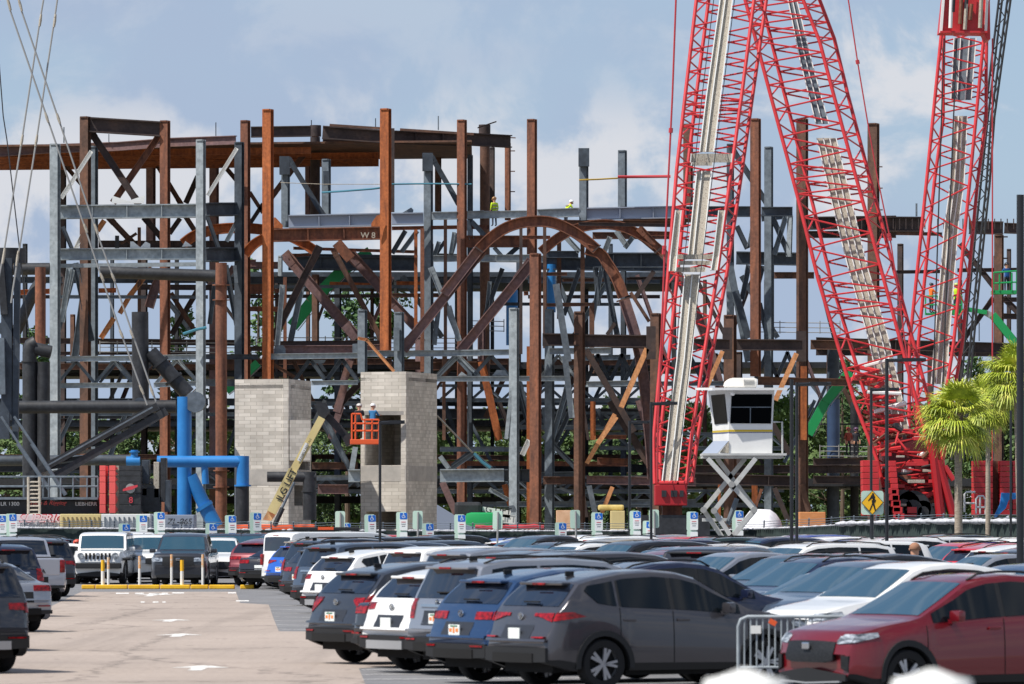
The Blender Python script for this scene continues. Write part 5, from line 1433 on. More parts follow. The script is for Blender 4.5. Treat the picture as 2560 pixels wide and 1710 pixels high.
# white tarped mound
bm = bmesh.new(); 
import mathutils
n_, m_ = 26, 10
prof = [(1846, 1345), (1850, 1318), (1862, 1292), (1874, 1276), (1896, 1273), (1925, 1273), (1940, 1285), (1952, 1300), (1958, 1325), (1960, 1345)]
rows = []
for j in range(m_):
    f = j / (m_ - 1); k = sin(pi * (0.15 + .85 * f) / 1.0 * .5 + .0)
    rows.append([bm.verts.new(P(1903 + (x - 1903) * (.6 + .4 * sin(pi * f)), 1345 - (1345 - y) * (.35 + .65 * sin(pi * f)) + random.uniform(-1.5, 1.5), 288 + 5 * f)) for x, y in prof])
for a, b in zip(rows, rows[1:]):
    for k in range(len(prof) - 1): bm.faces.new((a[k], a[k + 1], b[k + 1], b[k]))
bmesh.ops.subdivide_edges(bm, edges=list(bm.edges), cuts=1, smooth=1.0)
o = new_obj('covered_mound', bm, noisy('white_sheet', [(0.3, (206, 206, 212)), (0.7, (226, 226, 228))], 1.5, rough=.7, bump=.6), smooth=70)
tag(o, 'mound covered in a white sheet behind the scissor legs of the cabin', 'covered mound')
bm = bmesh.new()
prism(bm, [P(x, y, 300) for x, y in ((1092, 1345), (1092, 1262), (1105, 1270), (1130, 1285), (1150, 1300), (1165, 1312), (1190, 1320), (1190, 1345))], Vector((0, 3, 0)))
o = new_obj('covered_mound', bm, ST['lb']); tag(o, 'grey sheeted pile right of the window block tower', 'covered mound')
for x0, x1, y0, y1, m_, lb_ in ((1188, 1262, 1317, 1321, 'crd', 'upper red hose lying level over the fence top beside the grey posts'), (1262, 1360, 1315, 1319, 'crd', 'red hose right of the tall rusty column above the fence')):
    bm = bmesh.new(); tube(bm, [P(x0 + (x1 - x0) * k / 8, y0 + (y1 - y0) * random.random(), 292) for k in range(9)], .12, 6); o = new_obj('hose', bm, ST[m_], smooth=60); tag(o, lb_, 'hose')

# ================= perimeter fence =================
M_scr = noisy('green_screen', [(0.3, (34, 48, 46)), (0.6, (42, 56, 54)), (0.8, (52, 64, 60))], 1.0, (1, 1, 1), .9, fine=6)
fn = thing('fence', 'chain link fence with dark green screening along the far side of the car park', 'fence', (0, 268, 0))
FT = [(-60, 1318), (130, 1320), (500, 1323), (900, 1326), (1200, 1327), (1500, 1327), (1800, 1326), (2000, 1318), (2120, 1311), (2300, 1306), (2620, 1305)]
FD = lambda x: 268 - max(0, (x - 1800)) * .04
bm = bmesh.new(); prev = None
for i in range(0, 135):
    x = -60 + i * 20; y = lp([(a, b) for a, b in FT], x) + random.uniform(-.8, .8); D = FD(x) + .03 * sin(i * 1.7)
    p = P(x, y, D); cur = (bm.verts.new((p.x, p.y, 0.02)), bm.verts.new(p))
    if prev: bm.faces.new((prev[0], cur[0], cur[1], prev[1]))
    prev = cur
new_obj('screen', bm, M_scr, fn)
for i in range(48):
    x = -50 + i * 56; y = lp([(a, b) for a, b in FT], x); p = P(x, y - 2, FD(x) + .25)
    bm = bmesh.new(); tube(bm, [Vector((p.x, p.y, 0)), p, p + Vector((0, -.25, .35))], .035, 6); new_obj('post', bm, ST['gm'], fn)
for k in range(3):
    bm = bmesh.new(); tube(bm, [P(x, lp([(a, b) for a, b in FT], x) - 6 - 6 * k + 1.5 * sin(x * .05), FD(x)) for x in range(-60, 2640, 56)], .012, 4); new_obj('barbed_wire', bm, ST['gm'], fn)
bm = bmesh.new()
for i in range(520):
    x = -40 + i * 5.2; 
    if 640 < x < 1000 and random.random() < .7: continue
    big = x > 2100; y = lp([(a, b) for a, b in FT], x)
    r_ = random.uniform(.05, .11) * (1.7 if big else .75)
    bmesh.ops.create_icosphere(bm, subdivisions=1, radius=r_, matrix=Matrix.Translation(P(x, y - (2 if big else 0), FD(x) - .1)) @ Matrix.Diagonal((2.2, 1, .8, 1)))
o = new_obj('cable_wrap', bm, noisy('pale_wrap', [(0.3, (150, 152, 156)), (0.7, (206, 208, 214))], 3), fn, smooth=60); o['kind'] = 'stuff'

# ================= lamp posts =================
def lamp(x, ytop, D, arm, label, w=10, grp='black lamp posts in the car park'):
    t = thing('lamp_post', label, 'lamp post', (GX(x, D), D, 0), grp); r_ = w / F * D / 2
    top = P(x, ytop, D)
    bm = bmesh.new(); tube(bm, [Vector((top.x, D, 0)), top], r_, 10); new_obj('pole', bm, ST['cb'], t, smooth=50)
    bm = bmesh.new(); tube(bm, [Vector((top.x, D, 0)), Vector((top.x, D, .6))], r_ * 2.2, 12); new_obj('pole_base', bm, M_bond, t, smooth=40)
    if arm:
        b = P(x + arm, ytop + 3, D); bm = bmesh.new(); tube(bm, [top - Vector((0, 0, .06)), b], .05, 6); new_obj('arm', bm, ST['cb'], t)
        c = P(x + arm * .62, ytop + 3, D); bm = bmesh.new(); box(bm, c, (abs(arm) / F * D * .5, .3, .09)); new_obj('lamp_head', bm, ST['cb'], t)
lamp(950, 1052, 150, 62, 'black lamp post in front of the window block tower, arm to the right', 7)
lamp(1574, 1052, 190, 52, 'black lamp post with short arm left of the first red boom', 7)
lamp(1628, 1005, 170, 66, 'black lamp post standing right against the first red boom, arm to the right', 7)
lamp(1979, 948, 150, 0, 'armless black lamp post, left one of the close pair right of the white cabin', 9)
lamp(1992, 956, 152, 86, 'black lamp post with arm, right one of the close pair right of the white cabin', 8)
lamp(2178, 970, 175, 70, 'black lamp post directly behind the yellow crossing sign', 7)
lamp(2217, 896, 160, 98, 'tall black lamp post with long arm in front of the widest red boom', 9)
lamp(2527, 1026, 190, 0, 'slim black lamp post among the palms left of the thick pole', 6)
lamp(2551, 487, 120, 0, 'thick black pole rising high at the right edge', 19, 'tall poles')

# ================= signs =================
M_sblue = plain('sign_blue', (14, 98, 190), .45); M_swh = plain('sign_white', (222, 226, 226), .45); M_text = plain('sign_text', (120, 124, 130), .5); M_sred = plain('sign_red', (190, 60, 70), .5)
def sym_mesh():
    """wheelchair symbol as a small mesh, 1 unit high"""
    bm = bmesh.new()
    def q2(pts): 
        a = [bm.verts.new((x, 0, z)) for x, z in pts]; bm.faces.new(a)
    cir = [(.0 + .1 * cos(t), .42 + .1 * sin(t)) for t in [k * pi / 5 for k in range(10)]]; q2(cir)
    q2([(-.05, .3), (.05, .3), (.07, 0), (-.03, 0)]); q2([(.02, .16), (.25, .16), (.25, .1), (.02, .1)]); q2([(-.03, .04), (.26, .04), (.26, -.05), (-.03, -.05)]); q2([(.2, .0), (.28, .0), (.42, -.34), (.33, -.36)])
    n = 14; R0, R1 = .3, .22; cx, cz = -.02, -.14
    for k in range(n):
        a0, a1 = pi * .55 + k * 1.35 * pi / n, pi * .55 + (k + 1) * 1.35 * pi / n
        q2([(cx + R0 * cos(a0), cz + R0 * sin(a0)), (cx + R0 * cos(a1), cz + R0 * sin(a1)), (cx + R1 * cos(a1), cz + R1 * sin(a1)), (cx + R1 * cos(a0), cz + R1 * sin(a0))])
    me = bpy.data.meshes.new('symbol'); bm.to_mesh(me); bm.free(); me.materials.append(M_swh); return me
SYM = sym_mesh()
def rrect(w, h, r=.03):
    pts = []
    for cx, cz, a0 in ((w / 2 - r, h / 2 - r, 0), (-w / 2 + r, h / 2 - r, 90), (-w / 2 + r, -h / 2 + r, 180), (w / 2 - r, -h / 2 + r, 270)):
        for k in range(4): a = radians(a0 + k * 30); pts.append((cx + r * cos(a), cz + r * sin(a)))
    return pts
def plate(nm, c, w, h, mat, par, y=0, r=.03, th=.01):
    bm = bmesh.new(); prism(bm, [c + Vector((x, y, z)) for x, z in rrect(w, h, min(r, w / 3, h / 3))], Vector((0, th, 0))); return new_obj(nm, bm, mat, par)
def hsign(x, ytop, D, label, back=False):
    t = thing('parking_sign', label, 'parking sign', (GX(x, D), D, 0), 'disabled parking signs on posts'); k = D / F
    c = P(x, ytop + 24, D); w = 26 * k; t['label'] = label
    if back:
        plate('panel', c + Vector((0, 0, 0)), 25 * k, 46 * k, ST['mt'], t, r=.06)
        bm = bmesh.new(); tube(bm, [Vector((c.x + .02, D - .05, 0)), c + Vector((.02, -.05, 20 * k))], .035, 8); new_obj('post', bm, ST['cm'], t)
        return
    plate('panel', c + Vector((-3 * k, .03, 0)), 26 * k, 48 * k, ST['mt'], t, r=.06)
    plate('panel', c + Vector((3 * k, .0, 0)), 20 * k, 44 * k, M_swh, t, y=.0)
    sb = plate('panel', c + Vector((3 * k, 0, 14 * k)), 18.5 * k, 16 * k, M_sblue, t, y=-.006, th=.005)
    o = bpy.data.objects.new('symbol', SYM); COL.objects.link(o); o.scale = (13 * k,) * 3; o.location = (c - t.location) + Vector((3 * k, -.012, 14.5 * k)); o.parent = t
    for j, ww in enumerate((11, 12, 9)):
        plate('text_line', c + Vector((3 * k, 0, (-1 - 5.2 * j) * k)), ww * k, 1.7 * k, M_sred if j == 0 else M_text, t, y=-.005, r=.003, th=.004)
    c2 = P(x, ytop + 57, D)
    plate('panel', c2 + Vector((-2 * k, .03, 0)), 26 * k, 18 * k, ST['mt'], t); plate('panel', c2 + Vector((3 * k, 0, 0)), 19 * k, 13 * k, M_swh, t)
    for dx in (-2.5, 3.5):
        bm = bmesh.new(); tube(bm, [Vector((c.x + dx * k, D + .06, 0)), Vector((c.x + dx * k, D + .06, c.z + 20 * k))], .03, 8); new_obj('post', bm, ST['cm'], t)
SG = [(5, 1287, 220, 'blue and white parking sign cut by the left edge of the picture'), (32, 1284, 222, 'blue and white parking sign second from the left edge, before the lettered trailer'),
      (311, 1309, 236, 'blue and white parking sign above the white pickup, lowest of three'), (355, 1287, 226, 'blue and white parking sign above the grey pickup, middle of three'), (402, 1280, 222, 'blue and white parking sign above the dark pickup, tallest of three'),
      (528, 1308, 236, 'low blue and white parking sign under the slanted blue pipe'), (580, 1288, 224, 'blue and white parking sign below the black pipe at the left tower'), (639, 1281, 224, 'blue and white parking sign at the foot of the cream boom'),
      (930, 1286, 198, 'blue and white parking sign left of the lamp post at the window tower'), (1006, 1280, 192, 'blue and white parking sign at the foot of the window tower'), (1074, 1308, 214, 'low blue and white parking sign right of the window tower'),
      (1151, 1286, 198, 'blue and white parking sign left of the green bucket'), (1403, 1306, 214, 'low blue and white parking sign right of the tall rusty column'), (1494, 1281, 192, 'blue and white parking sign before the yellowish stack'),
      (1590, 1277, 188, 'blue and white parking sign right of the short armed lamp post'), (1620, 1302, 214, 'half hidden low parking sign beside a mint sign back'), (1731, 1279, 190, 'blue and white parking sign just left of the scissor legs'), (1846, 1276, 210, 'parking sign seen through the scissor legs of the cabin'),
      (866, 1307, 212, 'low parking sign half hidden behind the roof carrier')]
RS = random.Random(4)
for x, y, D, lb_ in SG: hsign(x, y, D, lb_)
for x, y, D, lb_ in ((849, 1277, 200, 'mint green sign back left of the window tower foot'), (1042, 1276, 190, 'mint green sign back right of the window tower foot'), (1241, 1276, 196, 'mint green sign back left of the tall rusty column'),
                     (1440, 1274, 190, 'mint green sign back before the peach stack'), (1637, 1273, 192, 'mint green sign back under the first red boom')):
    hsign(x, y, D, lb_, True)
for o in [o for o in COL.objects if o.name.startswith('parking_sign')]: o.rotation_euler = (radians(RS.uniform(-1, 1)), radians(RS.uniform(-1.3, 1.3)), radians(RS.uniform(-14, 10)))
# pedestrian crossing sign
cs = thing('crossing_sign', 'yellow diamond crossing sign with a black walking figure on a mint board', 'warning sign', (GX(2181, 170), 170, 0)); D = 170; k = D / F
c = P(2181, 1257, D); plate('backboard', c + Vector((0, .04, 0)), 56 * k, 60 * k, ST['mt'], cs, r=.08)
bm = bmesh.new(); prism(bm, [P(x, y, D - .02) for x, y in ((2181, 1226), (2209, 1256), (2181, 1287), (2153, 1257))], Vector((0, .02, 0))); new_obj('diamond', bm, plain('sign_black', (20, 20, 20), .5), cs)
bm = bmesh.new(); prism(bm, [P(x, y, D - .03) for x, y in ((2181, 1228), (2207, 1256), (2181, 1285), (2155, 1257))], Vector((0, .01, 0))); new_obj('diamond', bm, ST['yl'], cs)
W_ = [[(2178, 1238), (2186, 1238), (2188, 1244), (2184, 1252), (2180, 1246), (2171, 1253), (2170, 1251), (2176, 1243)], [(2184, 1246), (2190, 1250), (2188, 1257), (2186, 1256), (2187, 1251), (2183, 1250)],
      [(2179, 1250), (2186, 1250), (2186, 1259), (2190, 1276), (2187, 1277), (2182, 1262), (2176, 1277), (2173, 1276), (2180, 1259)], [(2180, 1233), (2185, 1233), (2185, 1238), (2180, 1238)]]
for pts in W_:
    bm = bmesh.new(); prism(bm, [P(x, y, D - .036) for x, y in pts], Vector((0, .006, 0))); new_obj('walking_figure', bm, plain('sign_black', (20, 20, 20), .5), cs)
bm = bmesh.new(); tube(bm, [Vector((c.x, D + .1, 0)), c + Vector((0, .1, .3))], .05, 8); new_obj('post', bm, ST['cb'], cs)
# ================= bollards, barrier, near posts =================
for x, yt, kind in ((257, 1400, 'y'), (271, 1393, 'w'), (349, 1390, 'w'), (429, 1386, 'w'), (455, 1400, 'y'), (507, 1386, 'w')):
    D = 187 if kind == 'y' else 188
    names = {257: 'yellow topped white post on the kerb before the white off-roader', 271: 'white tape wrapped post beside the yellow topped one at the left', 349: 'white tape wrapped post before the pale pickup', 429: 'white tape wrapped post at the left of the dark pickup',
             455: 'yellow topped white post before the grille of the dark pickup', 507: 'white tape wrapped post at the right of the dark pickup'}
    t = thing('marker_post', names[x], 'marker post', (GX(x, D), D, 0), 'marker posts along the yellow kerb')
    top = P(x, yt, D); r_ = .06 if kind == 'y' else .045
    bm = bmesh.new(); tube(bm, [Vector((top.x, D, 0)), Vector((top.x, D, top.z * .62))], r_, 12); new_obj('tube', bm, ST['wh'], t, smooth=50)
    bm = bmesh.new(); tube(bm, [Vector((top.x, D, top.z * .62)), top], r_ * 1.02, 12); new_obj('tube', bm, ST['yl'] if kind == 'y' else noisy('worn_tape', [(0.4, (210, 196, 176)), (0.6, (224, 160, 96))], 9, (1, 1, 2)), t, smooth=50)
    bm = bmesh.new(); tube(bm, [Vector((top.x, D, 0.0)), Vector((top.x, D, .08))], .16, 12); new_obj('base', bm, ST['bk'], t)
br = thing('crowd_barrier', 'galvanised crowd barrier standing between the red and the grey crossovers', 'barrier', (GX(1950, 76), 76, 0))
D = 75.0
bp = lambda x, y: P(1700 + x * .3663, 1280 + y * .3663, D)
bm = bmesh.new(); tube(bm, [bp(398, 1080), bp(398, 780), bp(415, 735), bp(460, 715), bp(1200, 715)], .024, 10); new_obj('frame', bm, ST['gl'], br, smooth=60)
bm = bmesh.new(); tube(bm, [bp(398, 1060), bp(1200, 1060)], .018, 8); new_obj('bottom_rail', bm, ST['gl'], br, smooth=60)
for i in range(12):
    bm = bmesh.new(); x = 440 + i * 42; tube(bm, [bp(x, 720), bp(x, 1060)], .011, 6); new_obj('upright', bm, ST['gl'], br)
bm = bmesh.new(); a, b = bp(482, 775), bp(552, 830); box(bm, (a + b) / 2 - Vector((0, .03, 0)), (b.x - a.x, .02, a.z - b.z)); new_obj('tag_plate', bm, ST['wh'], br)
bm = bmesh.new(); bar(bm, bp(610, 740), bp(655, 765), .07, .04); new_obj('tape', bm, ST['og'], br)
for x in (398, 1150):
    bm = bmesh.new(); c = bp(x, 1070); tube(bm, [Vector((c.x, D, 0.02)), c], .02, 8); tube(bm, [Vector((c.x, D - .35, .02)), Vector((c.x, D + .35, .02))], .02, 6); new_obj('foot', bm, ST['gl'], br)
for x, lb_, w in ((1862, 'blurred white rounded post top in the foreground below the crowd barrier', 218), (2330, 'blurred white rounded post top in the foreground below the red crossover', 212)):
    D = 15.0; r_ = w / 2 / F * D; top = P(x, 1672, D); bm = bmesh.new()
    t = thing('bollard', lb_, 'bollard', (top.x, D, 0), 'white foreground bollards')
    tube(bm, [Vector((top.x, D, 0)), Vector((top.x, D, top.z - r_ * .55)), Vector((top.x, D, top.z - r_ * .25)), Vector((top.x, D, top.z - .02)), top], [r_, r_, r_ * .92, r_ * .55, r_ * .1], 32)
    new_obj('body', bm, ST['wh'], t, smooth=80)
# ================= vehicles =================
def pw(pts, s):
    if s <= pts[0][0]: return pts[0][1]
    for (a, b), (c, d) in zip(pts, pts[1:]):
        if s <= c: return b + (d - b) * (s - a) / (c - a) if c > a else d
    return pts[-1][1]
def smoothpts(pts, r):
    """rounded polyline: value averaged over +-r"""
    def f(s):
        n = 5; return sum(pw(pts, s + r * (2 * k / (n - 1) - 1)) for k in range(n)) / n
    return f
# profile: front at s=0, rear at s=L
TYPES = dict(
 crossover=dict(L=4.55, W=1.86, H=1.67, top=[(0, .62), (.05, .80), (.18, .93), (.5, 1.0), (1.05, 1.08), (1.2, 1.12), (2.0, 1.56), (2.3, 1.635), (2.7, 1.665), (3.2, 1.64), (3.7, 1.56), (3.96, 1.50), (4.30, 1.15), (4.40, 1.04), (4.46, .84), (4.54, .72), (4.55, .62)],
    belt=[(0, .78), (1.2, 1.0), (2.2, 1.07), (3.3, 1.12), (3.75, 1.18), (4.3, 1.24)], ws=(1.22, 1.98), rg=(3.99, 4.30), sw=[(1.36, 2.44), (2.52, 3.32), (3.40, 3.92)], wf=.93, wr=3.62, R=.35, rw=.62, clad=True, rails=True, spoiler=1),
 boxy=dict(L=4.9, W=1.95, H=1.78, top=[(0, .70), (.04, .92), (.2, 1.06), (.6, 1.12), (1.2, 1.17), (1.32, 1.2), (2.0, 1.66), (2.3, 1.74), (2.9, 1.78), (4.0, 1.76), (4.45, 1.70), (4.52, 1.66), (4.74, 1.16), (4.8, 1.08), (4.83, .86), (4.89, .76), (4.9, .66)],
    belt=[(0, .86), (1.3, 1.08), (4.5, 1.16), (4.8, 1.18)], ws=(1.34, 1.98), rg=(4.53, 4.74), sw=[(1.5, 2.52), (2.6, 3.45), (3.53, 4.4)], wf=.98, wr=3.86, R=.38, rw=.68, clad=True, rails=True, spoiler=1),
 sedan=dict(L=4.85, W=1.84, H=1.46, top=[(0, .55), (.05, .68), (.2, .78), (.7, .88), (1.15, .95), (1.35, .99), (2.15, 1.37), (2.5, 1.44), (3.0, 1.46), (3.4, 1.42), (3.65, 1.36), (4.25, 1.06), (4.4, 1.04), (4.7, 1.03), (4.78, .96), (4.82, .7), (4.85, .6)],
    belt=[(0, .66), (1.4, .88), (3.6, .94), (4.7, .98)], ws=(1.38, 2.15), rg=(3.67, 4.22), sw=[(1.5, 2.55), (2.62, 3.7)], wf=.95, wr=3.78, R=.33, rw=.58, clad=False, rails=False, spoiler=0),
 van=dict(L=5.15, W=1.98, H=1.76, top=[(0, .62), (.05, .8), (.2, .95), (.7, 1.08), (.95, 1.12), (1.05, 1.16), (1.95, 1.64), (2.3, 1.72), (3.0, 1.76), (4.4, 1.74), (4.75, 1.68), (4.82, 1.64), (5.04, 1.14), (5.09, 1.0), (5.11, .8), (5.15, .62)],
    belt=[(0, .8), (1.0, .98), (5.0, 1.04)], ws=(1.07, 1.93), rg=(4.83, 5.04), sw=[(1.2, 2.37), (2.45, 3.5), (3.58, 4.65)], wf=.98, wr=4.05, R=.35, rw=.68, clad=False, rails=False, spoiler=1),
 cargo=dict(L=5.6, W=2.0, H=1.92, top=[(0, .8), (.05, 1.0), (.3, 1.15), (.9, 1.25), (1.0, 1.28), (1.6, 1.78), (1.95, 1.88), (2.6, 1.92), (5.2, 1.92), (5.42, 1.88), (5.5, 1.8), (5.56, 1.2), (5.58, .9), (5.6, .7)],
    belt=[(0, .9), (1.0, 1.16), (5.4, 1.2)], ws=(1.02, 1.58), rg=(5.5, 5.55), sw=[(1.45, 2.3)], wf=1.0, wr=4.3, R=.36, rw=.82, clad=False, rails=False, spoiler=0),
 offroad=dict(L=4.4, W=1.88, H=1.86, top=[(0, .74), (.04, 1.12), (.1, 1.18), (1.3, 1.24), (1.4, 1.26), (1.62, 1.74), (1.72, 1.80), (2.2, 1.86), (4.1, 1.85), (4.3, 1.82), (4.34, 1.2), (4.38, .9), (4.4, .7)],
    belt=[(0, 1.0), (1.4, 1.16), (4.3, 1.18)], ws=(1.4, 1.62), rg=(4.3, 4.34), sw=[(1.72, 2.5), (2.6, 3.3), (3.4, 4.15)], wf=.7, wr=3.65, R=.42, rw=.78, clad=True, rails=False, spoiler=0),
 pickup=dict(L=5.5, W=1.96, H=1.84, top=[(0, .78), (.04, 1.04), (.15, 1.14), (.7, 1.2), (1.35, 1.23), (1.5, 1.25), (2.15, 1.72), (2.45, 1.8), (2.9, 1.84), (3.4, 1.82), (3.62, 1.76), (3.72, 1.28), (3.74, 1.22), (5.42, 1.24), (5.46, 1.2), (5.48, .8), (5.5, .7)],
    belt=[(0, .94), (1.5, 1.12), (3.7, 1.16), (5.4, 1.16)], ws=(1.52, 2.13), rg=(3.62, 3.71), sw=[(1.85, 2.65), (2.75, 3.5)], wf=1.0, wr=4.4, R=.40, rw=.7, clad=False, rails=False, spoiler=0),
)
M_trim = plain('black_plastic', (25, 26, 28), .65); M_tyre = plain('tyre', (22, 22, 24), .85); M_rim = plain('alloy', (178, 180, 184), .3, .7)
M_glass = plain('car_glass', (38, 70, 84), .03, spec=1.0, coat=1.0); M_tail = noisy('tail_red', [(0.35, (64, 6, 10)), (0.5, (128, 10, 16)), (0.65, (168, 20, 24))], 9, (1, 1, 2), .15); M_lens = noisy('lens_clear', [(0.3, (60, 64, 70)), (0.5, (150, 156, 162)), (0.62, (214, 218, 222))], 8, (1, 1, 2.5), .08, .4)
M_side = plain('side_glass', (12, 18, 22), .05, spec=.45)
M_glassr = plain('rear_glass', (14, 20, 32), .04, spec=.8, coat=.6)
M_chr = plain('chrome', (214, 216, 218), .12, 1.0); M_silv = plain('bumper_silver', (176, 178, 180), .35, .5); M_dim = plain('recess_dark', (40, 42, 48), .4)
M_mesh = noisy('grille_mesh', [(0.42, (4, 4, 5)), (0.58, (26, 27, 29))], 26, (1, 1, 2.2), .5); M_plt = plain('plate_white', (224, 228, 224), .5); M_plo = plain('plate_orange', (222, 130, 60), .5); M_under = plain('underbody', (10, 10, 11), .9)
CARM = {}
def make_type(key):
    tn, style = key
    T = TYPES[tn]; L, W, H = T['L'], T['W'], T['H']; hw = W / 2
    ft = smoothpts(T['top'], .02); fb = smoothpts(T['belt'], .12)
    wheels = (T['wf'], T['wr']); R = T['R']; Ra = R + .065
    ss = set()
    for s in [0, .012, .03, .05, .08, .12, .16, .2, .26, .33]: ss.add(s); ss.add(L - s)
    s = .4
    while s < L - .36: ss.add(round(s, 3)); s += .08
    for w in wheels:
        for k in range(19): ss.add(round(w - Ra * cos(pi * k / 18), 4))
    for a in (T['ws'], T['rg'], *T['sw']):
        for v in a: ss.add(v)
    for k in range(14): ss.add(round(T['rg'][0] - .03 + (T['rg'][1] - T['rg'][0] + .16) * k / 13, 4))
    ss = sorted(x for x in ss if 0 <= x <= L)
    o_ = [ss[0]]
    for v in ss[1:]:
        if v - o_[-1] > .008 or v in T['ws'] or v in T['rg']: o_.append(v)
    ss = o_
    rec = []
    rings = []
    for s in ss:
        zt = ft(s); zbt = min(fb(s), zt - .035)
        # plan taper at the ends
        ef, er = max(0, 1 - s / .45), max(0, 1 - (L - s) / .35)
        wk = 1 - .16 * ef ** 2.2 - .13 * er ** 2.2
        h = hw * wk
        zb = .26 + .1 * max(0, 1 - s / .3) + .12 * max(0, 1 - (L - s) / .4)
        for w in wheels:
            d = abs(s - w)
            if d < Ra: zb = max(zb, R - .02 + math.sqrt(max(0, Ra * Ra - d * d)))
        zb = min(zb, zbt - .1)
        g = min(1, max(0, (zt - zbt - .03) / (H - 1.08)))
        wr_ = h * (1 - (1 - T['rw'] / hw * 1.0 / 1.0) * g) if True else h
        ht = h * .93 * (1 - g) + min(h * .93, T['rw'] + .04) * g
        l = lambda f: zb + (zbt - zb) * f
        zw1 = zbt + .02 if zt - zbt > .06 else zbt + (zt - zbt) * .3
        gap = zt - zbt
        zw2 = zt - .10 * min(1, gap / .4) - .01
        yw2 = h * .945 + (ht - h * .945) * .80
        ring = [(h * .82, zb), (h * .965, zb), (h, zb + (zbt - zb) * .12), (h * 1.0, l(.38)), (h * .995, l(.62)), (h * .98, l(.82)), (h * .955, zbt), (h * .945, zw1), (yw2, max(zw2, zw1 + .004)), (ht, max(zt - .045 * min(1, gap / .3), zw1 + .008))]
        for q_, dz in ((.9, .018), (.74, .008), (.45, .003), (.2, .0), (0, 0)): ring.append((ht * q_, zt - dz * min(1, gap / .3)))
        rings.append(ring)
    nr = len(rings[0]); N = nr * 2 - 1
    def full(r): return [(-y, z) for y, z in r] + [(y, z) for y, z in reversed(r[:-1])]   # left (-y) ... right
    # car local: +Y forward (front), X right
    cf, cr = (.05, .02) if tn in ('offroad', 'cargo', 'pickup') else (.15, .07)
    def bulge(s, x):
        q_ = min(1, (x / hw) ** 2)
        return -cf * q_ * max(0, 1 - s / .8) + cr * q_ * max(0, 1 - (L - s) / .8)
    grid = [[Vector((x, L / 2 - s + bulge(s, x), z)) for x, z in full(r)] for s, r in zip(ss, rings)]
    def s_rear(z):
        if z <= ft(L - .005): return L
        a, b = T['rg'][0], L
        for _ in range(24):
            m = (a + b) / 2
            if ft(m) > z: a = m
            else: b = m
        return a
    def s_front(z):
        if z <= ft(.005): return 0
        a, b = 0, 1.0
        for _ in range(24):
            m = (a + b) / 2
            if ft(m) > z: b = m
            else: a = m
        return a
    def bent(nm, x0, x1, zt_, zb_, mat, front=False, off=.012, n=12, mirror=False, rows=3):
        """panel lying on the curved nose or tail; zt_, zb_ give its top and bottom edge at x"""
        res = []
        for sg_ in ((1, -1) if mirror else (1,)):
            bm = bmesh.new(); vs = []
            for i in range(n + 1):
                x = x0 + (x1 - x0) * i / n; col_ = []
                for j in range(rows + 1):
                    z = zb_(x) + (zt_(x) - zb_(x)) * j / rows
                    s_ = s_front(z) if front else s_rear(z)
                    y = L / 2 - s_ + bulge(s_, x) + (off if front else -off)
                    col_.append((bm.verts.new((x * sg_, y, z)), bm.verts.new((x * sg_, y + (-.04 if front else .04), z))))
                vs.append(col_)
            for i in range(n):
                for j in range(rows):
                    bm.faces.new((vs[i][j][0], vs[i + 1][j][0], vs[i + 1][j + 1][0], vs[i][j + 1][0]))
                bm.faces.new((vs[i][rows][0], vs[i + 1][rows][0], vs[i + 1][rows][1], vs[i][rows][1])); bm.faces.new((vs[i][0][0], vs[i][0][1], vs[i + 1][0][1], vs[i + 1][0][0]))
            for i in (0, n):
                for j in range(rows): bm.faces.new((vs[i][j][0], vs[i][j + 1][0], vs[i][j + 1][1], vs[i][j][1]))
            bmesh.ops.recalc_face_normals(bm, faces=bm.faces)
            me = bpy.data.meshes.new(nm); bm.to_mesh(me); bm.free(); me.materials.append(mat); me.shade_smooth(); me.set_sharp_from_angle(angle=radians(35)); res.append(me)
        return res
    bm = bmesh.new(); V = [[bm.verts.new(p) for p in row] for row in grid]
    for i in range(len(ss) - 1):
        for k in range(N - 1): bm.faces.new((V[i][k], V[i][k + 1], V[i + 1][k + 1], V[i + 1][k]))
    for i in (0, len(ss) - 1):          # end caps as level strips
        for k in range((N - 1) // 2 - 1):
            f = (V[i][k], V[i][N - 1 - k], V[i][N - 2 - k], V[i][k + 1]); 
            try: bm.faces.new(f if i else tuple(reversed(f)))
            except ValueError: pass
    bmesh.ops.recalc_face_normals(bm, faces=bm.faces)
    body = bpy.data.meshes.new('body'); bm.to_mesh(body)
    nrm = {}
    bm.verts.ensure_lookup_table()
    for i in range(len(ss)):
        for k in range(N): nrm[(i, k)] = V[i][k].normal.copy()
    bm.free()
    body.materials.append(None); body.shade_smooth(); body.set_sharp_from_angle(angle=radians(32))
    out = dict(body=[body], T=T)
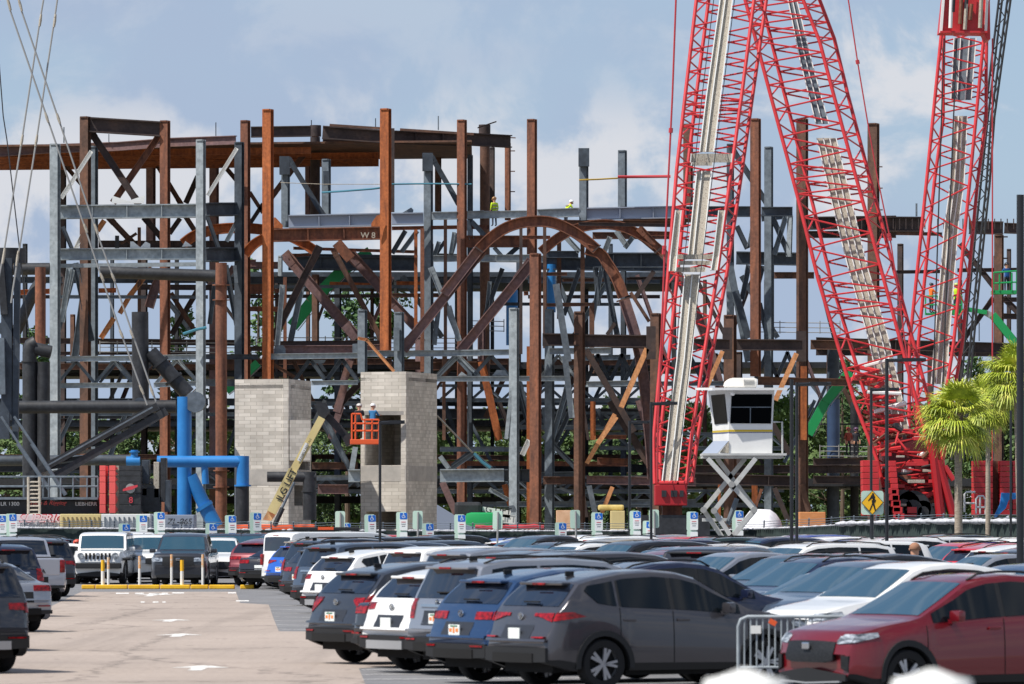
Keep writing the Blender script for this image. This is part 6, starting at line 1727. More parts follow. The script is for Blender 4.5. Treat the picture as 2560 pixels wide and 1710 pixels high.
    def patch(nm, sr, kr, mat, off=.006, th=.0, cond=None, sides=(1, -1), clips=()):
        """raised panel following the body between stations sr and ring indices kr (left half), mirrored"""
        res = []
        i0 = min(range(len(ss)), key=lambda i: abs(ss[i] - sr[0])); i1 = min(range(len(ss)), key=lambda i: abs(ss[i] - sr[1]))
        for sd in sides:
            bm = bmesh.new(); cache = {}
            def vv(i, k):
                if (i, k) not in cache:
                    kk = k if sd > 0 else N - 1 - k
                    cache[(i, k)] = bm.verts.new(grid[i][kk] + nrm[(i, kk)] * off)
                return cache[(i, k)]
            for i in range(i0, i1):
                for k in range(kr[0], kr[1]):
                    c = (grid[i][k] + grid[i + 1][k + 1]) / 2
                    if cond and not cond(c, ss[i], k): continue
                    bm.faces.new((vv(i, k), vv(i, k + 1), vv(i + 1, k + 1), vv(i + 1, k)))
            if not len(bm.faces): bm.free(); continue
            # clips: planes in (s, z) seen from the side, or (x, z) seen from the end; keep what lies below the normal
            for (kind_, p_, n_) in clips:
                if kind_ == 's': co, no = Vector((0, L / 2 - p_[0], p_[1])), Vector((0, -n_[0], n_[1]))
                else: co, no = Vector((p_[0] * -sd, 0, p_[1])), Vector((n_[0] * -sd, 0, n_[1]))
                bmesh.ops.bisect_plane(bm, geom=list(bm.verts) + list(bm.edges) + list(bm.faces), plane_co=co, plane_no=no.normalized(), clear_outer=True)
            if not len(bm.faces): bm.free(); continue
            bmesh.ops.recalc_face_normals(bm, faces=bm.faces)
            me = bpy.data.meshes.new(nm); bm.to_mesh(me); bm.free(); me.materials.append(mat); me.shade_smooth(); me.set_sharp_from_angle(angle=radians(40)); res.append(me)
        return res
    def span(nm, sr, kr, mat, off=.006, cond=None):       # both halves joined over the middle
        i0 = min(range(len(ss)), key=lambda i: abs(ss[i] - sr[0])); i1 = min(range(len(ss)), key=lambda i: abs(ss[i] - sr[1]))
        bm = bmesh.new(); cache = {}
        def vv(i, k):
            if (i, k) not in cache: cache[(i, k)] = bm.verts.new(grid[i][k] + nrm[(i, k)] * off)
            return cache[(i, k)]
        for i in range(i0, i1):
            for k in range(kr, N - 1 - kr):
                if cond and not cond((grid[i][k] + grid[i + 1][k + 1]) / 2): continue
                bm.faces.new((vv(i, k), vv(i, k + 1), vv(i + 1, k + 1), vv(i + 1, k)))
        me = bpy.data.meshes.new(nm); bm.to_mesh(me); bm.free(); me.materials.append(mat); me.shade_smooth(); return [me]
    out['windshield'] = span('windshield', T['ws'], 10, M_glass)
    out['rear_window'] = span('rear_window', T['rg'], 10, M_glassr)
    out['side_window'] = []
    for j_, (a, b) in enumerate(T['sw']):
        last = j_ == len(T['sw']) - 1; cl = ()
        zb_ = pw(T['belt'], b)
        if tn == 'crossover' and last: cl = (('s', (b - .04, zb_ + .16), (.9, -1.0)), ('s', (b - .06, zb_ + .2), (1.0, .9)))
        elif tn == 'sedan' and last: cl = (('s', (b - .3, zb_ + .14), (.55, 1.0)),)
        elif tn in ('boxy', 'van') and last: cl = (('s', (b - .02, zb_ + .2), (1.0, .25)),)
        out['side_window'] += patch('side_window', (a, b), (7, 8), M_side, .008, clips=cl)
    if tn in ('crossover', 'boxy', 'sedan', 'van'):
        out['window_trim'] = patch('window_trim', (T['sw'][0][0], T['sw'][1][1] + .03), (7, 8), M_trim, .004)
    # front quarter and rear quarter glass triangles come with the sloping pillars
    if T['clad']:
        out['arch_trim'] = []
        for sx in (-1, 1):
            for w in wheels:
                bm = bmesh.new(); pr_ = []
                for k in range(17):
                    a = pi * (k / 16) * 1.06 - .09; row = []
                    for rr_2, dx in ((Ra - .005, -.06), (Ra - .005, .016), (Ra + .075, .012), (Ra + .08, -.03)):
                        s_ = w - rr_2 * cos(a); z_ = R - .02 + rr_2 * sin(a)
                        ef, er = max(0, 1 - s_ / .45), max(0, 1 - (L - s_) / .35); wid = hw * (1 - .16 * ef ** 2.2 - .13 * er ** 2.2)
                        row.append(bm.verts.new((sx * (wid + dx), L / 2 - s_ + bulge(s_, wid), z_)))
                    pr_.append(row)
                for a_, b_ in zip(pr_, pr_[1:]):
                    for q in range(3): bm.faces.new((a_[q], a_[q + 1], b_[q + 1], b_[q]))
                bmesh.ops.recalc_face_normals(bm, faces=bm.faces); me = bpy.data.meshes.new('arch_trim'); bm.to_mesh(me); bm.free(); me.materials.append(M_trim); me.shade_smooth(); me.set_sharp_from_angle(angle=radians(40)); out['arch_trim'].append(me)
    out['cladding'] = patch('cladding', (0.0, L), (0, 2), M_trim, .006) if T['clad'] else patch('sill_trim', (.4, L - .4), (0, 1), M_trim, .004)
    L0 = L
    def join(ms):
        bm = bmesh.new()
        for m in ms: bm.from_mesh(m)
        me = bpy.data.meshes.new('tail_light'); bm.to_mesh(me); bm.free(); me.materials.append(M_tail); me.shade_smooth(); me.set_sharp_from_angle(angle=radians(35)); return me
    xe = hw * .86
    if style == 'sweep':        # long lamp, thin on the gate and swelling round the corner
        r_ = bent('t', .34, xe, lambda x: 1.055 + .01 * x, lambda x: 1.015 - .10 * max(0, (x - .45) / .45), M_tail, mirror=True)
        w_ = patch('t', (L - .62, L - .01), (3, 9), M_tail, .014, clips=(('s', (L - .62, 1.02), (-.30, 1.0)), ('s', (L - .62, 1.01), (-.13, -1.0)), ('s', (L - .3, 1.075), (0, 1.0))))
    elif style == 'bar':
        r_ = bent('t', .4, xe, lambda x: 1.04, lambda x: .93, M_tail, mirror=True); w_ = patch('t', (L - .34, L - .01), (3, 9), M_tail, .014, clips=(('s', (L - .1, 1.045), (0, 1)), ('s', (L - .1, .925), (0, -1)), ('s', (L - .26, .98), (-1, .3))))
    elif style == 'boomerang':
        r_ = bent('t', .52, xe, lambda x: 1.09, lambda x: 1.04 - .22 * max(0, (x - .52) / .3), M_tail, mirror=True); w_ = patch('t', (L - .5, L - .01), (3, 9), M_tail, .014, clips=(('s', (L - .5, 1.12), (-.08, 1.0)), ('s', (L - .5, 1.07), (-.5, -1.0))))
    elif style == 'wedge':
        r_ = bent('t', .58, xe, lambda x: 1.08, lambda x: .98 - .05 * (x - .58), M_tail, mirror=True); w_ = patch('t', (L - .3, L - .01), (3, 9), M_tail, .014, clips=(('s', (L - .1, 1.09), (0, 1)), ('s', (L - .1, .93), (0, -1)), ('s', (L - .25, 1.0), (-1, 0))))
    elif style == 'tall':
        r_ = bent('t', xe - .13, xe, lambda x: 1.16, lambda x: .86, M_tail, mirror=True); w_ = patch('t', (L - .2, L - .01), (3, 9), M_tail, .014, clips=(('s', (L - .1, 1.17), (0, 1)), ('s', (L - .1, .86), (0, -1)), ('s', (L - .17, 1.0), (-1, 0))))
    elif tn == 'sedan':
        r_ = bent('t', .42, xe, lambda x: .98, lambda x: .86, M_tail, mirror=True); w_ = patch('t', (L - .34, L - .01), (3, 7), M_tail, .014, clips=(('s', (L - .1, .98), (0, 1)), ('s', (L - .1, .85), (0, -1)), ('s', (L - .3, .95), (-1, .8))))
    else:
        r_ = []; w_ = []
        for sx in (-1, 1):
            bm = bmesh.new(); box(bm, Vector((sx * (hw - .17), -L / 2 + .03, 1.0)), (.14, .12, .36), bev=.02); me = bpy.data.meshes.new('tail_light'); bm.to_mesh(me); bm.free(); r_.append(me)
    out['tail_light'] = [join([r_[i]] + ([w_[i]] if len(w_) == 2 and False else [])) for i in range(len(r_))] + [join([m]) for m in w_]
    zh1, zh0 = {'crossover': (.90, .775), 'sedan': (.76, .64)}.get(tn, (1.0, .84))
    out['headlight'] = patch('headlight', (0.03, .62), (4, 11), M_lens, .012, clips=(('s', (.1, zh1 - .01), (-.08, 1)), ('s', (.1, zh0), (.22, -1)), ('x', (.5, .8), (-1, .25)), ('s', (.5, .9), (1, 0)))) if tn not in ('offroad',) else []
    if tn != 'offroad': out['headlight'] = out['headlight'] + bent('headlight', .54, hw * .85, lambda x: zh1 - .03 + .04 * (x - .5), lambda x: zh0 + .0 + .05 * (x - .5), M_lens, True, .012, mirror=True)
    def boxes(nm, lst, mat, bev=.01):
        r = []
        for c, s_ in lst:
            bm = bmesh.new(); box(bm, Vector(c), s_, bev=bev); me = bpy.data.meshes.new(nm); bm.to_mesh(me); bm.free(); me.materials.append(mat); r.append(me)
        return r
    zg = {'crossover': .67, 'sedan': .52, 'boxy': .8, 'van': .6, 'cargo': .8, 'offroad': .98, 'pickup': .86}[tn]
    gh = {'offroad': .2, 'pickup': .34, 'crossover': .28}.get(tn, .24)
    out['grille'] = bent('grille', -hw * .56, hw * .56, lambda x: zg + gh / 2 - .05 * (abs(x) / hw) ** 2, lambda x: zg - gh / 2 + .16 * max(0, abs(x) / hw - .38), M_mesh, True, .014)
    out['bumper_grille'] = bent('bumper_grille', -hw * .8, hw * .8, lambda x: .46 - .1 * (abs(x) / hw), lambda x: .27 + .04 * abs(x), M_trim, True, .02)
    if tn == 'crossover': out['skid_strip'] = bent('skid_strip', -hw * .7, hw * .7, lambda x: .275 + .04 * abs(x), lambda x: .255 + .04 * abs(x), M_silv, True, .03, rows=1)
    out['fog_pocket'] = bent('fog_pocket', .66, .78, lambda x: .62, lambda x: .46 - .4 * (x - .66), M_mesh, True, .012, mirror=True) if tn == 'crossover' else []
    zr = .42
    out['rear_bumper'] = bent('rear_bumper', -hw * .9, hw * .9, lambda x: .58 if T['clad'] else .46, lambda x: .36 + .03 * abs(x), M_trim, False, .03)
    if tn not in ('pickup', 'cargo', 'offroad'):
        out['bumper_crease'] = bent('bumper_crease', -hw * .88, hw * .88, lambda x: .70, lambda x: .665, None, False, .035, rows=1)
        out['tail_reflector'] = bent('tail_reflector', .5, hw * .84, lambda x: .735 if style == 'sweep' else .56, lambda x: .715 if style == 'sweep' else .535, M_tail, False, .045, mirror=True, rows=1)
        out['tailpipe_panel'] = bent('tailpipe_panel', -.55, .55, lambda x: .50, lambda x: .37, M_silv if style == 'wedge' else M_under, False, .045)
    if style == 'tall': out['chrome_bar'] = bent('chrome_bar', -.52, .52, lambda x: 1.08, lambda x: 1.035, M_chr, False, .02, rows=1)
    zp = {'crossover': .77, 'boxy': .86, 'sedan': .72, 'van': .88, 'cargo': .8, 'offroad': .6, 'pickup': .58}[tn]
    yb = L / 2 - s_rear(zp) - .012; ye = L / 2 - s_rear(zp + .24) - .012
    out['licence_plate'] = boxes('licence_plate', [((0, yb - .015, zp), (.31, .02, .155))], M_plt, .004)
    out['plate_recess'] = bent('plate_recess', -.4, .4, lambda x: zp + .12, lambda x: zp - .10, M_dim if tn in ('crossover', 'boxy', 'van') else M_trim, False, .004)
    out['plate_print'] = boxes('plate_print', [((0, yb - .027, zp), (.05, .004, .08)), ((.09, yb - .027, zp), (.07, .004, .05)), ((-.09, yb - .027, zp), (.07, .004, .05))], M_plo, .0) + boxes('plate_print', [((0, yb - .027, zp + .058), (.2, .004, .02))], plain('plate_green', (60, 120, 90), .5), .0)
    bm = bmesh.new(); c_ = Vector((0, ye - .01, zp + .24)); tube(bm, [c_ + Vector((.06 * cos(t_), 0, .045 * sin(t_))) for t_ in [2 * pi * k / 16 for k in range(17)]], .01, 6); bar(bm, c_ - Vector((.03, 0, .03)), c_ + Vector((.03, 0, .03)), .014); bar(bm, c_ - Vector((-.03, 0, .03)), c_ + Vector((-.03, 0, .03)), .014)
    me = bpy.data.meshes.new('emblem'); bm.to_mesh(me); bm.free(); me.materials.append(M_chr); out['emblem'] = [me] if tn != 'cargo' else []
    out['front_emblem'] = boxes('emblem', [((0, L / 2 + .02, zg + .07), (.15, .03, .09))], M_chr, .015)
    # mirrors
    out['mirror'] = []
    sm = T['ws'][0] + .42; zm = pw(T['belt'], sm) + .06
    for sx in (-1, 1):
        bm = bmesh.new(); box(bm, Vector((sx * (hw + .10), L / 2 - sm, zm + .03)), (.22, .12, .15), bev=.04); box(bm, Vector((sx * (hw - .02), L / 2 - sm, zm - .04)), (.12, .08, .05)); me = bpy.data.meshes.new('mirror'); bm.to_mesh(me); bm.free(); me.materials.append(None); me.shade_smooth(); me.set_sharp_from_angle(angle=radians(40)); out['mirror'].append(me)
    # door handles, door seams
    out['door_handle'] = []
    zh = pw(T['belt'], 2.6) - .13
    for sx in (-1, 1):
        for s in (T['sw'][0][1] - .12, (T['sw'][1][1] - .12) if len(T['sw']) > 1 else T['sw'][0][1] + .6):
            bm = bmesh.new(); box(bm, Vector((sx * (hw * .985 + .012), L / 2 - s, zh)), (.03, .2, .035), bev=.01); me = bpy.data.meshes.new('door_handle'); bm.to_mesh(me); bm.free(); me.materials.append(None); out['door_handle'].append(me)
    out['door_seam'] = []
    for sx in (1, -1):
        for s in [T['sw'][0][0] - .12] + [a[1] + .05 for a in T['sw'][:2]]:
            i = min(range(len(ss)), key=lambda i: abs(ss[i] - s)); bm = bmesh.new()
            for k in range(2, 6):
                kk, k2 = (k, k + 1) if sx < 0 else (N - 1 - k, N - 2 - k)
                a, b = grid[i][kk] + nrm[(i, kk)] * .003, grid[i][k2] + nrm[(i, k2)] * .003
                w_ = Vector((0, .006, 0)); bm.faces.new([bm.verts.new(p) for p in (a - w_, b - w_, b + w_, a + w_)])
            me = bpy.data.meshes.new('door_seam'); bm.to_mesh(me); bm.free(); me.materials.append(M_under); out['door_seam'].append(me)
    # window surround lines
    if T['rails']:
        out['roof_rail'] = []
        for sx in (-1, 1):
            bm = bmesh.new(); pts = []
            for s in (T['ws'][1] + .12, T['ws'][1] + .3, 2.6, 2.95, 3.3, 3.6, T['rg'][0] - .35, T['rg'][0] - .15):
                e = s in (T['ws'][1] + .12, T['rg'][0] - .15)
                pts.append(Vector((sx * (T['rw'] - .02), L / 2 - s, ft(s) + (-.01 if e else .028))))
            tube(bm, pts, .016, 6); me = bpy.data.meshes.new('roof_rail'); bm.to_mesh(me); bm.free(); me.materials.append(M_trim); me.shade_smooth(); out['roof_rail'].append(me)
    if T['spoiler']:
        s = T['rg'][0]
        bm = bmesh.new(); box(bm, Vector((0, L / 2 - s - .04, ft(s) - .005)), (T['rw'] * 1.9, .16, .045), bev=.02); me = bpy.data.meshes.new('spoiler'); bm.to_mesh(me); bm.free(); me.materials.append(None); out['spoiler'] = [me]
        out['brake_light'] = boxes('brake_light', [((0, L / 2 - s - .145, ft(s) - .01), (.34, .02, .03))], M_tail, .004)
        sw_ = T['rg'][1] - .03
        out['wiper'] = boxes('wiper', [((.08, L / 2 - sw_ - .02, ft(sw_) + .03), (.42, .03, .02))], M_under, .005)
    else:
        out['brake_light'] = boxes('brake_light', [((0, -L / 2 + .03 if tn in ('cargo', 'offroad') else -L / 2 + .9, H - (.12 if tn == 'cargo' else .1)), (.3, .03, .03))], M_tail, .004) if tn == 'cargo' else []
    out['antenna'] = boxes('antenna', [((0, L / 2 - (T['rg'][0] - .35), ft(T['rg'][0] - .35) + .03), (.03, .14, .07))], M_trim, .01)
    bm = bmesh.new(); box(bm, Vector((0, 0, .48)), ((hw - .27) * 2, L - .5, .5)); box(bm, Vector((0, 0, .24)), ((hw - .12) * 2, T['wr'] - T['wf'] - 2 * Ra, .1))
    me = bpy.data.meshes.new('underbody'); bm.to_mesh(me); bm.free(); me.materials.append(M_under); out['underbody'] = [me]
    # bed of the pickup, spare wheel of the off-roader
    if tn == 'pickup':
        out['cargo_bed'] = boxes('cargo_bed', [((0, -L / 2 + .9, 1.25), (hw * 1.55, 1.5, .02))], M_under, .0)
        out['tailgate'] = boxes('tailgate', [((0, -L / 2 + .0, .98), (hw * 1.5, .05, .46))], None, .02)
    if tn == 'offroad':
        out['grille'] = boxes('grille', [((-.42 + .14 * k, L / 2 + .0, 1.0), (.07, .04, .22)) for k in range(7)], M_under, .005)
        out['headlight'] = []
        for sx in (-1, 1):
            bm = bmesh.new(); tube(bm, [Vector((sx * .62, L / 2 - .02, 1.02)), Vector((sx * .62, L / 2 + .03, 1.02))], .11, 20); me = bpy.data.meshes.new('headlight'); bm.to_mesh(me); bm.free(); me.materials.append(M_lens); out['headlight'].append(me)
        out['fender'] = boxes('fender', [((sx * (hw + .06), L / 2 - w, .9), (.26, 1.1, .1)) for sx in (-1, 1) for w in wheels], M_trim, .04)
        out['front_bumper'] = boxes('front_bumper', [((0, L / 2 + .1, .66), (1.7, .24, .2))], M_trim, .03)
    # wheels
    bm = bmesh.new(); sg = 36
    prof = [(R * .66, -.10), (R * .93, -.115), (R * .99, -.085), (R, -.04), (R, .04), (R * .99, .085), (R * .93, .115), (R * .66, .10)]
    rr = [[bm.verts.new((x, r * cos(2 * pi * k / sg), r * sin(2 * pi * k / sg))) for k in range(sg)] for r, x in prof]
    for a, b in zip(rr, rr[1:]):
        for k in range(sg): bm.faces.new((a[k], a[(k + 1) % sg], b[(k + 1) % sg], b[k]))
    bmesh.ops.recalc_face_normals(bm, faces=bm.faces)
    tyre = bpy.data.meshes.new('wheel'); bm.to_mesh(tyre); bm.free(); tyre.materials.append(M_tyre); tyre.shade_smooth(); tyre.set_sharp_from_angle(angle=radians(45))
    bm = bmesh.new(); tube(bm, [Vector((x, 0, 0)) for x in (-.085, .085)], R * .64, 28, cap=False)
    bmesh.ops.create_cone(bm, cap_ends=True, segments=24, radius1=R * .15, radius2=R * .13, depth=.17, matrix=Matrix.Rotation(pi / 2, 4, 'Y'))
    for k in range(5):
        for dk in (-.17, .17):
            a0 = 2 * pi * k / 5; a1 = a0 + dk
            for sx in (-.075, .075):
                p = Vector((sx, cos(a0) * R * .1, sin(a0) * R * .1)); q_ = Vector((sx, cos(a1) * R * .64, sin(a1) * R * .64)); bar(bm, p, q_, .035, .045)
    tube(bm, [Vector((-.08, 0, 0)), Vector((-.079, 0, 0))], R * .66, 28, cap=False); tube(bm, [Vector((.079, 0, 0)), Vector((.088, 0, 0))], R * .67, 28, cap=False)
    rim = bpy.data.meshes.new('rim'); bm.to_mesh(rim); bm.free(); rim.materials.append(M_rim)
    bm = bmesh.new(); tube(bm, [Vector((-.03, 0, 0)), Vector((.03, 0, 0))], R * .63, 24); disc = bpy.data.meshes.new('brake_disc'); bm.to_mesh(disc); bm.free(); disc.materials.append(M_under)
    out['_wheel'] = (tyre, rim, disc)
    return out
def car_paint(name, c, metal=.0):
    if name in MATS: return MATS[name]
    m = plain(name, c, .32, metal, coat=1.0); return m
PAINT = dict(grey=((72, 70, 74), .5), dgrey=((50, 52, 58), .4), black=((18, 18, 22), .0), white=((226, 226, 224), .0), silver=((150, 154, 162), .6), lsilver=((178, 180, 188), .5), blue=((32, 64, 104), .5), navy=((26, 34, 62), .3),
             bblue=((16, 90, 190), .2), red=((114, 12, 24), .3), bred=((196, 26, 36), .1), dred=((104, 24, 36), .3), gold=((128, 94, 60), .5), tan=((178, 166, 146), .5), slate=((70, 82, 98), .4), brown=((92, 78, 66), .4), olive=((74, 74, 58), .2), green=((40, 60, 56), .2), bluew=((24, 60, 150), .2))
SKIP_FAR = {'door_seam', 'door_handle', 'wiper', 'plate_recess', 'bumper_grille', 'antenna', 'front_emblem'}
NCAR = 0
def car(tn, paint, X, D, heading, label, near=True, extra=None, sc=1.0, hs=1.0, group='cars parked in the car park', kw_style=None, rails=None):
    """heading: degrees clockwise from the camera's view direction"""
    global NCAR; NCAR += 1
    style = kw_style or {'crossover': ('sweep', 'bar', 'boomerang', 'wedge')[NCAR % 4], 'boxy': ('tall', 'wedge')[NCAR % 2], 'van': 'tall'}.get(tn, '')
    if (tn, style) not in CARM: CARM[(tn, style)] = make_type((tn, style))
    C = CARM[(tn, style)]; pc, pm_ = PAINT[paint]; mp = car_paint('paint_' + paint, pc, pm_)
    kind = {'crossover': 'crossover_car', 'boxy': 'suv_car', 'sedan': 'sedan_car', 'van': 'minivan', 'cargo': 'cargo_van', 'offroad': 'offroad_car', 'pickup': 'pickup_truck'}[tn]
    t = thing(kind, label, {'van': 'minivan', 'cargo': 'van', 'pickup': 'pickup truck'}.get(tn, 'car'), (X, D, 0.008), group, -radians(heading))
    t.scale = (sc, sc, hs)
    def put(nm, me, par=t, loc=None, rot=None):
        o = bpy.data.objects.new(nm, me); COL.objects.link(o); o.parent = par
        if loc: o.location = loc
        for i, sl in enumerate(o.material_slots):
            if me.materials[i] is None: sl.link = 'OBJECT'; sl.material = mp
        return o
    for nm, lst in C.items():
        if nm in ('T', '_wheel') or nm.startswith('_'): continue
        if not near and nm in SKIP_FAR: continue
        if extra and nm in extra.get('skip', ()): continue
        if nm == 'plate_print' and NCAR % 3 == 1: continue
        if nm == 'roof_rail' and (rails is False or (rails is None and NCAR % 5 > 1)): continue
        for me in lst:
            o = put({'front_emblem': 'emblem'}.get(nm, nm), me)
            if extra and nm in extra.get('mat', {}):
                for sl in o.material_slots: sl.link = 'OBJECT'; sl.material = extra['mat'][nm]
    ty, rim, disc = C['_wheel']; T = C['T']
    for sx in (-1, 1):
        for s in (T['wf'], T['wr']):
            w = put('wheel', ty, t, (sx * (T['W'] / 2 - .115), T['L'] / 2 - s, T['R']))
            put('rim', rim, w)
            if near: put('brake_disc', disc, w)
    return t
def R_place(tn, paint, xleft, p, label, heading=56, near=True, **kw):
    """rear towards the camera: leftmost point is the rear-left corner"""
    T = TYPES[tn]; D = F / p; h = radians(heading); L, W = T['L'] * kw.get('sc', 1), T['W'] * kw.get('sc', 1)
    hv = Vector((sin(h), cos(h))); rv = Vector((cos(h), -sin(h)))
    corner = Vector((GX(xleft, D), D)) + rv * .12
    c = corner + rv * (W / 2) + hv * (L / 2)
    return car(tn, paint, c.x, c.y, heading, label, near, **kw)
def F_place(tn, paint, xleft, p, label, heading=56 + 180, near=True, **kw):
    """nose to the left and towards the camera"""
    T = TYPES[tn]; D = F / p; h = radians(heading); L, W = T['L'] * kw.get('sc', 1), T['W'] * kw.get('sc', 1)
    hv = Vector((sin(h), cos(h))); rv = Vector((cos(h), -sin(h)))
    corner = Vector((GX(xleft, D), D)) - rv * .15        # front-right corner is leftmost
    c = corner - rv * (W / 2) - hv * (L / 2)
    return car(tn, paint, c.x, c.y, heading, label, near, **kw)
# ---- near right block, rears towards us
R_place('crossover', 'grey', 1190, 177, 'dark grey crossover seen from the rear quarter, nearest car on the right', 60, kw_style='sweep', rails=False)
R_place('crossover', 'blue', 1042, 172, 'mid blue crossover seen from behind, left of the nearest dark grey crossover', 59, kw_style='bar', rails=False)
R_place('boxy', 'silver', 990, 164, 'grey suv with a long chrome bar tail, squeezed between white and blue cars', 59, kw_style='tall', rails=True)
R_place('crossover', 'white', 878, 161, 'white crossover with silver lower bumper, between the two greys of the near row', 59, kw_style='wedge', rails=False)
R_place('sedan', 'black', 856, 156, 'black car only glimpsed between the dark grey and the white crossovers', 57, hs=1.0)
R_place('crossover', 'dgrey', 745, 152, 'dark grey crossover with sunlit red lamp, left end of the near row', 59, kw_style='boomerang', rails=False)
for i, (tn, pc, x, p, lb_) in enumerate((
    ('crossover', 'white', 735, 108, 'small white crossover peeping out left of the dark grey one'),
    ('boxy', 'slate', 712, 100, 'slate suv with black rear spoiler behind the small white crossover'),
    ('crossover', 'dgrey', 686, 92, 'dark crossover whose chrome badge shows left of the slate suv'),
    ('boxy', 'black', 684, 86, 'black suv in the row left of the slate one'),
    ('van', 'tan', 676, 80, 'pale champagne minivan with a wide dark rear window'),
    ('crossover', 'bblue', 650, 80, 'bright blue hatchback tail beside the white cargo van'),
    ('cargo', 'white', 643, 76, 'white cargo van with high roof at the left end of the row'),
    ('crossover', 'gold', 628, 74, 'gold coloured crossover just left of the white cargo van'),
    ('sedan', 'lsilver', 607, 73, 'silver sedan tail beyond the gold crossover'))):
    R_place(tn, pc, x, p, lb_, 56, near=i < 5)
R_place('sedan', 'black', 580, 75, 'black sedan with glowing red lamp right of the red crossover', 30, near=False)
R_place('crossover', 'dred', 556, 72, 'dark red crossover beside the black sedan at the end of the aisle', 25, near=False)
# white surf board, roof carrier on the row
# roofs between, second line of the row
for tn, pc, x, p, lb_ in (('boxy', 'slate', 800, 98, 'blue grey suv roof seen over the near row left part'), ('crossover', 'silver', 842, 104, 'silver crossover roof behind the white board'), ('boxy', 'slate', 905, 92, 'slate suv roof left of the white roof'),
                          ('van', 'white', 915, 112, 'white minivan roof with red brake lamp behind the near row'), ('boxy', 'silver', 1010, 122, 'silver suv roof above the white crossover'), ('boxy', 'black', 1125, 132, 'black suv roof with rails above the mid blue crossover'),
                          ('boxy', 'grey', 1200, 138, 'grey suv roof with long rails behind the nearest crossover'), ('crossover', 'navy', 1330, 150, 'navy crossover whose framed side glass shows over the nearest roof')):
    R_place(tn, pc, x, p, lb_, 57, near=False)
# ---- noses towards us
F_place('crossover', 'red', 1898, 192, 'dark red crossover facing left with a black mesh grille, nearest on the right', 238, rails=True)
F_place('sedan', 'lsilver', 2040, 172, 'pale silver sedan mostly hidden behind the dark red crossover', 238)
F_place('crossover', 'white', 1856, 160, 'white crossover facing left behind the crowd barrier', 237, hs=1.02)
F_place('crossover', 'slate', 1772, 148, 'blue grey crossover facing left, hood beside the white one', 237)
F_place('sedan', 'lsilver', 1716, 140, 'pale silver sedan facing left between the black and the blue grey cars', 237)
F_place('crossover', 'navy', 1690, 136, 'navy crossover windscreen just visible behind the pale silver sedan', 237)
F_place('crossover', 'black', 1672, 124, 'black crossover facing left behind the nearest grey roof', 237)
F_place('crossover', 'dgrey', 1765, 123, 'dark grey crossover with roof rails behind the black crossover', 237, near=False, rails=True)
F_place('crossover', 'black', 1850, 124, 'long black roof right of the dark grey one with rails', 237, near=False)
F_place('boxy', 'white', 1716, 104, 'long white suv facing left, tallest white roof of the middle rows', 237, near=False, sc=1.05)
F_place('van', 'white', 1860, 92, 'white minivan roof line right of the long white suv', 237, near=False)
F_place('crossover', 'blue', 2160, 158, 'blue grey roof showing above the dark red crossover', 237, near=False)
R_place('boxy', 'black', 1608, 116, 'black boxy suv from behind with a long red brake lamp up high', 25, near=False, sc=1.0, hs=1.0)
for i, (tn, pc, x, p, lb_) in enumerate((('crossover', 'red', 1382, 112, 'red crossover roof above the nearest grey roof, left of the windscreens'), ('crossover', 'slate', 1420, 100, 'teal glassed grey crossover facing left beside the red roof'), ('sedan', 'lsilver', 1440, 108, 'silver sedan windscreen in the middle rows'),
    ('sedan', 'red', 1492, 112, 'red sedan hood showing between windscreens in the middle'), ('crossover', 'silver', 1530, 118, 'silver crossover windscreen left of the black boxy suv'), ('boxy', 'tan', 1286, 86, 'tan roofed suv facing left, tall roof in the middle rows'),
    ('crossover', 'white', 1214, 88, 'white crossover facing left before the tan roofed suv'), ('crossover', 'dgrey', 1160, 84, 'dark grey crossover facing left at the left of the white one'), ('boxy', 'navy', 1395, 88, 'navy suv roof behind the tan roofed suv'),
    ('boxy', 'black', 1330, 94, 'black suv roof below the tan roofed suv'), ('crossover', 'white', 1490, 92, 'white crossover roof in the middle rows, left of its twin'), ('crossover', 'white', 1570, 90, 'second white crossover roof in the middle rows, right of its twin'),
    ('boxy', 'green', 1560, 80, 'dark green suv roof near the scissor lift foot'), ('boxy', 'navy', 1690, 80, 'navy suv roof right at the scissor lift foot'), ('crossover', 'white', 1822, 80, 'white crossover between the scissor legs and the close pair of lamp posts'),
    ('pickup', 'dgrey', 1120, 80, 'dark pickup facing left behind the low parking sign'))):
    F_place(tn, pc, x, p, lb_, 236, near=False)
for i, (tn, pc, x, p, lb_, hd) in enumerate((('crossover', 'white', 2000, 78, 'white crossover tail right of the close pair of lamp posts', 50), ('boxy', 'white', 2085, 82, 'white suv with dark glass behind the red tail', 58), ('crossover', 'bred', 2172, 86, 'bright red crossover tail left of the man by the cars', 300),
    ('boxy', 'white', 2190, 79, 'white suv tail behind the bright red crossover', 50), ('sedan', 'silver', 2215, 98, 'silver hatch with sky blue reflection left of the man', 300), ('crossover', 'bluew', 2290, 82, 'deep blue crossover tail right of the man', 58),
    ('crossover', 'bred', 2322, 88, 'bright red crossover right of the deep blue one', 60), ('crossover', 'white', 2368, 92, 'white crossover tail next to the second bright red one', 60), ('crossover', 'dgrey', 2420, 96, 'dark grey crossover with bright window frames at the right', 60),
    ('sedan', 'bred', 2470, 108, 'bright red sedan roof above the near red crossover at the right edge', 60), ('van', 'white', 2330, 78, 'white minivan roof in the far right rows', 58), ('boxy', 'white', 2440, 80, 'white suv roof at the far right beneath the palms', 58),
    ('sedan', 'navy', 2150, 78, 'navy sedan roof by the crossing sign post', 58), ('crossover', 'silver', 2250, 76, 'silver crossover roof in the far right rows', 58), ('boxy', 'slate', 2500, 90, 'slate suv at the right edge under the thick pole', 58))):
    (R_place if hd < 180 else F_place)(tn, pc, x, p, lb_, hd if hd < 180 else 236, near=False)
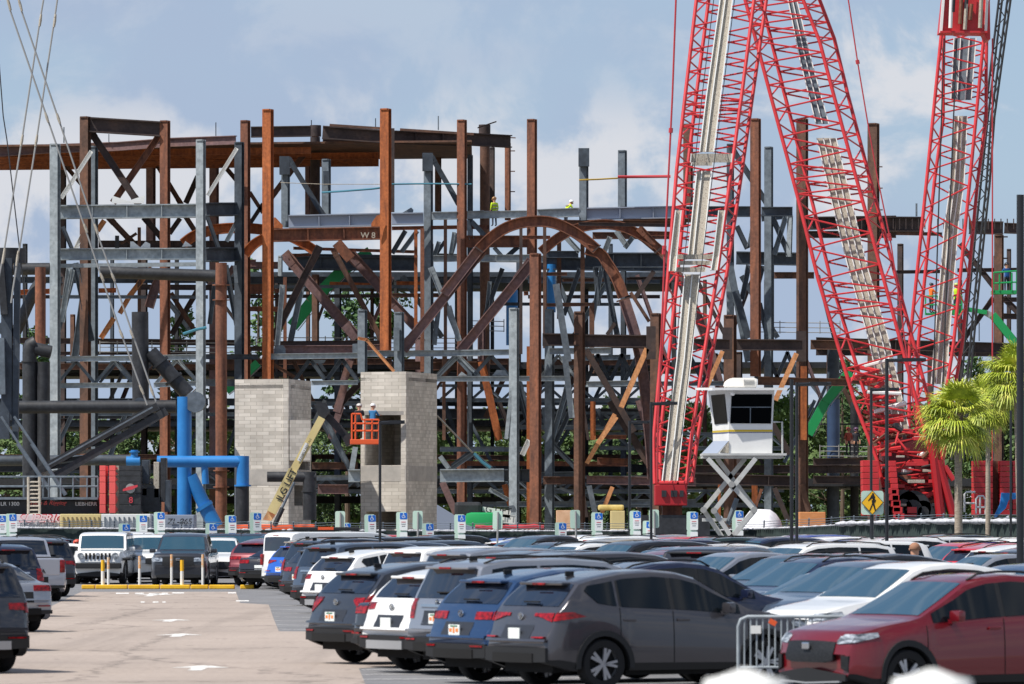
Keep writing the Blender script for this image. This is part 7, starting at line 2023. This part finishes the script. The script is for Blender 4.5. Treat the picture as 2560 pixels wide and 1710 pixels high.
# ---- front facing group across the aisle end
def front(tn, pc, xc, p, label, hd=180, near=True, **kw): return car(tn, pc, GX(xc, F / p), F / p + TYPES[tn]['L'] / 2, hd, label, near, **kw)
front('offroad', 'white', 250, 70, 'white off-road car facing us with a black slotted grille and bumper', 182)
front('pickup', 'white', 322, 66, 'white pickup half hidden behind the white suv with a large mirror', 172, near=False)
front('boxy', 'white', 366, 69, 'white suv facing us between the off-roader and the dark pickup', 168)
front('pickup', 'dgrey', 452, 72, 'dark grey pickup facing us behind the yellow kerb', 182)
front('crossover', 'white', 535, 70, 'white crossover facing us right of the dark pickup', 178)
R_place('crossover', 'navy', 136, 66, 'navy suv with roof lights behind the white off-road car', 300, near=False)
for x, pc, tn, p, lb_, hd in ((60, 'slate', 'crossover', 62, 'slate crossover roof at the far left under the lettered trailer', 300), (120, 'white', 'sedan', 70, 'white sedan hood and mirror at the far left', 250), (440, 'dgrey', 'boxy', 62, 'dark suv roof behind the dark pickup', 180), (560, 'black', 'boxy', 64, 'black suv roof behind the white crossover at the aisle end', 180),
                              (30, 'silver', 'crossover', 68, 'silver grey crossover at the far left with thin roof bars', 300), (640, 'black', 'boxy', 64, 'black suv behind the silver sedan tail', 180), (700, 'navy', 'boxy', 65, 'navy suv roof behind the cargo van', 200), (770, 'black', 'boxy', 67, 'black suv carrying a long flat roof box', 240), (320, 'green', 'boxy', 60, 'dark teal suv roof behind the white suv', 180)):
    car(tn, pc, GX(x, F / p), F / p + 2, hd, lb_, False)
# ---- left block, rears towards us and heading away to the left
def Lr(tn, pc, xr, p, label, hd=-32, near=True, **kw):
    T = TYPES[tn]; D = F / p; h = radians(hd); hv = Vector((sin(h), cos(h))); rv = Vector((cos(h), -sin(h)))
    corner = Vector((GX(xr, D), D)) - rv * .12; c = corner - rv * (T['W'] / 2) + hv * (T['L'] / 2)
    return car(tn, pc, c.x, c.y, hd, label, near, **kw)
Lr('boxy', 'dgrey', 108, 163, 'dark grey suv tail at the lower left edge, nearest on the left', -30)
Lr('crossover', 'navy', 88, 140, 'navy crossover tail with sloping glass just behind the lower left suv', -30)
Lr('sedan', 'silver', 156, 120, 'silver car tail on the left with its plate recess and red lamp', -30)
Lr('van', 'navy', 134, 104, 'deep blue minivan tail with black spoiler on the left', -30)
Lr('crossover', 'dred', 60, 100, 'dark red roofed car beside the deep blue minivan', -30, near=False)
tt = Lr('pickup', 'lsilver', 181, 88, 'silver white pickup tailgate with dark lettering on the left', -18)
Lr('boxy', 'dgrey', 208, 83, 'dark grey suv tail just right of the pickup tailgate', -28)
Lr('crossover', 'white', 118, 84, 'bright white car body behind the pickup on the left', -60, near=False)
tx = text_obj('lettering', 'TACOMA', .17, M_trim, None, (0, 0, 0), FACE, .01, sx=1.15); tx.parent = tt; tx.location = (-.52, -TYPES['pickup']['L'] / 2 - .05, .80)
bm = bmesh.new(); box(bm, Vector((0, -TYPES['pickup']['L'] / 2 - .04, 1.08)), (.2, .03, .1)); local_obj('gate_handle', bm, M_under, tt)
# ---- filler rows so no bare asphalt shows between the rows
RC = random.Random(21)
words = ['left of', 'right of', 'behind', 'beside']
pl = list(PAINT)
k = 0
for x0 in range(700, 2560, 92):
    for p in (70, 76):
        tn = RC.choice(('crossover', 'boxy', 'crossover', 'sedan', 'van')); pc = RC.choice(('white', 'white', 'silver', 'black', 'white', 'bluew', 'bred', 'dgrey', 'lsilver', 'white'))
        x = x0 + RC.uniform(-14, 14) + (46 if p == 76 else 0)
        (R_place if (k // 2) % 2 else F_place)(tn, pc, x, p, 'far parked car low beneath the green screened fence', 56 if (k // 2) % 2 else 236, near=False, group='far parked cars along the green screened fence'); k += 1
# roof loads
rb = thing('roof_box', 'long flat black roof carrier with an orange strap above the pale minivan', 'roof carrier', (GX(815, 178), 178, 1.98), None)
bm = bmesh.new(); a, b = P(735, 1318, 178), P(898, 1327, 178); box(bm, (a + b) / 2, (b.x - a.x, 1.0, .12), bev=.03); new_obj('box', bm, M_trim, rb)
bm = bmesh.new(); a, b = P(795, 1318, 177.4), P(834, 1324, 177.4); box(bm, (a + b) / 2, (b.x - a.x, .1, .09)); new_obj('strap', bm, ST['og'], rb)
# painted round sticker on the blue car tailgate etc. (near details)
# ================= people =================
def person(label, x, yfeet, D, pose, top, trousers, helmet=None, facing=0, h=1.75, hair=(60, 44, 34), vest=None):
    """facing: degrees about z, 0 = away from the camera"""
    base = P(x, yfeet, D)
    t = thing('person', label, 'person', base, None, radians(facing))
    J = {'pelvis': (0, 0, .95), 'belly': (0, 0, 1.12), 'chest': (0, 0, 1.32), 'neck': (0, 0, 1.47), 'head0': (0, .01, 1.55), 'head1': (0, .02, 1.66), 'head2': (0, .02, 1.73),
         'shl': (-.19, 0, 1.42), 'shr': (.19, 0, 1.42), 'hpl': (-.1, 0, .92), 'hpr': (.1, 0, .92), 'knl': (-.11, .02, .5), 'knr': (.11, .02, .5), 'anl': (-.12, -.01, .09), 'anr': (.12, -.01, .09), 'tol': (-.13, .15, .04), 'tor': (.13, .15, .04)}
    if pose == 'stand': J.update(ell=(-.25, -.02, 1.14), elr=(.25, -.02, 1.14), hal=(-.25, .08, .9), har=(.25, .08, .9))
    elif pose == 'reach': J.update(ell=(-.26, .14, 1.22), elr=(.26, .14, 1.22), hal=(-.18, .4, 1.2), har=(.2, .42, 1.24))
    elif pose == 'bend':
        J.update(belly=(0, .08, 1.1), chest=(0, .2, 1.25), neck=(0, .3, 1.36), head0=(0, .35, 1.42), head1=(0, .42, 1.49), head2=(0, .47, 1.54), shl=(-.19, .26, 1.32), shr=(.19, .26, 1.32), ell=(-.25, .38, 1.1), elr=(.25, .38, 1.1), hal=(-.15, .58, 1.06), har=(.17, .58, 1.06))
    E = [('pelvis', 'belly'), ('belly', 'chest'), ('chest', 'neck'), ('neck', 'head0'), ('head0', 'head1'), ('head1', 'head2'), ('chest', 'shl'), ('chest', 'shr'), ('shl', 'ell'), ('ell', 'hal'), ('shr', 'elr'), ('elr', 'har'),
         ('pelvis', 'hpl'), ('pelvis', 'hpr'), ('hpl', 'knl'), ('knl', 'anl'), ('anl', 'tol'), ('hpr', 'knr'), ('knr', 'anr'), ('anr', 'tor')]
    RAD = dict(pelvis=.15, belly=.14, chest=.165, neck=.06, head0=.085, head1=.105, head2=.07, shl=.075, shr=.075, ell=.048, elr=.048, hal=.032, har=.032, hpl=.1, hpr=.1, knl=.066, knr=.066, anl=.048, anr=.048, tol=.035, tor=.035)
    names = list(J)
    me = bpy.data.meshes.new('body'); verts = [Vector(J[n]) for n in names]; edges = [(names.index(a), names.index(b)) for a, b in E]
    # fingers: short chains rooted in each palm
    for hd in ('hal', 'har'):
        el = 'ell' if hd == 'hal' else 'elr'; d = (Vector(J[hd]) - Vector(J[el])).normalized(); sd = d.cross(Vector((0, 0, 1)))
        sd = sd.normalized() if sd.length > .1 else Vector((1, 0, 0)); pi_ = len(verts); palm = Vector(J[hd]) + d * .07; verts.append(palm); edges.append((names.index(hd), pi_)); names.append(hd + 'p'); RAD[hd + 'p'] = .026
        for k in range(5):
            off = (k - 1.5) * .018; dirn = d if k < 4 else (d * .6 + sd * -.8).normalized(); ln = (.07, .08, .075, .06, .05)[k]; st = palm + (sd * off if k < 4 else -d * .02)
            a = st + dirn * ln * .5; b = a + (dirn + Vector((0, .0, -.4))).normalized() * ln * .5
            ia = len(verts); verts += [a, b]; names += [hd + 'a%d' % k, hd + 'b%d' % k]; RAD[names[-2]] = .009; RAD[names[-1]] = .008; edges += [(pi_, ia), (ia, ia + 1)]
    me.from_pydata(verts, edges, []); o = bpy.data.objects.new('body', me); COL.objects.link(o)
    md = o.modifiers.new('s', 'SKIN'); md.use_smooth_shade = True
    for i, n in enumerate(names):
        r = RAD[n]; me.skin_vertices[0].data[i].radius = (r, r * (.72 if n in ('chest', 'belly', 'pelvis') else 1))
    me.skin_vertices[0].data[0].use_root = True
    o.modifiers.new('u', 'SUBSURF').levels = 1
    bpy.context.view_layer.update()
    m2 = bpy.data.meshes.new_from_object(o.evaluated_get(bpy.context.evaluated_depsgraph_get())); bpy.data.objects.remove(o)
    skin = plain('skin', (196, 146, 118), .6); mt_ = plain('cloth_%d_%d_%d' % top, top, .8); mtr = plain('cloth_%d_%d_%d' % trousers, trousers, .85); mb = plain('boots', (50, 40, 34), .7)
    m2.materials.clear()
    for m in (mt_, mtr, skin, mb): m2.materials.append(m)
    nz = J['neck'][2]
    for p in m2.polygons:
        c = p.center; p.use_smooth = True
        hand = min((c - Vector(J[k])).length for k in ('hal', 'har'))
        if c.z < .12: p.material_index = 3
        elif c.z < .96 and hand > .2: p.material_index = 1
        elif c.z > nz + .0 and abs(c.x) < .14: p.material_index = 2
        elif hand < .16: p.material_index = 2
        else: p.material_index = 0
    b = bpy.data.objects.new('body', m2); COL.objects.link(b); b.parent = t
    hc = Vector(J['head1']) + Vector((0, 0, .03))
    # face: eyes, nose, mouth, ears as small raised forms
    for nm, off, s_, mm in (('nose', (0, .115, -.03), (.012, .016, .02), skin), ('eye', (-.035, .1, 0), (.012, .008, .008), mtr), ('eye', (.035, .1, 0), (.012, .008, .008), mtr), ('mouth', (0, .1, -.075), (.025, .008, .006), plain('lips', (150, 90, 80), .6)), ('ear', (-.108, 0, -.02), (.012, .02, .03), skin), ('ear', (.108, 0, -.02), (.012, .02, .03), skin)):
        bm = bmesh.new(); bmesh.ops.create_icosphere(bm, subdivisions=2, radius=1, matrix=Matrix.Translation(hc + Vector(off)) @ Matrix.Diagonal((*s_, 1))); local_obj(nm, bm, mm, t, smooth=60)
    if helmet:
        bm = bmesh.new(); bmesh.ops.create_uvsphere(bm, u_segments=20, v_segments=12, radius=.135, matrix=Matrix.Translation(hc + Vector((0, 0, .03))) @ Matrix.Diagonal((1, 1.12, .9, 1)))
        bmesh.ops.delete(bm, geom=[v for v in bm.verts if v.co.z < hc.z + .01], context='VERTS')
        tube(bm, [hc + Vector((0, 0, .01)), hc + Vector((0, .02, .025))], .16, 18); local_obj('hard_hat', bm, plain('hat_%d' % helmet[0], helmet, .4), t, smooth=50)
    else:
        bm = bmesh.new(); bmesh.ops.create_uvsphere(bm, u_segments=18, v_segments=12, radius=.115, matrix=Matrix.Translation(hc + Vector((0, -.02, .015))) @ Matrix.Diagonal((1, 1.08, .95, 1)))
        bmesh.ops.delete(bm, geom=[v for v in bm.verts if v.co.z < hc.z - .02], context='VERTS'); local_obj('hair', bm, plain('hair', hair, .8), t, smooth=50)
    if vest:
        bm = bmesh.new(); 
        for z, m in ((1.06, 0), (1.26, 1)):
            off = (J['belly'], J['chest'])[m]; tube(bm, [Vector((off[0], off[1], z)), Vector((off[0], off[1] + .01, z + .05))], .185, 16)
        local_obj('reflective_band', bm, ST['cw'], t)
    s = h / 1.75; t.scale = (s, s, s)
    return t
YV = (196, 226, 40)
person('worker in yellow top and tan hard hat walking on the long upper girder', 1236, 566, 346.5, 'stand', YV, (60, 66, 84), (206, 160, 110), 30, vest=True)
person('worker in a white hard hat bending behind the upper girder near the grey posts', 1414, 566, 349, 'bend', YV, (52, 56, 70), (236, 236, 236), -60, vest=True)
person('person in blue shirt and dark cap standing in the green basket at the right', 2517, 732, 336.7, 'reach', (30, 84, 150), (40, 44, 54), (40, 42, 50), 20)
person('worker in orange vest and dark hard hat in front of the upright boom, left one', 2328, 783, 338, 'reach', (232, 110, 30), (40, 60, 66), (40, 46, 60), -60)
person('worker in yellow green vest half behind the upright boom, right one', 2391, 783, 338, 'stand', YV, (40, 60, 66), (190, 200, 120), 0)
person('worker with dark hat at the left inside the orange basket, back turned', 898, 1097, 290.2, 'reach', (46, 46, 52), (30, 32, 38), (210, 205, 200), 10)
person('worker in blue shirt at the right inside the orange basket', 932, 1097, 290.2, 'reach', (44, 110, 160), (30, 32, 38), (230, 230, 230), -30)
person('worker in dark red vest standing on the floor edge right of the slate blue column', 2121, 1140, 356, 'stand', (150, 62, 48), (30, 32, 40), (150, 60, 50), 200)
person('worker in dark clothes on the floor edge beside the widest red boom', 2140, 1140, 357, 'stand', (40, 38, 48), (30, 32, 40), (90, 60, 90), 180)
person('bald man in a white shirt seen from behind among the parked cars at the right', 2287, 1293 + 2.4 * 118, 14000 / 118.0, 'stand', (232, 232, 236), (70, 76, 90), None, 0, 1.8, (150, 108, 84))
person('person in a yellow green vest crouching by the white off-road car', 194, 1293 + 2.4 * 63, 14000 / 63.0, 'bend', (190, 210, 70), (50, 54, 64), (200, 80, 60), 180, 1.6)
# straps, tapes and chains on the steel
def strap(label, pts, D, mat, r=.035, nm='strap'):
    bm = bmesh.new(); tube(bm, [P(x, y, D) for x, y in pts], r, 6); o = new_obj(nm, bm, mat, smooth=60); tag(o, label, 'strap'); return o
bs = plain('strap_blue', (60, 120, 140), .6)
strap('pale cord stretched between the two leftmost free grey posts', [px('B', 480, 738), px('B', 850, 752), px('B', 1330, 752)], 344.8, ST['cw'], .02)
strap('blue strap pulled from the second grey post towards the bright rust column', [px('B', 832, 822), px('B', 1000, 812), px('B', 1260, 792), px('B', 1340, 782)], 345.4, bs, .06)
strap('teal strap running from the bright rust column past the tall slate post', [px('B', 1430, 752), px('B', 1640, 748), px('B', 1790, 748), px('B', 2110, 752)], 344.9, bs, .05)
strap('red tape stretched level towards the first red boom', [px('C', 1515, 690), px('C', 1700, 688), px('C', 1965, 685)], 345.2, ST['crd'], .09)
strap('yellow tape joining the capped grey post to its shorter neighbour', [px('C', 1185, 716), px('C', 1350, 710), px('C', 1515, 700)], 345.0, plain('tape_ochre', (180, 150, 60), .6), .05)
strap('thin cable sagging from the block tower corner to the lower girder', [px('F', 1815, 1360), px('F', 1950, 1500), px('J', 2120, 450)], 312, ST['cw'], .05, 'cable')
strap('blue strap tied low behind the grey girder right of the window tower', [px('K', 290, 455), px('K', 360, 530), px('K', 430, 580)], 337, bs, .1)
strap('blue tarpaulin strap knotted round the third grey column of the left frame', [px('E', 1560, 665), px('E', 1680, 625), px('E', 1760, 610)], 339.2, bs, .09)
print('objects', len(bpy.data.objects))
